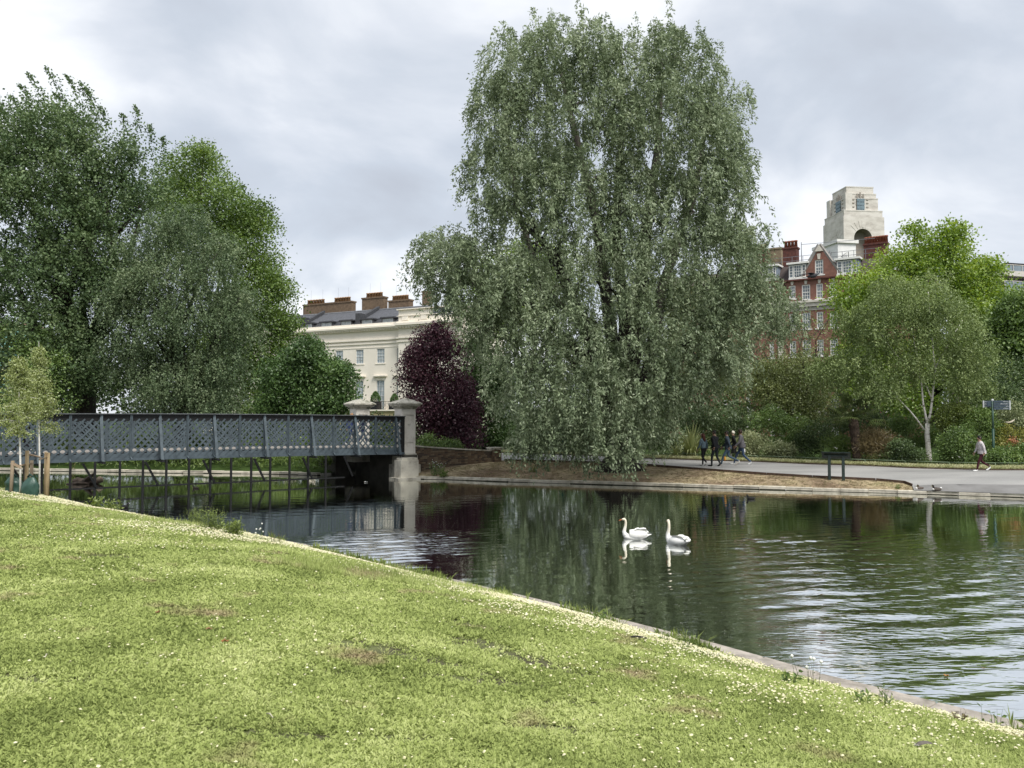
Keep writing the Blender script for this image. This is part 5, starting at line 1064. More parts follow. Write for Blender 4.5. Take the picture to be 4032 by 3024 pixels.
def cream_terrace():
    cream = M('cream_stucco', (.86, .80, .70), (.80, .74, .645), scale=.5, rough=.85, det=8); slate = M('roof_slate', (.19, .195, .215), (.13, .135, .15), scale=3, rough=.55, stretch=(1, 1, 3), bump=.02, bscale=14)
    lead = M('dark_lead', (.07, .072, .08), (.045, .047, .052), scale=3, rough=.7); brick = M('london_brick', (.19, .135, .09), (.12, .085, .06), scale=3, rough=.95, bump=.01, bscale=20); potm = M('buff_pot', (.42, .26, .15), (.33, .20, .11), scale=3, rough=.8)
    p0 = Wp(1141, 1296, 113.2); p1 = Wp(1553, 1269, 104.8); ang = math.atan2(p1.y - p0.y, p1.x - p0.x); O = Vector((p1.x, p1.y, 0)); Fr = frame(O, ang)
    root = thing('terrace_house', (O.x, O.y, .6), 'long cream stucco terrace with slate mansard roof behind the trees at left', 'building')
    ax = lambda x, y: Fr.px(*Z3(x, y))[0]; zz = lambda x, y: Fr.px(*Z3(x, y))[1]
    aL = -34.; aR = ax(1612, 800)            # projecting end block starts at aR
    zc = zz(1378, 612); bay = ax(1378, 980) - ax(1150, 980); a2 = ax(1378, 980)
    cen = [a2 + bay * k for k in (-9, -8, -7, -6, -5, -4, -3, -2, -1, 0, .94)]; hw = .62
    u0, u1 = zz(1378, 1050), zz(1378, 893); l1 = zz(1378, 1238); l0 = zz(1378, 1500); holes = []
    for c in cen: holes += [(c - hw, c + hw, u0, u1), (c - hw, c + hw, l0 - .9, l1), (c - hw, c + hw, 1.2, l0 - 1.6)]
    mb = MB(); wall_with_holes(mb, Fr, aL, aR, .0, zc, holes, .16); mb.box(Fr, aL, aR, -9, -.5, 0, zc - .05); mb.build('wall', cream, root)
    for c in cen:
        win(Fr, root, c - hw, c + hw, u0, u1, (WP, GLC), surround=cream, base=-.10, sw=.16); win(Fr, root, c - hw, c + hw, l0 - .9, l1, (WP, GLC), surround=cream, base=-.10, sw=.18, rows=6, sill=False)
        mb = MB(); mb.box(Fr, c - hw - .42, c + hw + .42, 0, .32, l1 + .50, l1 + .62); mb.box(Fr, c - hw - .34, c + hw + .34, 0, .2, l1 + .40, l1 + .50); mb.build('window_hood', cream, root)
    # cornices
    mb = MB()
    for (z0, z1, b) in ((zc - .42, zc, .18), (zc - .62, zc - .42, .62), (zc - .78, zc - .62, .48), (zc - .95, zc - .78, .22), (zz(1378, 800), zz(1378, 787), .22), (zz(1378, 838), zz(1378, 822), .12), (zz(1378, 880), zz(1378, 872), .05)): mb.box(Fr, aL, aR - .01, -.3, b, z0, z1)
    mb.build('cornice', cream, root); mb = MB()
    a = aL
    while a < aR - .3: mb.box(Fr, a, a + .16, .1, .42, zc - .96, zc - .80); a += .44
    tag(mb.build('dentils', cream, root), kind='stuff')
    # end block
    ex = 9.5; zt = zz(1700, 452) - .15; mb = MB(); wall_with_holes(mb, Fr, aR, aR + ex, 0, zt, [(aR + 5.0, aR + 8.6, zc + .35, zc + 1.45)], .2, b=.75); mb.box(Fr, aR, aR + .3, -9, .74, 0, zt); mb.box(Fr, aR + .3, aR + ex, -9, .4, 0, zt - .05)
    mb.build('end_block', cream, root); mb = MB()
    for (z0, z1, b) in ((zt - .12, zt, .22), (zt - .9, zt - .82, .12), (zc - .62, zc - .35, .64), (zc - .80, zc - .62, .45), (zc - .35, zc - .1, .2), (zz(1378, 800), zz(1378, 787), .22), (zz(1378, 838), zz(1378, 822), .12)): mb.box(Fr, aR - .2, aR + ex, .70, .75 + b, z0, z1)
    a = aR
    while a < aR + ex: mb.box(Fr, a, a + .16, .7, 1.15, zc - .97, zc - .82); a += .44
    mb.build('end_cornice', cream, root); mb = MB()
    for a in (aR + .6, aR + 3.4): mb.box(Fr, a, a + .9, .74, .86, zc + .0, zt - .95)
    mb.build('attic_pilasters', cream, root); win(Fr, root, aR + 5.0, aR + 8.6, zc + .35, zc + 1.45, (WP, GL), base=.62, cols=3, rows=1, sill=False)
    # mansard roof in slates
    zr = zz(1378, 405); zm = zz(1378, 600) + .6; e0 = zc - .1
    segs = [(aL, ax(520, 600)), (ax(520, 600), ax(1120, 560)), (ax(1120, 560), aR)]
    mb = MB(); mb.face([Fr(aL, -.5, e0), Fr(aR + 1, -.5, e0), Fr(aR + 1, -1.3, zm), Fr(aL, -1.3, zm)]); mb.build('mansard_face', lead, root); mb = MB()
    mb.face([Fr(aL, -1.2, zm), Fr(aR + 1.5, -1.2, zm), Fr(aR + 1.5, -4.6, zr), Fr(aL, -4.6, zr)]); mb.face([Fr(aL, -4.6, zr), Fr(aR + 1.5, -4.6, zr), Fr(aR + 1.5, -9, zm), Fr(aL, -9, zm)])
    mb.build('roof', slate, root)
    mb = MB()
    nr = 16
    for i in range(nr):
        t0 = i / nr; b0 = -1.2 - 3.4 * t0; z0 = zm + (zr - zm) * t0; mb.box(Fr, aL, aR + 1.4, b0 - .25, b0 + .02, z0 + .0, z0 + .03)
    tag(mb.build('slate_courses', slate, root), kind='stuff')
    mb = MB(); mb.box(Fr, aL, aR + 1.4, -4.75, -4.45, zr - .02, zr + .09); mb.build('ridge', M('lead_ridge', (.32, .33, .35), rough=.6), root)
    for x in (505, 1110):      # party walls stepping up the roof
        a = ax(x, 600); mb = MB(); mb.box(Fr, a - .3, a + .45, -1.3, -.25, e0, zm + .75)
        P = [(-1.25, zm + .5), (-4.6, zr + .45), (-4.6, zr - .3), (-1.25, zm - .2)]
        mb.face([Fr(a - .22, b, z) for b, z in P]); mb.face([Fr(a + .28, b, z) for b, z in P][::-1])
        for k in range(4): b_, z_ = P[k]; b2, z2 = P[(k + 1) % 4]; mb.face([Fr(a - .22, b_, z_), Fr(a + .28, b_, z_), Fr(a + .28, b2, z2), Fr(a - .22, b2, z2)])
        mb.build('party_wall', lead, root)
    for x0, x1 in ((488, 615), (705, 828), (922, 1040), (1145, 1272), (1370, 1500)):
        a0, a1 = ax(x0, 620), ax(x1, 620); z1 = zm - .0; z0 = e0 + .05
        f = win(Fr, root, a0 + .12, a1 - .12, z0, z1 - .2, (M('dormer_frame', (.5, .52, .54), rough=.7), GLC), base=-.45, cols=4, rows=2, sill=False, name='dormer_window'); mb = MB(); mb.box(Fr, a0, a0 + .10, -1.5, -.4, z0, z1 - .15); mb.box(Fr, a1 - .10, a1, -1.5, -.4, z0, z1 - .15); mb.box(Fr, a0 - .15, a1 + .15, -1.6, -.2, z1 - .15, z1 + .02); mb.build('dormer_cheeks', lead, f)
    for (x0, x1, yt, n, pr, bb) in ((535, 1063, 372, 0, (), -5.2), (1175, 1410, 322, 0, (), -5.0), (1462, 1690, 352, 0, (), -5.0), (1830, 1900, 255, 0, (), -4.8)):
        Fb = frame(Fr(0, bb, 0), ang); bx = lambda x, y: Fb.px(*Z3(x, y))[0]; a0, a1 = bx(x0, 420), bx(x1, 420); z1 = Fb.px(*Z3((x0 + x1) / 2, yt + (20 if x1 - x0 > 300 else 8)))[1]
        st = MB(); st.box(Fr, a0, a1, bb - .9, bb, zm, z1 - .2); st.box(Fr, a0 - .08, a1 + .08, bb - 1.0, bb + .08, z1 - .2, z1); s = st.build('chimney_stack', brick, root)
        for (q0, q1) in {535: ((562, 748), (858, 1030)), 1175: ((1205, 1380),), 1462: ((1490, 1662),), 1830: ()}[x0]:
            pots(s, Fr, bx(q0, 380), bx(q1, 380), bb - .4, z1, 6, potm, .64, .22)
            for q in (q0 + 40, q1 - 20): mb = MB(); a = bx(q, 380); mb.tube([Fr(a, bb - .4, z1), Fr(a, bb - .4, z1 + 2.0)], .008, 4); mb.build('aerial_rod', lead, s)
    # balcony with iron railing
    zb = Fr.px(1498, 1613)[1]; a0 = Fr.px(1455, 1613)[0] - 1.5; a1 = aR + .3; bal = M('balcony_buff', (.50, .42, .25), (.42, .35, .2), scale=2, rough=.9); mb = MB(); mb.box(Fr, a0 - 14, a1, 0, 1.5, zb - .18, zb); mb.build('balcony_slab', cream, root); mb = MB(); mb.box(Fr, a0 - 14, a1, 0, 1.3, .3, zb - .18); mb.build('ground_floor_front', bal, root)
    ir = M('black_iron', (.02, .02, .022), rough=.5); mb = MB(); mb.bar(Fr(a0, 1.4, zb + 1.0), Fr(a1, 1.4, zb + 1.0), .05, .05); mb.bar(Fr(a0, 1.4, zb + .08), Fr(a1, 1.4, zb + .08), .04, .04); a = a0
    while a < a1:
        mb.bar(Fr(a, 1.4, zb), Fr(a, 1.4, zb + 1.), .03, .03, BN)
        for s in (1, -1):
            c = Fr(a + .28, 1.4, zb + .54); P = [c + Fr.u * (.17 * math.cos(t)) * s + Vector((0, 0, .30 * math.sin(t))) for t in np.linspace(0, 6.28, 11)]; mb.tube(P, .018, 4)
        a += .56
    mb.build('balcony_railing', ir, root)
    for x, y0, s, lab in ((1498, 1608, 1., 'clipped cone bush in a black tub on the balcony, middle of the railing'), (1572, 1608, .85, 'clipped cone bush on the balcony half hidden by the near stone pier')):
        aa = Fr.px(x, 1590)[0]; c = Fr(aa, 1.0, zb); r2 = thing('topiary_cone', c, lab, 'potted bush'); mb = MB(); mb.box(frame(c, ang), -.52, .52, -.52, .42, zb, zb + 1.0 * s); mb.build('tub', ir, r2); n = 1500
        t = rng.random(n) ** .7; th = rng.random(n) * 6.28; rr = .58 * np.sin(np.clip((1 - t) * 1.9 + .12, 0, 1.57)) * s; P = np.column_stack([c.x + rr * np.cos(th), c.y + rr * np.sin(th), zb + s * (1.0 + 1.25 * t)]); leaf_mesh('bush', P, rng.normal(size=(n, 3)), .14, .10, rng.normal(.5, .2, n), LM['chestnut'], r2)
cream_terrace()

def mansion_block():
    br = M('red_brick', (.25, .125, .095), (.18, .09, .07), scale=2.2, rough=.9, bump=.01, bscale=16, det=8); st = M('pale_dressing', (.66, .62, .55), (.55, .51, .45), scale=2, rough=.8); sl = M('brown_tile', (.10, .078, .072), (.065, .052, .05), scale=3, rough=.8, stretch=(1, 1, 4)); ld = M('blue_lead', (.26, .31, .37), (.2, .24, .3), scale=2, rough=.6); db = M('dark_brick', (.13, .05, .04), (.075, .035, .03), scale=3, rough=.95); yb = M('stock_brick', (.30, .24, .16), (.22, .175, .115), scale=3, rough=.95)
    potm = M('red_pot', (.28, .10, .06), (.2, .07, .045), scale=3, rough=.8); ir = M('grey_rail', (.18, .19, .21), rough=.5)
    p0 = Wp(3001, 1040, 110.3); p1 = Wp(3295, 1010, 105.); ang = math.atan2(p1.y - p0.y, p1.x - p0.x); Fr = frame((p0.x, p0.y, 0), ang)
    root = thing('mansion_block', (p0.x, p0.y, .6), 'tall red brick mansion block with pointed gable, white sashes and attic windows', 'building')
    px = lambda x, y: Fr.px(*Z4(x, y))
    aL = px(180, 1300)[0] - 12; aR = px(1500, 1200)[0] + 6; zE = px(930, 1185)[1]          # eaves
    wins = []
    def wr(x0, y0, x1, y1): a0, zt = px(x0, (y0 + y1) / 2)[0], px((x0 + x1) / 2, y0)[1]; a1, zb = px(x1, (y0 + y1) / 2)[0], px((x0 + x1) / 2, y1)[1]; return (a0, a1, zb, zt)
    rowA = [wr(365, 1290, 415, 1450), wr(592, 1272, 664, 1420), wr(735, 1260, 830, 1432), wr(898, 1248, 972, 1420), wr(1045, 1235, 1135, 1400)]
    rowA += [(a + 3.9 * k, b + 3.9 * k, c, d) for k in (1, 2) for a, b, c, d in rowA[3:4]]; rowA += [(a - 3.2 * k, b - 3.2 * k, c, d) for k in (1, 2, 3) for a, b, c, d in rowA[:1]]
    holes = list(rowA); zB = px(935, 1565)[1]; rows = []
    for k in range(5):
        z1 = zB - 3.55 * k; rows.append(z1)
        for a0, a1, zb, zt in rowA: holes.append((a0, a1, z1 - 2.1, z1))
    mb = MB(); wall_with_holes(mb, Fr, aL, aR, 0, zE, holes, .18); mb.box(Fr, aL, aR, -14, -.6, 0, zE - .05); mb.build('wall', br, root)
    for i, h in enumerate(holes):
        w = h[1] - h[0]; win(Fr, root, *h, (WP, GL), base=-.10, cols=3 if w < 1.1 else 4, rows=4, fw=.13, mull=.045, sill=True)
        if i < len(rowA): c = (h[0] + h[1]) / 2; mb = MB(); mb.prism([(c - .13, h[3] + .05), (c + .13, h[3] + .05), (c + .2, h[3] + .55), (c - .2, h[3] + .55)], Fr, -.05, .08); mb.build('keystone', st, root)
    # string course and band
    z1 = px(850, 1438)[1]; z2 = px(850, 1462)[1]; mb = MB(); mb.box(Fr, aL, aR, -.1, .45, z2, z1); mb.box(Fr, aL, aR, -.1, .25, z2 - .5, z2); mb.build('string_course', st, root); mb = MB(); mb.box(Fr, aL, aR, -.05, .06, zB + .25, z2 - .55); mb.build('stone_band', M('grey_band', (.42, .40, .36), (.32, .30, .27), scale=2), root)
    mb = MB(); mb.box(Fr, aL, aR, -.2, .35, zE - .15, zE + .03); mb.build('eaves_gutter', db, root)
    a0 = px(462, 1300)[0]; a1 = px(522, 1300)[0]; z = 0.5; k = 0
    while z < zE - .2: mb = MB(); mb.box(Fr, a0, a1, -.05, .10, z, min(z + .50, zE - .16)); mb.build('quoin_block', st, root); z += .55
    # mansard
    zT = px(1250, 935)[1]; mb = MB(); mb.face([Fr(aL, -.2, zE), Fr(aR, -.2, zE), Fr(aR, -1.6, zT - .35), Fr(aL, -1.6, zT - .35)]); mb.face([Fr(aL, -1.6, zT - .35), Fr(aR, -1.6, zT - .35), Fr(aR, -12, zT - .35), Fr(aL, -12, zT - .35)]); mb.face([Fr(aR, -.2, 0), Fr(aR, -12, 0), Fr(aR, -12, zT - .35), Fr(aR, -.2, zT - .35)]); mb.build('mansard_roof', sl, root)
    for (x0, x1, y0, y1) in ((288, 462, 1030, 1200), (590, 800, 1000, 1182), (1130, 1375, 948, 1132), (1700, 1900, 900, 1080)):
        q = wr(x0, y0, x1, y1); bz = .12; z0, z1_ = q[2], q[3] - .35
        w3 = q[1] - q[0]; f = win(Fr, root, q[0] + w3 * .27, q[0] + w3 * .70, z0, z1_ - .12, (WP, GL), base=bz, cols=3, rows=4, fw=.1, mull=.04, sill=False, name='dormer_window')
        for s0, s1 in ((.02, .25), (.72, .92)): win(Fr, root, q[0] + w3 * s0, q[0] + w3 * s1, z0, z1_ - .12, (WP, GL), base=bz, cols=1, rows=4, fw=.1, mull=.04, sill=False, name='dormer_side_light')
        mb = MB(); mb.box(Fr, q[0], q[1], -1.8, bz - .035, z0 - .05, z1_ - .05); mb.build('dormer_cheeks', ld, f); mb = MB(); mb.box(Fr, q[0] - .22, q[1] + .22, -1.9, bz + .28, z1_, z1_ + .25); mb.box(Fr, q[0], q[1], -1.6, bz + .1, z0 - .22, z0 - .02); mb.build('dormer_hood', WP, f)
    # gable
    P = [px(712, 1178), px(1180, 1140), px(932, 822)]; zb_ = zE - .1; tri = [(P[0][0], zb_), (P[1][0], zb_), (P[2][0], P[2][1])]; gw = wr(885, 980, 980, 1148); w0, w1, wz0, wz1 = gw; mb = MB()
    L0, L1, AP = tri; ins = [(w0, wz0), (w1, wz0), (w1, wz1), (w0, wz1)]; b = .12
    def fc(*q): mb.face([Fr(x, b, z) for x, z in q])
    fc(L0, L1, ins[1], ins[0]); fc(L1, AP, ins[2], ins[1]); fc(AP, ins[3], ins[2]); fc(AP, L0, ins[0], ins[3])
    for (x, z), (x2, z2_) in zip(ins, ins[1:] + ins[:1]): mb.face([Fr(x, b, z), Fr(x, b - .2, z), Fr(x2, b - .2, z2_), Fr(x2, b, z2_)])
    for p, q in ((L0, AP), (AP, L1)): mb.face([Fr(*(p[0], b, p[1])), Fr(p[0], -3, p[1]), Fr(q[0], -3, q[1]), Fr(q[0], b, q[1])])
    mb.build('gable', br, root); f = win(Fr, root, *gw, (WP, GL), base=.0, cols=3, rows=4, fw=.14, mull=.05, name='gable_window'); c = (w0 + w1) / 2; mb = MB(); mb.prism([(c - .14, wz1 + .05), (c + .14, wz1 + .05), (c + .22, wz1 + .75), (c - .22, wz1 + .75)], Fr, 0, .22); mb.build('keystone', st, root)
    mb = MB(); cp = M('coping_grey', (.30, .28, .26), (.22, .21, .2), scale=3)
    for p, q in ((L0, AP), (AP, L1)): mb.bar(Fr(p[0], -.05, p[1] + .12), Fr(q[0], -.05, q[1] + .12), .34, .5, BN)
    mb.build('gable_coping', cp, root); mb = MB(); mb.prism([(AP[0] - .5, AP[1] - .75), (AP[0] + .5, AP[1] - .75), (AP[0], AP[1] + .1)], Fr, .05, .3); mb.build('gable_apex', st, root)
    # roof top: stacks, tank house, railings, mast
    def stack(x0, x1, yt, bb, d, mat, z0, lab, pn=0, pm=None, py=0):
        Fb = frame(Fr(0, bb, 0), ang); a0, z1 = Fb.px(*Z4(x0, yt)); a1 = Fb.px(*Z4(x1, yt))[0]; mb = MB(); mb.box(Fr, a0, a1, bb - d, bb, z0, z1 - .35); mb.box(Fr, a0 - .1, a1 + .1, bb - d - .1, bb + .1, z1 - .35, z1 - .12); s = mb.build(lab, mat, root)
        if pn: pots(s, Fr, a0, a1, bb - d / 2, z1 - .13, pn, pm, .95, .23)
        return s
    z0 = zT - .4; stack(520, 672, 835, -3, 1.4, db, z0, 'chimney_stack', 4, potm); stack(150, 320, 880, -3, 1.4, db, z0, 'chimney_stack', 5, potm); stack(300, 500, 850, -5, 3, yb, z0, 'tank_house'); stack(1432, 1692, 792, -4, 1.4, db, z0, 'chimney_stack', 8, potm); stack(90, 200, 830, -6, 2, yb, z0, 'lift_house')
    mb = MB(); ra = np.arange(px(330, 960)[0], px(900, 960)[0], 1.4); rb = np.arange(px(1015, 890)[0], px(1600, 890)[0], 1.4)
    for rr in (ra, rb):
        for z in (.55, 1.1): mb.bar(Fr(rr[0], -2.2, z0 + .3 + z), Fr(rr[-1], -2.2, z0 + .3 + z), .05, .05)
        for a in rr: mb.bar(Fr(a, -2.2, z0), Fr(a, -2.2, z0 + 1.4), .05, .05, BN)
    mb.build('roof_railing', ir, root); mb = MB(); a = px(672, 870)[0]; mb.tube([Fr(a, -2.5, z0), Fr(a, -2.5, px(672, 745)[1])], .05, 5); mb.tube([Fr(a, -2.5, px(672, 772)[1]), Fr(a + 4, -2.5, px(672, 782)[1]), Fr(a + 9, -2.8, px(672, 790)[1])], .03, 4); a = px(815, 940)[0]; mb.tube([Fr(a, -2.3, z0), Fr(a, -2.3, px(815, 905)[1])], .06, 5); mb.build('aerial_mast', ir, root)
mansion_block()

def clock_tower():
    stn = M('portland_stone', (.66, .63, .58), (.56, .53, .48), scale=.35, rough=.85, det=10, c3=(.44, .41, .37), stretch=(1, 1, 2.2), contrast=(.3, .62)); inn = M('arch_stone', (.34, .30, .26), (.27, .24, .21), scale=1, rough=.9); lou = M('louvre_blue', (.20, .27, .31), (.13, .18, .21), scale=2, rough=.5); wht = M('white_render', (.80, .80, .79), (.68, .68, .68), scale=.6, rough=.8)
    Y = 205.; c0 = Wp(*Z4(1208, 700), Y); al = rad(27.6); Fr = frame((c0.x, c0.y, 0), -0.0 + al * -1 + 0)   # corner nearest the camera
    # right face runs away from the corner to the right, left face to the left
    angR = rad(6); FrR = frame((c0.x, c0.y, 0), angR); L = 10.6
    s = F / Y; zY = lambda y: Wp(3330, 680 + y / 2.86, Y).z
    root = thing('stone_tower', (c0.x, c0.y, 20), 'pale stepped stone tower with arches and louvres above the mansion block', 'tower')
    H = [(0, zY(490), 0.), (zY(490), zY(415), .28), (zY(415), zY(268), 1.0), (zY(268), zY(212), 1.32), (zY(212), zY(130), 1.75)]
    z0 = 18; arc_top = zY(625); aw = None
    # solid stages
    for k, (a, b, ins) in enumerate(H):
        if k == 0: continue
        mb = MB(); i2 = ins + (.0 if k < 4 else 0); holes = []
        if k == 2: holes = []
        mb.box(FrR, i2, L - i2, -L + i2, -i2, a - .01, b); mb.build('stage', stn, root)
        mb = MB(); mb.box(FrR, i2 - .06, L - i2 + .06, -L + i2 - .06, -i2 + .06, b - .25, b + .03); mb.build('stage_cornice', stn, root)
    # bottom stage with real arches on the two visible faces
    def face_arch(fr, length, c, r, spring, zt, name):
        mb = MB(); n = 14; top = [(c - r * math.cos(math.pi * i / n), spring + r * math.sin(math.pi * i / n)) for i in range(n + 1)]
        def f_(*q): mb.face([fr(x, 0, z) for x, z in q])
        f_((0, z0), (c - r, z0), (c - r, zt), (0, zt)); f_((c + r, z0), (length, z0), (length, zt), (c + r, zt))
        for (x0, q0), (x1, q1) in zip(top[:-1], top[1:]): f_((x0, q0), (x1, q1), (x1, zt), (x0, zt))
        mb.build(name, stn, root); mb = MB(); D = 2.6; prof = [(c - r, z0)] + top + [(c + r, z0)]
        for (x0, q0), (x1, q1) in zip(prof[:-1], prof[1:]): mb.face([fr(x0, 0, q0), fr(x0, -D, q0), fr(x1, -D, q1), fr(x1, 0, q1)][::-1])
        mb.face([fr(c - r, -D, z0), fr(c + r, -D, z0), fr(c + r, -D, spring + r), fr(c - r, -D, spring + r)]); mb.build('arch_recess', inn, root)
        mb = MB()
        for i in range(-3, 4):
            t = math.pi / 2 + i * .26; mb.bar(fr(c + (r + .25) * math.cos(t), .03, spring + (r + .25) * math.sin(t)), fr(c + (r + 2.1) * math.cos(t), .03, spring + (r + 2.1) * math.sin(t)), .16 if i else .5, .07, fr.n)
        mb.build('voussoir', stn, root)
    zt = H[0][1]; FrL = frame(FrR(0, -L, 0), angR - math.pi / 2)   # left face, from far corner to near corner
    LL = L
    face_arch(FrR, L, 5.0, 2.35, arc_top - 2.35, zt, 'arch_wall'); face_arch(FrL, LL, 5.4, 2.2, zY(650) - 2.2 - .8, zt, 'arch_wall')
    mb = MB(); mb.box(FrR, .01, L - .01, -L + .01, -3.0, z0, zt - .02); mb.build('core', stn, root)
    # louvred openings
    for fr, a0, a1, off in ((FrR, (1380 - 1220) / (1660 - 1220) * L, (1470 - 1220) / (1660 - 1220) * L, -1.0), (FrL, .50 * LL, .72 * LL, -1.0)):
        za, zb_ = zY(482), zY(275); mb = MB(); mb.box(fr, a0, a1, off - .0, off + .06, za, zb_); f = mb.build('louvre_panel', inn, root); mb = MB(); n = 5
        for i in range(n):
            zz_ = za + (zb_ - za) * (i + .5) / n; mb.box(fr, a0 + .1, a1 - .1, off + .07, off + .35, zz_ - .25, zz_ + .38)
            for j in range(5): x = a0 + .1 + (a1 - a0 - .2) * (j + .5) / 5; mb.prism([(x - .2, zz_ - .25), (x + .2, zz_ - .25), (x, zz_ - .6)], fr, off + .08, off + .34)
        mb.build('louvre_blade', lou, f)
        mb = MB()
        for z in (zY(285), zY(325), zY(370)):
            for s_ in (-1, 1): x = (a0 + a1) / 2 + s_ * ((a1 - a0) / 2 + .75); mb.box(fr, x - .3, x + .3, off, off + .12, z - .13, z + .13)
        for i in range(3): x = (a0 + a1) / 2 + (i - 1) * .8; mb.box(fr, x - .16, x + .16, off + .0, off + .14, zb_ + .2, zb_ + (1.6 if i == 1 else 1.2))
        mb.build('carved_studs', inn, root)
        mb = MB(); mb.box(fr, .9, 2.6, off, off + .45, zY(430), zY(215)); mb.build('corner_pilaster', stn, root)
    # white rendered block in front
    Yb = 150.; c1 = Wp(*Z4(1140, 800), Yb); s1 = F / Yb; zb1 = CAMZ + (HY - (680 + 738 / 2.86)) / s1; f3 = frame((c1.x, c1.y, 0), rad(12)); r3 = thing('rooftop_block', (c1.x, c1.y, 15), 'white rendered rooftop plant block in front of the stone tower', 'building')
    w = 230 / 2.86 / s1; w2 = 7.5; mb = MB(); mb.box(f3, 0, w * 1.0, -w2, 0, 8, zb1 - .6); mb.build('wall', wht, r3); mb = MB(); mb.box(f3, -.35, w * 1.0 + .35, -w2 - .3, .35, zb1 - .6, zb1); mb.build('parapet', WP, r3)
    pm = M('pipe_grey', (.4, .4, .4), rough=.6); mb = MB(); mb.tube([f3(.4, .4, zb1 - 3.2), f3(1.2, .4, zb1 - 2.6), f3(w * .5, .4, zb1 - 2.2), f3(w * .52, .4, zb1 - 4)], .08, 6); mb.tube([f3(-.3, -2, zb1 - 1.6), f3(-.4, -3.0, zb1 - 3), f3(-.4, -5.0, zb1 - 3.2)], .08, 6); mb.build('pipe', pm, r3)
clock_tower()

def flats():
    Y = 100.; pk = M('pink_brick', (.50, .42, .38), (.42, .35, .31), scale=2, rough=.9); gr = M('grey_panel', (.20, .22, .25), (.15, .17, .19), scale=1.5, rough=.6); dk = M('dark_roof', (.03, .03, .035), rough=.7); sl = M('balcony_white', (.62, .58, .54), rough=.8); gl = M('balcony_glass', (.22, .27, .31), (.16, .2, .24), scale=1, rough=.15, spec=.7)
    zz5 = lambda x, y: Wp(3760 + x / 4.485, 980 + y / 4.485, Y); c = zz5(960, 500); Fr = frame((c.x, c.y, 0), rad(16)); Z = lambda y: zz5(1100, y).z
    root = thing('block_of_flats', (c.x, c.y, .6), 'modern flats with curved balconies at the right edge of the view', 'building')
    a0 = -2.6; a1 = 16; mb = MB(); mb.box(Fr, a0 + 1.0, a1, -8, 0, .3, Z(835)); mb.build('brick_storeys', pk, root); mb = MB(); mb.box(Fr, a0 + 1.4, a1, -8, -.2, Z(835), Z(330)); mb.build('glazed_storeys', gr, root)
    mb = MB(); mb.box(Fr, a0 + 1.0, a1 + 1, -9, 1.2, Z(328), Z(285)); mb.build('roof', dk, root)
    for yt, yb in ((770, 840), (440, 530)): mb = MB(); mb.box(Fr, a0, a1, -.5, 1.8, Z(yb), Z(yt) ); mb.build('balcony_slab', sl, root)
    for yt, yb in ((620, 770), (340, 440)):
        mb = MB(); mb.box(Fr, a0 + .1, a1, 1.68, 1.72, Z(yb), Z(yt)); f = mb.build('balustrade', gl, root); mb = MB()
        mb.box(Fr, a0, a1, 1.64, 1.76, Z(yt), Z(yt) + .07); a = a0
        while a < a1: mb.box(Fr, a, a + .07, 1.73, 1.79, Z(yb), Z(yt)); a += 1.3
        mb.build('handrail', sl, f)
    for k in range(6):
        a = a0 + 2 + k * 2.2
        for y0, y1 in ((760, 540), (440, 340)): win(Fr, root, a, a + 1.6, Z(y0), Z(y1) - .1, (gr, GL), base=-.15, cols=1, rows=1, fw=.12, sill=False)
        for z in (Z(1100), Z(1100) - 3.2, Z(1100) - 6.4): win(Fr, root, a - .5, a + .7, z, z + 2.3, (dk, GL), base=.03, cols=1, rows=2, sill=False)
flats()
def netted_building():
    Y = 92.; c = Wp(60 * K, 780 * K, Y); Fr = frame((c.x, c.y, 0), rad(8)); root = thing('scaffolded_building', (c.x - 6, c.y, .5), 'building wrapped in pale teal scaffold netting at the left edge', 'building'); top = Wp(20 * K, 700 * K, Y).z
    net = M('teal_net', (.30, .55, .50), (.22, .45, .42), scale=.8, rough=.8, c3=(.16, .34, .32)); pole = M('scaffold_pole', (.45, .45, .42), rough=.5); bd = M('scaffold_board', (.35, .24, .17), rough=.9)
    for k in range(5): z0 = .4 + (top - .4) * k / 5; z1 = .4 + (top - .4) * (k + 1) / 5 - .25; mb = MB(); mb.box(Fr, -16, 0, -5, 0, z0, z1); mb.build('net_panel', net, root); mb = MB(); mb.box(Fr, -16, .3, -5, .35, z1, z1 + .25); mb.build('boards', bd, root)
    mb = MB()
    for a in np.arange(-16, .5, 2.2): mb.tube([Fr(a, .3, .3), Fr(a, .3, top + 1)], .06, 5)
    mb.build('scaffold_tubes', pole, root)
netted_building()
# ------------------------------------------------------------------ saplings, stakes, watering bags
def stake(px_, py, ytop, r, label, tilt=0, mat=None, back=0.):
    b = G(px_, py) + Vector((0, 0, 0)); b.y += back; b.x *= (b.y) / (b.y - back) if back else 1; b.z = hz(b.x, b.y); top = Wp(px_, ytop, b.y).z; root = thing('wooden_stake', b, label, 'stake', 'stakes round the young trees'); m = mat or wood_m
    mb = MB(); t = Vector((b.x + tilt, b.y, top)); mb.tube([b - Vector((0, 0, .2)), b.lerp(t, .5), t], [r, r, r * .98], 12); mb.build('post', m, root); mb = MB(); mb.tube([t, t + Vector((0, 0, .012))], [r * .98, r * .9], 12); mb.build('sawn_top', M('sawn_wood', (.48, .36, .20), (.40, .29, .16), scale=20), root)
    return b, t
wood_m = M('stake_wood', (.50, .385, .23), (.38, .29, .17), scale=5, rough=.85, bump=.003, bscale=30, stretch=(1, 1, .15), c3=(.22, .15, .08))
wood_g = M('weathered_wood', (.30, .24, .17), (.22, .17, .12), scale=5, rough=.9, stretch=(1, 1, .15))
s1 = stake(184, 1966, 1784, .075, 'stout round pale wooden stake, tallest and nearest at the right')
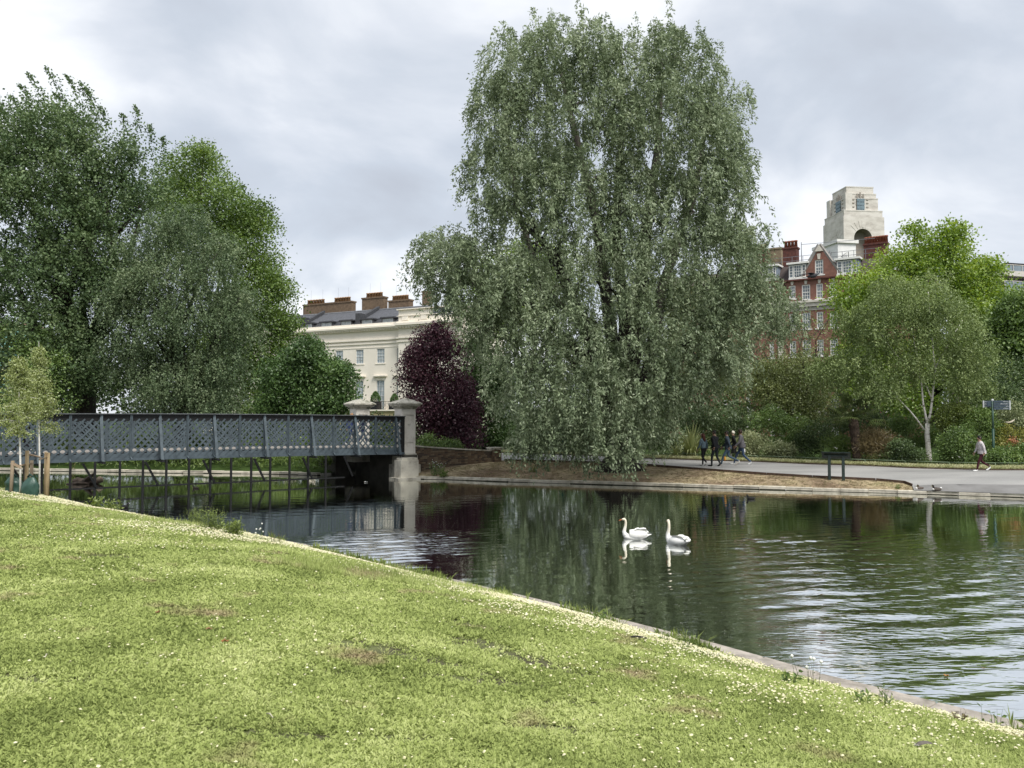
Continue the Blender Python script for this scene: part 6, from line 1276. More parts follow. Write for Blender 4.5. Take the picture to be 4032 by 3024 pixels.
s2 = stake(103, 1958, 1776, .060, 'orange-brown wooden stake between the two young trees', back=.9)
s3 = stake(42, 1955, 1816, .055, 'grey weathered stake behind the left watering bag', mat=wood_g, tilt=.04, back=1.1)
s4 = stake(122, 1956, 1815, .060, 'grey weathered stake behind the right watering bag', mat=wood_g, back=1.5)
s5 = stake(177, 1962, 1781, .05, 'slim pale stake just behind the stout one', back=.25)
def sapling(px_, py, ytop, lean, label, seed, halfw, cyb):
    b = G(px_, py); Y = b.y; top = Wp(px_ + lean, ytop, Y); f = Wp(px_ + lean * .35, 1700, Y); root = thing('young_tree', b, label, 'young tree', 'two staked young trees')
    mk = BARK['birch']; mb = MB(); mb.tube([b - Vector((0, 0, .1)), b.lerp(f, .5) + Vector((.015, 0, 0)), f, f.lerp(top, .6), top], [.036, .030, .026, .014, .004], 8); mb.build('trunk', mk, root); mb = MB(); r_ = random.Random(seed); P = []; A = []
    for k in range(70):
        t = r_.random() ** .9; s = f.lerp(top, t * .93); a = r_.uniform(0, 6.28); R_ = halfw * (1 - t) ** .55 * r_.uniform(.45, 1.) * (1 if t > .12 else .8); up = r_.uniform(-.1, .6) * R_ if t > .15 else r_.uniform(-.5, .3) * R_; e = s + Vector((math.cos(a) * R_, math.sin(a) * R_, up)); mid = s.lerp(e, .5) + Vector((0, 0, R_ * .12)); mb.tube([s, mid, e], [.009, .006, .003], 4)
        for j in range(int(70 + 90 * R_)):
            q = s.lerp(mid, r_.random()) if r_.random() < .35 else mid.lerp(e, r_.random()); q = q + Vector((r_.gauss(0, .09), r_.gauss(0, .09), r_.gauss(-.04, .08))); P.append(tuple(q)); A.append((r_.gauss(0, .6), r_.gauss(0, .6), r_.gauss(-.6, .4)))
    mb.build('branches', mk, root); P = np.array(P); leaf_mesh('leaves', P, np.array(A), rng.uniform(.05, .085, len(P)), rng.uniform(.035, .055, len(P)), rng.normal(.5, .2, len(P)), LM['sapling'], root, .3)
    return b
t1 = sapling(80, 1955, 1395, -8, 'left of two white-stemmed young trees with green leaves', 1, .88, 0)
t2 = sapling(155, 1962, 1345, -2, 'right of two white-stemmed young trees with green leaves', 2, .80, 0)
def strap(a, b, h0, h1, label):
    m = M('tie_band', (.42, .31, .22), (.34, .25, .17), scale=10, rough=.8); p = Vector((a.x, a.y, h0)); q = Vector((b.x, b.y, h1)); root = thing('tie_band', p, label, 'tree tie', 'ties between stakes and young trees'); mb = MB()
    for s in (-1, 1):
        off = Vector((0, .05 * s, .012 * s)); mb.bar(p + off, q + off * .4, .05, .008, (0, 1, 0))
    mb.tube([q + Vector((-.05, 0, 0)), q + Vector((0, -.05, 0)), q + Vector((.05, 0, 0)), q + Vector((0, .05, 0)), q + Vector((-.05, 0, 0))], [(.008, .025)] * 5, 5); mb.build('band', m, root)
zp = lambda y, p: CAMZ + ray(100, y).z * p.y / ray(100, y).y
strap(s1[0], t2, zp(1800, s1[0]), zp(1808, t2), 'tie between the stout stake and the right young tree')
strap(s2[0], t2, zp(1788, s2[0]), zp(1800, t2), 'tie between the orange-brown stake and the right young tree')
strap(s3[0], t1, zp(1822, s3[0]), zp(1842, t1), 'tie between the left weathered stake and the left young tree')
strap(s4[0], t1, zp(1826, s4[0]), zp(1832, t1), 'tie between the right weathered stake and the left young tree')
def bag(px_, py, wpx, ytop, label, seed):
    b = G(px_, py); s = F / b.y; w = wpx / s / 2; h = zp(ytop, b) - b.z; root = thing('watering_bag', b, label, 'watering bag', 'green watering bags'); r_ = random.Random(seed); mb = MB(); rings = []; n = 20
    for i in range(13):
        t = i / 12; z = b.z - .03 + h * t; k = (1 - .12 * t - .55 * max(0, t - .72) / .28) * (1 + .05 * math.sin(t * 9 + seed)) * (.90 + .1 * min(1, t * 6)); ring = []
        for j in range(n):
            a = 6.283 * j / n; fold = 1 + .06 * math.sin(a * 5 + t * 7 + seed) + .05 * math.sin(a * 7 - t * 14 + seed) + .10 * (abs(math.cos(a * 2)) ** 6); ring.append((b.x + w * k * fold * math.cos(a) + .04 * math.sin(t * 3 + seed), b.y + w * .62 * k * fold * math.sin(a), z + .02 * math.sin(a * 3 + seed) * t))
        rings.append(ring)
    mb.grid(rings, True, 0, True, True); mb.build('bag', M('bag_green', (.035, .085, .065), (.022, .058, .045), scale=4, rough=.38, bump=.02, bscale=5, spec=.5), root)
    mb = MB(); mb.tube([(b.x - w * .4, b.y, b.z + h * .97), (b.x - w * .1, b.y - .02, b.z + h * 1.09), (b.x + w * .4, b.y, b.z + h * .95)], [.03, .04, .03], 6); mb.build('gathered_neck', M('bag_dark', (.02, .05, .04), rough=.5), root)
bag(52, 1950, 68, 1872, 'left dark green watering bag at the foot of a young tree', 1)
bag(120, 1962, 66, 1876, 'right dark green watering bag at the foot of a young tree', 4)

# ------------------------------------------------------------------ board, finger post
def info_board():
    gm = M('board_green', (.018, .032, .028), (.012, .022, .02), scale=4, rough=.5); b1 = G(3266, 1890); b2 = G(3321, 1893); c = (b1 + b2) / 2; root = thing('information_board', c, 'dark tilted information board on two posts at the end of the bank', 'sign'); Y = c.y; zt = Wp(3290, 1781, Y).z; sc = F / Y
    for b in (b1, b2): mb = MB(); mb.box(frame((b.x, b.y, 0), rad(-8)), -.055, .055, -.055, .055, b.z - .2, zt - .16); mb.build('post', gm, root)
    f = frame((c.x, c.y, 0), rad(-24)); w = .60; mb = MB(); A = [f(-w, .22, zt), f(w, .22, zt - .01), f(w, -.30, zt - .30), f(-w, -.30, zt - .29)]; up = Vector((0, 0, .035)); mb.grid([[a for a in A], [a + up for a in A]], True, 0, False); mb.build('panel', gm, root)
    mb = MB(); mb.bar(f(-w + .1, .0, zt - .155), f(w - .1, .0, zt - .155), .06, .05); mb.build('rail', gm, root)
info_board()
def finger_post():
    b = G(3906, 1845); b = Vector((X_at(3906, 41.5), 41.5, .68)); Y = b.y; z = lambda y: Wp(3906, y, Y).z; s = F / Y; root = thing('finger_post', b, 'dark green finger post with slate-blue direction blades beside the walking woman', 'signpost')
    g = M('post_green', (.03, .075, .055), (.02, .055, .04), scale=4, rough=.45); g2 = M('post_green_light', (.075, .13, .10), (.06, .10, .08), scale=3, rough=.5); bl = M('blade_slate', (.045, .065, .085), (.035, .052, .07), scale=3, rough=.45); wh = M('blade_white', (.60, .62, .62), rough=.6); tx = M('blade_text', (.34, .36, .37), rough=.6)
    mb = MB(); mb.tube([b - Vector((0, 0, .2)), Vector((b.x, b.y, z(1688)))], .062, 10); mb.build('lower_post', g, root); mb = MB(); mb.tube([(b.x, b.y, z(1688)), (b.x, b.y, z(1580))], .05, 10); mb.build('upper_post', g2, root); mb = MB(); mb.tube([(b.x, b.y, z(1582)), (b.x, b.y, z(1576)), (b.x, b.y, z(1571))], [.045, .06, .045], 10); mb.build('finial', wh, root)
    fr = frame((b.x, b.y - .06, 0), rad(3))
    def blades(x0, x1, y0, rows, h, endx, marks):
        for i in range(rows):
            a0, a1 = (x0 - 3906) / s, (x1 - 3906) / s; zt = z(y0 + i * h); zb = z(y0 + (i + 1) * h) + .012; mb = MB(); mb.box(fr, a0, a1, -.02, .02, zb, zt); f = mb.build('direction_blade', bl, root)
            mb = MB(); e = (endx - 3906) / s; mb.box(fr, e - .025, e + .025, -.03, .03, zb - .008, zt + .004); mb.build('blade_end', wh, f)
            m0, m1 = marks[i]; m0 = (m0 - 3906) / s; m1 = (m1 - 3906) / s; mb = MB(); r_ = random.Random(i); a = m0; zm = (zt + zb) / 2
            while a < m1: w = r_.uniform(.02, .045); mb.box(fr, a, min(a + w, m1), .0205, .024, zm - .022, zm + .014 + (.02 if r_.random() < .3 else 0)); a += w + .016
            mb.build('lettering', tx, f)
    blades(3866, 3897, 1578, 3, 9, 3866, ((3869, 3884), (3869, 3880), (3869, 3888)))
    blades(3907, 3972, 1577, 4, 9.2, 3973, ((3945, 3967), (3934, 3967), (3957, 3967), (3945, 3967)))
    mb = MB(); f2 = frame((b.x, b.y + .1, 0), rad(50)); 
    for i in range(2): mb.box(f2, -.95, -.1, -.02, .02, z(1582 + 9 * i + 8.4), z(1582 + 9 * i))
    mb.build('rear_blade', bl, root)
finger_post()
def leaf_branch():
    c = Wp(3975, 1670, 42.0); root = thing('pale_branch', c, 'pale curved bare branch lying over the bushes under the sign', 'branch'); mb = MB(); mb.tube([Wp(3958, 1662, 42), Wp(3972, 1664, 42), Wp(3984, 1660, 42), Wp(3995, 1652, 42)], [.02, .05, .05, .02], 7); mb.build('stem', M('pale_wood', (.5, .45, .36), (.4, .36, .28), scale=6), root)
leaf_branch()

# ------------------------------------------------------------------ people
SKIN = {}
def person(loc, heading, label, h=1.72, top=(.1, .1, .1), legs=(.05, .05, .06), shoes=(.7, .7, .68), hair=(.03, .02, .015), skin=(.45, .28, .20), stride=.34, phase=1, long_hair=False, coat=0., arm=.25, hem=None, bent=0., width=1., pat=None, bag=None, lean=.04, forearm=.2):
    k = h / 1.75; V = []; E = []; Rr = []; T = []
    def v(x, y, z, r, t, p=None):
        V.append((x * k, y * k * width, z * k)); Rr.append((r[0] * k, r[1] * k) if hasattr(r, '__len__') else (r * k, r * k)); T.append(t); i = len(V) - 1
        if p is not None: E.append((p, i))
        return i
    c = coat
    P = v(0, 0, .95, (.155 + c, .115 + c), 'top' if c else 'leg'); w1 = v(.01, 0, 1.08, (.145 + c, .105 + c), 'top', P); ch = v(.01 + lean, 0, 1.28, (.17 + c, .12 + c), 'top', w1); nb = v(lean, 0, 1.43, (.125 + c * .5, .09 + c * .4), 'top', ch); nk = v(.02 + lean, 0, 1.50, .058, 'skin', nb); hd = v(.04 + lean, 0, 1.585, (.074, .080), 'skin', nk); hm = v(.035 + lean, 0, 1.665, (.083, .094), 'skin', hd); v(.025 + lean, 0, 1.735, (.05, .055), 'skin', hm)
    for s in (1, -1):
        hp = v(0, .095 * s, .90, (.098, .098), 'leg', P); st = stride * s * phase
        if st > 0: kn = v(.05 + st * .55, .095 * s, .49, .064, 'leg', hp); an = v(st, .09 * s, .10, .043, 'leg', kn); he = v(st - .01, .09 * s, .052, .044, 'shoe', an); ba = v(st + .13, .095 * s, .052, (.045, .036), 'shoe', he); v(st + .20, .10 * s, .048, (.034, .024), 'shoe', ba)
        else: kn = v(.03 + st * .30 + bent * .12, .095 * s, .50, .064, 'leg', hp); an = v(st - bent * .25, .09 * s, .15 + bent * .20, .043, 'leg', kn); he = v(st - bent * .27, .09 * s, .10 + bent * .18, .044, 'shoe', an); ba = v(st + .09 - bent * .2, .095 * s, .045 + bent * .10, (.045, .034), 'shoe', he); v(st + .15 - bent * .17, .10 * s, .036 + bent * .06, (.032, .024), 'shoe', ba)
        sh = v(lean, .175 * s, 1.395, (.068 + c * .5, .068 + c * .5), 'top', nb); sw = -arm * s * phase; el = v(lean + sw * .45 - .02, .235 * s, 1.13, .050 + c * .4, 'top', sh); wr = v(lean + sw + forearm * .3, .235 * s, .90 + forearm * .25, .034 + c * .2, 'top', el); pm = v(lean + sw + .02 + forearm * .38, .235 * s, .84 + forearm * .27, (.040, .024), 'skin', wr)
    me = bpy.data.meshes.new('tmp'); me.from_pydata(V, E, []); ob = bpy.data.objects.new('tmp', me); COL.objects.link(ob); md = ob.modifiers.new('s', 'SKIN'); md.use_smooth_shade = True
    sv = me.skin_vertices[0].data
    for i, r in enumerate(Rr): sv[i].radius = r; sv[i].use_root = (i == 0)
    ob.modifiers.new('b', 'SUBSURF').levels = 1; ob.modifiers['b'].render_levels = 1
    dg = bpy.context.evaluated_depsgraph_get(); dg.update(); m2 = bpy.data.meshes.new_from_object(ob.evaluated_get(dg)); m2.name = 'body'; bpy.data.objects.remove(ob)
    co = np.empty(len(m2.vertices) * 3); m2.vertices.foreach_get('co', co); co = co.reshape(-1, 3)
    def cm(n, cl, r=.85): return M(n, cl, tuple(x * .7 for x in cl), scale=9, rough=r)
    names = ['skin', 'top', 'leg', 'shoe']; topm = pat or cm('cloth_top', top)
    for m in (cm('skin', skin, .6), topm, cm('cloth_legs', legs), cm('shoe', shoes, .6)): m2.materials.append(m)
    VV = np.array(V); segs = [(VV[a], VV[b], T[b]) for a, b in E]; cen = np.array([p.center[:] for p in m2.polygons]); best = np.full(len(cen), 9.); lab = np.zeros(len(cen), int)
    for a, b, t in segs:
        d = b - a; tt = np.clip(((cen - a) @ d) / (d @ d), 0, 1); dist = np.linalg.norm(cen - a - tt[:, None] * d, axis=1); q = dist < best; best[q] = dist[q]; lab[q] = names.index(t)
    hemz = (hem if hem is not None else .93) * k; arms = np.abs(cen[:, 1]) > .185 * k * width; lab[(lab == 2) & (cen[:, 2] > hemz)] = 1; lab[(lab == 1) & (cen[:, 2] < hemz) & ~arms] = 2
    m2.polygons.foreach_set('material_index', lab.astype(np.int32))
    root = thing('person', loc, label, 'person', rz=heading); o = link('body', m2, root)
    # fingers on both hands, ears and nose
    sm = m2.materials[0]
    for s in (1, -1):
        sw = -arm * s * phase; p = Vector((lean + sw + .02 + forearm * .38, .235 * s * width, .84 + forearm * .27)) * k; mb = MB(); ORI['_'] = Vector((0, 0, 0))
        for j in range(4): q = p + Vector((.022 - j * .015, 0, -.02)) * k; Lf = (.072, .082, .078, .06)[j] * k; mb.tube([q, q + Vector((.004, -.006 * s, -Lf * .55)), q + Vector((.012, -.018 * s, -Lf))], [.0095 * k, .009 * k, .007 * k], 6)
        q = p + Vector((.03, 0, .02)) * k; mb.tube([q, q + Vector((.03, -.004 * s, -.022)) * k, q + Vector((.04, -.008 * s, -.05)) * k], [.012 * k, .010 * k, .008 * k], 6); mb.build('fingers', sm, root)
    hx = (.035 + lean) * k; hz_ = 1.64 * k; mb = MB(); mb.tube([(hx + .088 * k, 0, hz_ + .01 * k), (hx + .108 * k, 0, hz_ - .02 * k), (hx + .09 * k, 0, hz_ - .035 * k)], [.008, .014, .012], 6)
    for s in (1, -1): mb.tube([(hx, .083 * s * k, hz_ - .02 * k), (hx - .005, .092 * s * k, hz_), (hx, .086 * s * k, hz_ + .03 * k)], [.008, .014, .010], 6)
    mb.build('nose_and_ears', sm, root); dkm = M('eye_dark', (.02, .015, .012), rough=.3); mb = MB()
    for s in (1, -1): mb.tube([(hx + .078 * k, .032 * s * k, hz_), (hx + .090 * k, .032 * s * k, hz_)], [.010, .008], 6)
    mb.tube([(hx + .082 * k, -.022 * k, hz_ - .058 * k), (hx + .085 * k, .022 * k, hz_ - .058 * k)], [.006, .006], 5); mb.build('eyes_and_mouth', dkm, root)
    # hair
    mb = MB(); rings = []; n = 14
    for i in range(9):
        t = i / 8; z = (1.765 - .17 * t ** 1.2) * k; rr = math.sin(min(1, t * 1.15 + .14) * 1.57) * .098 * k; ring = []
        for j in range(n):
            a = 6.283 * j / n; fwd = math.cos(a); cut = 1 if fwd < .35 else max(.80, 1 - (fwd - .35) * .3 * t); ring.append((hx - .012 * k + rr * cut * math.cos(a) * 1.06, rr * .96 * math.sin(a), z + (.05 * t * k if fwd > .3 else 0) + .004 * math.sin(a * 5 + i)))
        rings.append(ring)
    mb.grid(rings, True, 0, True, True); hmat = M('hair', hair, tuple(x * .6 for x in hair), scale=20, rough=.7, stretch=(1, 1, .2)); hr = mb.build('hair', hmat, root)
    if long_hair: mb = MB(); mb.tube([(hx - .03 * k, 0, 1.70 * k), (hx - .07 * k, 0, 1.60 * k), (hx - .10 * k, 0, 1.48 * k), (hx - .13 * k, -.01, 1.36 * k), (hx - .12 * k, -.02, 1.30 * k)], [(.08, .09), (.075, .10), (.06, .105), (.045, .08), (.01, .02)], 10); mb.build('long_hair', hmat, root)
    # garment hem / collar details
    if hem is not None and hem < .8:
        mb = MB(); rings = []
        for i in range(6): t = i / 5; z = (1.0 - (1.0 - hem) * t) * k; rings.append([((.135 + .05 * t + .012 * math.sin(a * 4)) * k * math.cos(a), (.19 + .04 * t + .012 * math.sin(a * 5 + 1)) * k * math.sin(a), z) for a in np.linspace(0, 6.283, 17)[:-1]])
        mb.grid(rings, True, 0, True, False); mb.build('coat_skirt', topm, root)
    elif c: mb = MB(); rings = [[((.150 + c) * k * math.cos(a), (.195 + c) * k * math.sin(a) * width, z * k) for a in np.linspace(0, 6.283, 17)[:-1]] for z in (1.04, .97, (hem or .93))]; mb.grid(rings, True, 0, True, False); mb.build('jacket_hem', topm, root)
    if bag:
        bx, by, bz, bc, bn = bag; mb = MB(); mb.tube([(bx, by, bz), (bx, by, bz - .05), (bx, by, bz - .17), (bx, by, bz - .21)], [(.015, .01), (.05, .03), (.06, .035), (.045, .03)], 8); mb.build(bn, M('bag', bc, rough=.7), root)
    return root
def stand(px_, py, **k):
    g = G(px_, py); return g
HL = rad(152)      # heading of the walking group: to the left and slightly away
person(stand(2772, 1837), rad(128), 'woman with reddish-brown hair in denim jacket and black leggings, left of the walking group', h=1.70, top=(.13, .19, .23), legs=(.012, .012, .014), shoes=(.6, .58, .55), hair=(.07, .02, .012), long_hair=True, coat=.012, hem=1.0, stride=.16, phase=-1, bent=.35, arm=.12)
person(stand(2818, 1838), rad(135), 'man dressed all in black walking second from the left', h=1.86, top=(.010, .011, .014), legs=(.016, .022, .024), shoes=(.012, .012, .012), hair=(.02, .016, .013), coat=.035, hem=.90, stride=.16, phase=1, arm=.2, width=1.08, bent=.1)
person(stand(2868, 1836), rad(162), 'man in slate-blue jacket and faded jeans with one foot lifted behind him', h=1.82, top=(.055, .075, .10), legs=(.075, .12, .17), shoes=(.62, .58, .52), hair=(.02, .016, .013), coat=.025, hem=.86, stride=.34, phase=1, bent=.65, arm=.2, bag=(.15, .30, .52, (.65, .30, .05), 'orange_carrier_bag'))
person(Vector((X_at(2889, 48.0), 48.0, hz(X_at(2889, 48.0), 48.0))), rad(160), 'white-haired person in a long black coat half hidden between two men', h=1.72, top=(.010, .011, .012), legs=(.3, .3, .3), shoes=(.6, .6, .58), hair=(.72, .68, .58), coat=.02, hem=.45, stride=.2, bent=.2)
person(stand(2922, 1832), rad(165), 'man in grey jacket and blue jeans at the right of the walking group', h=1.88, top=(.13, .125, .135), legs=(.045, .075, .13), shoes=(.72, .72, .70), hair=(.03, .018, .012), skin=(.20, .11, .07), coat=.03, hem=.88, stride=.38, phase=-1, bent=.15, arm=.22, width=1.05, bag=(-.12, -.30, .86, (.7, .7, .7), 'white_bag'))
person(stand(3868, 1857), rad(178), 'woman in pale speckled jacket and dark red trousers walking left past the signpost', h=1.66, pat=M('speckled_knit', (.62, .58, .58), (.30, .28, .29), scale=45, rough=.95, contrast=(.4, .55)), legs=(.055, .010, .018), shoes=(.85, .85, .83), hair=(.012, .011, .012), coat=.035, hem=.88, stride=.30, phase=1, bent=.45, arm=.12, lean=.08, forearm=.12)
person(G(2222, 1800), rad(175), 'person in a dark green coat walking behind the trailing willow branches', h=1.72, top=(.02, .12, .09), legs=(.03, .03, .035), shoes=(.8, .8, .8), coat=.03, hem=.86, stride=.25)
person(G(2318, 1812), rad(90), 'person in khaki trousers standing behind the willow leaves near the trunk', h=1.78, top=(.09, .09, .07), legs=(.20, .18, .12), shoes=(.02, .02, .02), coat=.03, hem=.86, stride=.12)
def on_deck(t, b, **k):
    p = BR - BD * t - BN * b; return Vector((p.x, p.y, 1.62 + .08))
person(on_deck(2.0, 2.2), rad(37), 'person with curly fair hair and blue top on the right end of the bridge', h=1.70, top=(.04, .06, .16), legs=(.03, .05, .13), hair=(.36, .20, .10), coat=.02)
person(on_deck(1.1, 2.6), rad(37), 'person with light brown hair in navy at the very end of the bridge', h=1.60, top=(.02, .025, .06), legs=(.03, .04, .10), hair=(.30, .19, .11), coat=.02)
person(on_deck(17.1, 2.4), rad(217), 'person in dark clothes crossing the left part of the bridge', h=1.55, top=(.012, .013, .03), legs=(.012, .012, .016), hair=(.02, .016, .013), coat=.03)

# ------------------------------------------------------------------ birds
def swan(loc, heading, label, S=.85, turn=0., raised=1.):
    wh = M('swan_white', (.86, .86, .83), (.80, .79, .75), scale=12, rough=.75, bump=.004, bscale=30); root = thing('swan', loc, label, 'swan', 'two swans on the pond', rz=heading); s = S
    nb = M('swan_body', (.86, .86, .83), (.80, .79, .75), scale=12, rough=.75, bump=.004, bscale=30); nt = nb.node_tree; nn = nt.nodes; b_ = [q for q in nn if q.type == 'BSDF_PRINCIPLED'][0]; src = b_.inputs['Base Color'].links[0].from_socket
    tc = nn.new('ShaderNodeTexCoord'); sp = nn.new('ShaderNodeSeparateXYZ'); nt.links.new(tc.outputs['Object'], sp.inputs[0]); mr = nn.new('ShaderNodeMapRange'); mr.inputs[1].default_value = .16; mr.inputs[2].default_value = .40; mr.inputs[4].default_value = .75; nt.links.new(sp.outputs[2], mr.inputs[0])
    mx = nn.new('ShaderNodeMixRGB'); mx.inputs[2].default_value = (.74, .66, .47, 1); nt.links.new(mr.outputs[0], mx.inputs[0]); nt.links.new(src, mx.inputs[1]); nt.links.new(mx.outputs[0], b_.inputs['Base Color'])
    mb = MB(); prof = [(-.62, .17, .015, .010), (-.54, .15, .06, .03), (-.42, .10, .12, .07), (-.25, .055, .165, .115), (-.05, .045, .185, .14), (.12, .045, .18, .145), (.26, .055, .15, .13), (.36, .075, .105, .105), (.42, .105, .06, .07)]
    rings = [[(x * s, w * s * math.cos(a), (z + h * math.sin(a) - .0) * s) for a in np.linspace(0, 6.283, 19)[:-1]] for x, z, w, h in prof]; mb.grid(rings, True, 0, True, True)
    nk = [(.30, 0, .10), (.385, 0, .17), (.405, 0, .27), (.375, 0, .38), (.35, 0, .48), (.34, 0, .60), (.36, 0, .69), (.405, 0, .725)]; th = turn
    P = []
    for i, p in enumerate(nk):
        a = th * max(0, (i - 3)) / 4; cx_ = .36; x, z = p[0] - cx_, p[2]; P.append(((cx_ + x * math.cos(a)) * s, x * math.sin(a) * s, z * s))
    mb.tube(P, [.115 * s, .095 * s, .070 * s, .057 * s, .049 * s, .045 * s, .046 * s, .048 * s], 12)
    hd = Vector(P[-1]); f = Vector((math.cos(th), math.sin(th), -.22)).normalized(); mb.tube([hd - f * .06 * s, hd - f * .03 * s, hd + f * .02 * s, hd + f * .065 * s, hd + f * .095 * s], [.012 * s, .044 * s, (.050 * s, .047 * s), .034 * s, .024 * s], 12); mb.build('body', nb, root)
    bk = M('beak_orange', (.62, .17, .05), (.5, .13, .04), scale=10, rough=.5); bl = M('beak_black', (.01, .01, .01), rough=.4); mb = MB(); mb.tube([hd + f * .085 * s, hd + f * .13 * s, hd + f * .185 * s + Vector((0, 0, -.006)), hd + f * .205 * s], [(.023 * s, .022 * s), (.019 * s, .017 * s), (.016 * s, .009 * s), (.008 * s, .005 * s)], 8); b = mb.build('beak', bk, root)
    mb = MB(); mb.tube([hd + f * .075 * s + Vector((0, 0, .012)), hd + f * .10 * s + Vector((0, 0, .032)) * s, hd + f * .12 * s + Vector((0, 0, .018)) * s], [.010 * s, .017 * s, .006 * s], 7); sd = Vector((-f.y, f.x, 0)).normalized()
    for q in (1, -1): mb.tube([hd + f * .035 * s + sd * .040 * s * q, hd + f * .09 * s + sd * .020 * s * q], [.008 * s, .008 * s], 6)
    mb.build('black_knob_and_lores', bl, b)
    r_ = random.Random(4)
    for q in (1, -1):      # wings: overlapping feathers raised over the back
        mb = MB(); rings = [[((x + .02 * math.sin(i)) * s, (w + .018) * q * s * math.cos(a) , (z + .045 * raised + (h + .035 * raised) * math.sin(a)) * s) for a in np.linspace(-.35, 1.35, 9)] for i, (x, z, w, h) in enumerate([(-.46, .12, .10, .075), (-.33, .09, .165, .125), (-.18, .075, .20, .155), (-.02, .075, .20, .165), (.12, .08, .185, .155), (.22, .09, .15, .13)])]; mb.grid(rings if q > 0 else rings, False, 0, True, False); wg = mb.build('wing', wh, root)
        for k in range(13):
            t = k / 12; x = .10 - .50 * t; L_ = (.16 + .05 * math.sin(k)) * s; ww = .05 * s; z = (.24 + .06 * raised * math.sin(t * 3.1) - .05 * t) * s; y = (.13 - .05 * t) * q * s; d = Vector((-.75, .12 * q, .35 * raised - .25 * t)).normalized(); p = Vector((x * s, y, z)); side = Vector((0, .6 * q, .8)).normalized(); side = side.cross(d).cross(d).normalized(); mb = MB()
            rings = [[p + d * L_ * u + side * ww * wv * e + Vector((0, 0, .012 * (1 - abs(e)))) for e in (-1, 0, 1)] for u, wv in ((0, .5), (.35, .95), (.7, 1.), (.92, .7), (1, .15))]; mb.grid(rings, False, 0, True, False); mb.build('feather', wh, wg)
    return root
def wat(px_, py): x, y = pg(px_, py, 0); return Vector((x, y, 0))
swan(wat(2500, 2121), rad(176), 'left swan with orange beak seen from the side and ruffled raised wings', .70, 0, 1.5)
swan(wat(2664, 2142), rad(124), 'right swan seen from behind with upright white neck and smooth back', .76, rad(-25), .5)
def duck(loc, heading, label, S=.42, c=(.07, .055, .045), head=(.02, .02, .02), breast=None, tail=None, swim=True, tucked=False, beak=(.3, .25, .1), face=None):
    root = thing('duck', loc, label, 'duck', rz=heading); s = S; bm = M('duck_body', c, tuple(x * .6 for x in c), scale=25, rough=.85, bump=.003, bscale=40); z0 = -.04 if swim else .0
    mb = MB(); rings = [[(x * s, w * s * math.cos(a), (z + h * math.sin(a)) * s + z0) for a in np.linspace(0, 6.283, 15)[:-1]] for x, z, w, h in ((-.60, .30, .02, .012), (-.48, .24, .12, .06), (-.30, .20, .21, .15), (-.05, .19, .25, .20), (.15, .20, .23, .20), (.30, .22, .16, .17), (.40, .25, .06, .07))]; mb.grid(rings, True, 0, True, True); mb.build('body', bm, root)
    hx = .16 if tucked else .38; hz2 = .50 if tucked else .56; hm = M('duck_head', head, rough=.7); mb = MB(); mb.tube([(.28 * s, 0, .30 * s + z0), ((hx - .02) * s, 0, (hz2 - .10) * s + z0), (hx * s, 0, hz2 * s + z0), ((hx + .05) * s, 0, (hz2 + .02) * s + z0), ((hx + .12) * s, 0, (hz2 - .02) * s + z0)], [.10 * s, .085 * s, .10 * s, .10 * s, .05 * s], 10); h = mb.build('head', hm, root)
    mb = MB(); mb.tube([((hx + .10) * s, 0, (hz2 - .02) * s + z0), ((hx + .24) * s, 0, (hz2 - .06) * s + z0)], [(.035 * s, .04 * s), (.03 * s, .012 * s)], 7); mb.build('beak', M('duck_beak', beak, rough=.5), h)
    if face: mb = MB(); mb.tube([((hx + .08) * s, 0, (hz2 - .01) * s + z0), ((hx + .14) * s, 0, (hz2 + .06) * s + z0)], [.06 * s, .03 * s], 8); mb.build('white_face', M('white_face', face, rough=.6), h)
    if breast: mb = MB(); mb.tube([(.38 * s, 0, .13 * s), (.36 * s, 0, .2 * s), (.30 * s, 0, .30 * s)], [(.10 * s, .08 * s), (.17 * s, .12 * s), (.10 * s, .08 * s)], 12); mb.build('pale_breast', M('pale_breast', breast, rough=.9), root)
    if tail: mb = MB(); mb.tube([(-.38 * s, 0, .30 * s), (-.52 * s, 0, .34 * s), (-.60 * s, 0, .34 * s)], [.09 * s, .10 * s, .03 * s], 8); mb.build('white_tail', M('white_tail', tail, rough=.9), root)
    mb = MB()
    for q in (1, -1): rings = [[(x * s, (w + .015) * q * s * math.cos(a), (z + (h + .015) * math.sin(a)) * s + z0) for a in np.linspace(-.1, 1.2, 6)] for x, z, w, h in ((-.48, .27, .08, .06), (-.3, .21, .21, .15), (-.05, .20, .25, .20), (.14, .21, .22, .19))]; mb.grid(rings, False, 0, True, False)
    mb.build('wings', M('duck_wing', tuple(x * .75 for x in c), rough=.8), root)
duck(wat(2956, 1965), rad(178), 'dark tufted duck swimming alone in front of the walking group', .34, (.02, .02, .018), (.008, .008, .008))
duck(wat(770, 1924), rad(178), 'small dark duck on the water among the bridge piles', .30, (.03, .025, .02), (.02, .018, .015))
duck(wat(490, 2000), rad(60), 'black coot with white face beside the bright green weed', .34, (.012, .012, .012), (.008, .008, .008), beak=(.8, .8, .8), face=(.85, .85, .85))
g = G(3620, 1932); duck(g, rad(200), 'resting duck with white breast and tucked head, left of a pair on the bank', .40, (.16, .13, .11), (.06, .045, .035), breast=(.80, .78, .74), swim=False, tucked=True)
g = G(3688, 1936); duck(g, rad(195), 'resting duck with white breast and white tail, right of a pair on the bank', .44, (.12, .10, .085), (.03, .022, .02), breast=(.74, .72, .68), tail=(.85, .85, .83), swim=False)
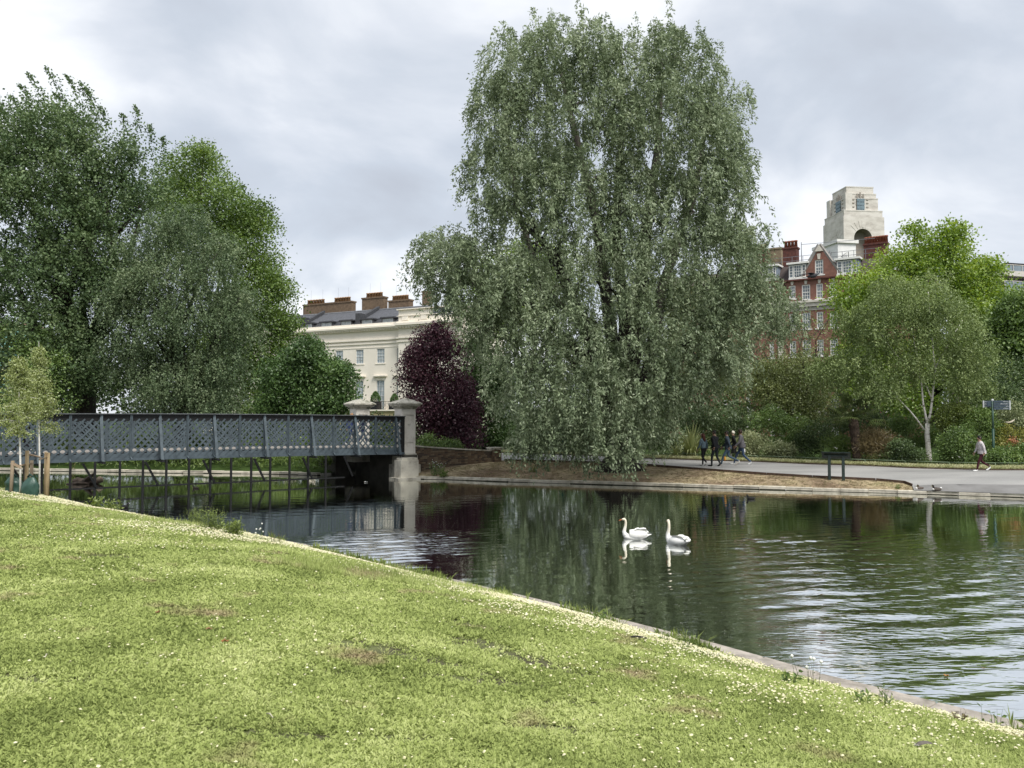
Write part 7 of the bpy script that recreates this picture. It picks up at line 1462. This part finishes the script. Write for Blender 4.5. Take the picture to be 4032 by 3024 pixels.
def flying_pigeon():
    c = Wp(3200, 1086, 22.0); root = thing('pigeon', c, 'dark pigeon flying to the right in front of the brick gable', 'pigeon'); dk = M('pigeon_dark', (.035, .035, .042), (.02, .02, .024), scale=20, rough=.7); gm = M('pigeon_neck', (.06, .09, .085), (.09, .08, .10), scale=14, rough=.4); pk = M('pigeon_foot', (.35, .12, .10), rough=.7)
    mb = MB(); mb.tube([c + Vector(p) for p in ((-.16, 0, -.03), (-.10, 0, -.02), (-.02, 0, -.005), (.06, 0, .01), (.10, 0, .03))], [(.012, .008), (.045, .035), (.062, .058), (.055, .055), (.035, .035)], 12); mb.build('body', dk, root)
    mb = MB(); mb.tube([c + Vector(p) for p in ((.08, 0, .02), (.115, 0, .045), (.14, 0, .055), (.165, 0, .05))], [.04, .033, .033, .018], 10); h = mb.build('head', gm, root); mb = MB(); mb.tube([c + Vector((.165, 0, .048)), c + Vector((.195, 0, .038))], [.010, .003], 6); mb.build('beak', dk, h)
    for s in (1, -1):
        mb = MB(); R0 = [(.06, .03, .03), (.0, .10, .07), (-.13, .22, .065), (-.28, .32, .02), (-.40, .36, -.02)]; W_2 = [.13, .15, .13, .09, .02]
        rings = [[c + Vector((x - w * e * .9, s * (y * .55) , z - .02 * e)) for e in (0, .33, .66, 1)] for (x, y, z), w in zip(R0, W_2)]; mb.grid(rings, False, 0, True, False); wg = mb.build('wing', dk, root)
        for k in range(7):
            t = k / 6; i = int(1 + t * 2.99); p = Vector(R0[min(i, 4)]); p = Vector((p.x - .05, s * p.y * .55, p.z)); mb = MB(); d = Vector((-.8 - .1 * k * .1, .15 * s, -.12 - .05 * (6 - k) * .2)).normalized(); q = c + p + Vector((.03 * (3 - k % 3), 0, 0)); sd = Vector((0, .3 * s, .95)).cross(d).normalized(); mb.face([q + sd * .012, q + d * .09 + sd * .014, q + d * .13, q + d * .09 - sd * .014, q - sd * .012]); mb.build('feather', dk, wg)
    mb = MB(); rings = [[c + Vector((-.12 - .14 * u, e * (.03 + .04 * u), -.03 - .02 * u + .01 * (1 - abs(e)))) for e in (-1, -.5, 0, .5, 1)] for u in (0, .5, 1)]; mb.grid(rings, False, 0, True, False); mb.build('tail', dk, root); mb = MB(); mb.tube([c + Vector((-.06, .02, -.05)), c + Vector((-.10, .02, -.075))], .008, 5); mb.tube([c + Vector((-.06, -.02, -.05)), c + Vector((-.10, -.02, -.075))], .008, 5); mb.build('feet', pk, root)
flying_pigeon()

# ------------------------------------------------------------------ small things
def log():
    c = wat(345, 1905); Y = c.y; root = thing('floating_log', c, 'weathered log floating beyond the bridge piles', 'log'); m = M('log_bark', (.20, .15, .12), (.10, .08, .065), scale=7, rough=.95, bump=.04, bscale=10, stretch=(.4, 1, 1), c3=(.05, .04, .033)); e = M('log_end', (.45, .38, .30), (.30, .22, .15), scale=8, rough=.9)
    mb = MB(); xs = [X_at(x, Y) for x in (292, 310, 330, 352, 372, 388, 398)]; mb.tube([(x, Y + .1 * math.sin(i), .12 + .05 * math.sin(i * 2)) for i, x in enumerate(xs)], [.08, .15, .17, .19, .17, .15, .13], 10); mb.tube([(xs[3], Y - .2, .2), (xs[3] + .4, Y - .35, .45), (xs[3] + .5, Y - .3, .55)], [.1, .07, .04], 6); mb.tube([(xs[0] - .1, Y - .3, .0), (xs[2], Y - .35, .05), (xs[4], Y - .3, .02)], [.05, .09, .06], 7); mb.build('trunk', m, root); mb = MB(); mb.tube([(xs[-1] - .08, Y, .17), (xs[-1], Y, .20), (xs[-1] + .12, Y - .05, .16), (xs[-1] + .16, Y, .12)], [.12, .17, .15, .08], 10); mb.build('cut_end', e, root)
log()
def feather(c, L, w, rz, label, c1, c2, curl=.25):
    root = thing('feather', c, label, 'feather'); u = Vector((math.cos(rz), math.sin(rz), 0)); v = Vector((-u.y, u.x, 0)); m = M('feather_vane', c1, tuple(x * .6 for x in c1), scale=30, rough=.7); d = M('feather_down', c2, rough=.9); mb = MB(); R_ = []
    for i in range(9): t = i / 8; ww = w * math.sin(min(1, .25 + t * .9) * 2.6) ** .7 if t < 1 else .004; R_.append([c + u * L * (t - .5) + v * ww * e * .5 + Vector((0, 0, .035 + curl * L * math.sin(t * 3.1) * .5 + .012 * (1 - abs(e)))) for e in (-1, -.5, 0, .5, 1)])
    mb.grid(R_, False, 0, True, False); mb.build('vane', m, root); mb = MB(); p = c + u * L * -.55 + Vector((0, 0, .03)); mb.tube([p, c + u * L * .45 + Vector((0, 0, .045 + curl * L * .1))], [.003, .001], 5); mb.build('quill', d, root); mb = MB(); r_ = random.Random(1)
    for k in range(14): q = c + u * L * (-.5 + .15 * r_.random()) + Vector((0, 0, .035)); e = q + Vector((r_.gauss(-.4, .5) * u.x, r_.gauss(0, .7), abs(r_.gauss(.3, .3)))) * L * .2; mb.bar(q, e, .006, .002)
    mb.build('down', d, root)
feather(G(2508, 2528, .01), .24, .07, rad(-12), 'black curled feather lying in the daisies by the kerb', (.018, .015, .012), (.15, .12, .10), .16)
feather(G(3640, 2960, .01), .12, .055, rad(5), 'grey feather with white downy base on the grass at lower right', (.16, .14, .12), (.75, .73, .68), .3)
def stick(px_, py, L, rz, label, col=(.50, .46, .36)):
    c = G(px_, py, .035); root = thing('twig', c, label, 'twig'); mb = MB(); u = Vector((math.cos(rz), math.sin(rz), 0)); mb.tube([c - u * L / 2, c + Vector((0, 0, .012)), c + u * L / 2], [.004, .005, .003], 5); mb.build('stem', M('dry_twig', col, rough=.9), root)
stick(1062, 2842, .10, rad(-50), 'pale dry twig lying in the grass at the bottom left of centre'); stick(182, 2602, .10, rad(-70), 'short pale twig in the grass at the lower left')
def dead_leaf(c, label, S=.06, col=(.42, .17, .07)):
    root = thing('fallen_leaf', c, label, 'leaf'); mb = MB(); r_ = random.Random(int(c.x * 100)); n = 10; P = []
    for i in range(n): a = 6.283 * i / n; r = S * (.5 + .3 * abs(math.cos(a * 1.5))) ; P.append(c + Vector((r * math.cos(a), r * .7 * math.sin(a), .012 + .3 * S * math.sin(a * 2 + 1) ** 2)))
    m0 = c + Vector((0, 0, .006))
    for i in range(n): mb.face([m0, P[i], P[(i + 1) % n]])
    mb.build('blade', M('dead_leaf', col, tuple(x * .6 for x in col), scale=25, rough=.8), root)
dead_leaf(G(885, 2540, .02), 'orange-brown fallen leaf on the grass, the lower of two', .05); dead_leaf(G(822, 2490, .02), 'orange-brown fallen leaf on the grass, above and left of the other', .045, (.36, .19, .10)); dead_leaf(G(625, 2425, .02), 'reddish fallen leaf on the grass farther left', .05, (.30, .12, .07))
dead_leaf(wat(3725, 2665) + Vector((0, 0, .004)), 'orange leaf floating on the water near the lower right', .045, (.50, .24, .06)); dead_leaf(wat(3872, 2636) + Vector((0, 0, .004)), 'brown leaf floating on the rippled water right of the orange one', .035, (.22, .13, .08))
def specks():
    mb = MB(); n = 190
    for i in range(n):
        if i < 150: x, y = pg(random.gauss(2650, 330), random.uniform(2200, 2560), 0)
        else: x, y = pg(random.uniform(2000, 3900), random.uniform(2150, 2600), 0)
        if not inside(np.array([x]), np.array([y]), POND)[0]: continue
        s = random.uniform(.004, .011); a0 = random.random() * 3; mb.face([(x + s * math.cos(a0 + k * 1.257), y + s * .8 * math.sin(a0 + k * 1.257), .004) for k in range(5)])
    for k in range(260):
        j = random.uniform(1.2, 9.8); i = int(j); p = np.array(NEAR[i]) * (1 - j % 1) + np.array(NEAR[i + 1]) * (j % 1); t = np.array(NEAR[i + 1]) - np.array(NEAR[i]); t = t / np.hypot(*t); p = p + np.array([t[1], -t[0]]) * abs(random.gauss(.06, .10)); s = random.uniform(.005, .016); a0 = random.random() * 3; mb.face([(p[0] + s * math.cos(a0 + q * 1.257), p[1] + s * .8 * math.sin(a0 + q * 1.257), .005) for q in range(5)])
    tag(mb.build('floating_specks', M('speck_white', (.75, .74, .68), rough=.8)), 'tiny white petals and specks floating on the calm water', 'debris', kind='stuff')
specks()
c = wat(1440, 1900); dead_leaf(c + Vector((0, 0, .01)), 'white feather scrap floating in the dark under the bridge', .12, (.8, .8, .78))
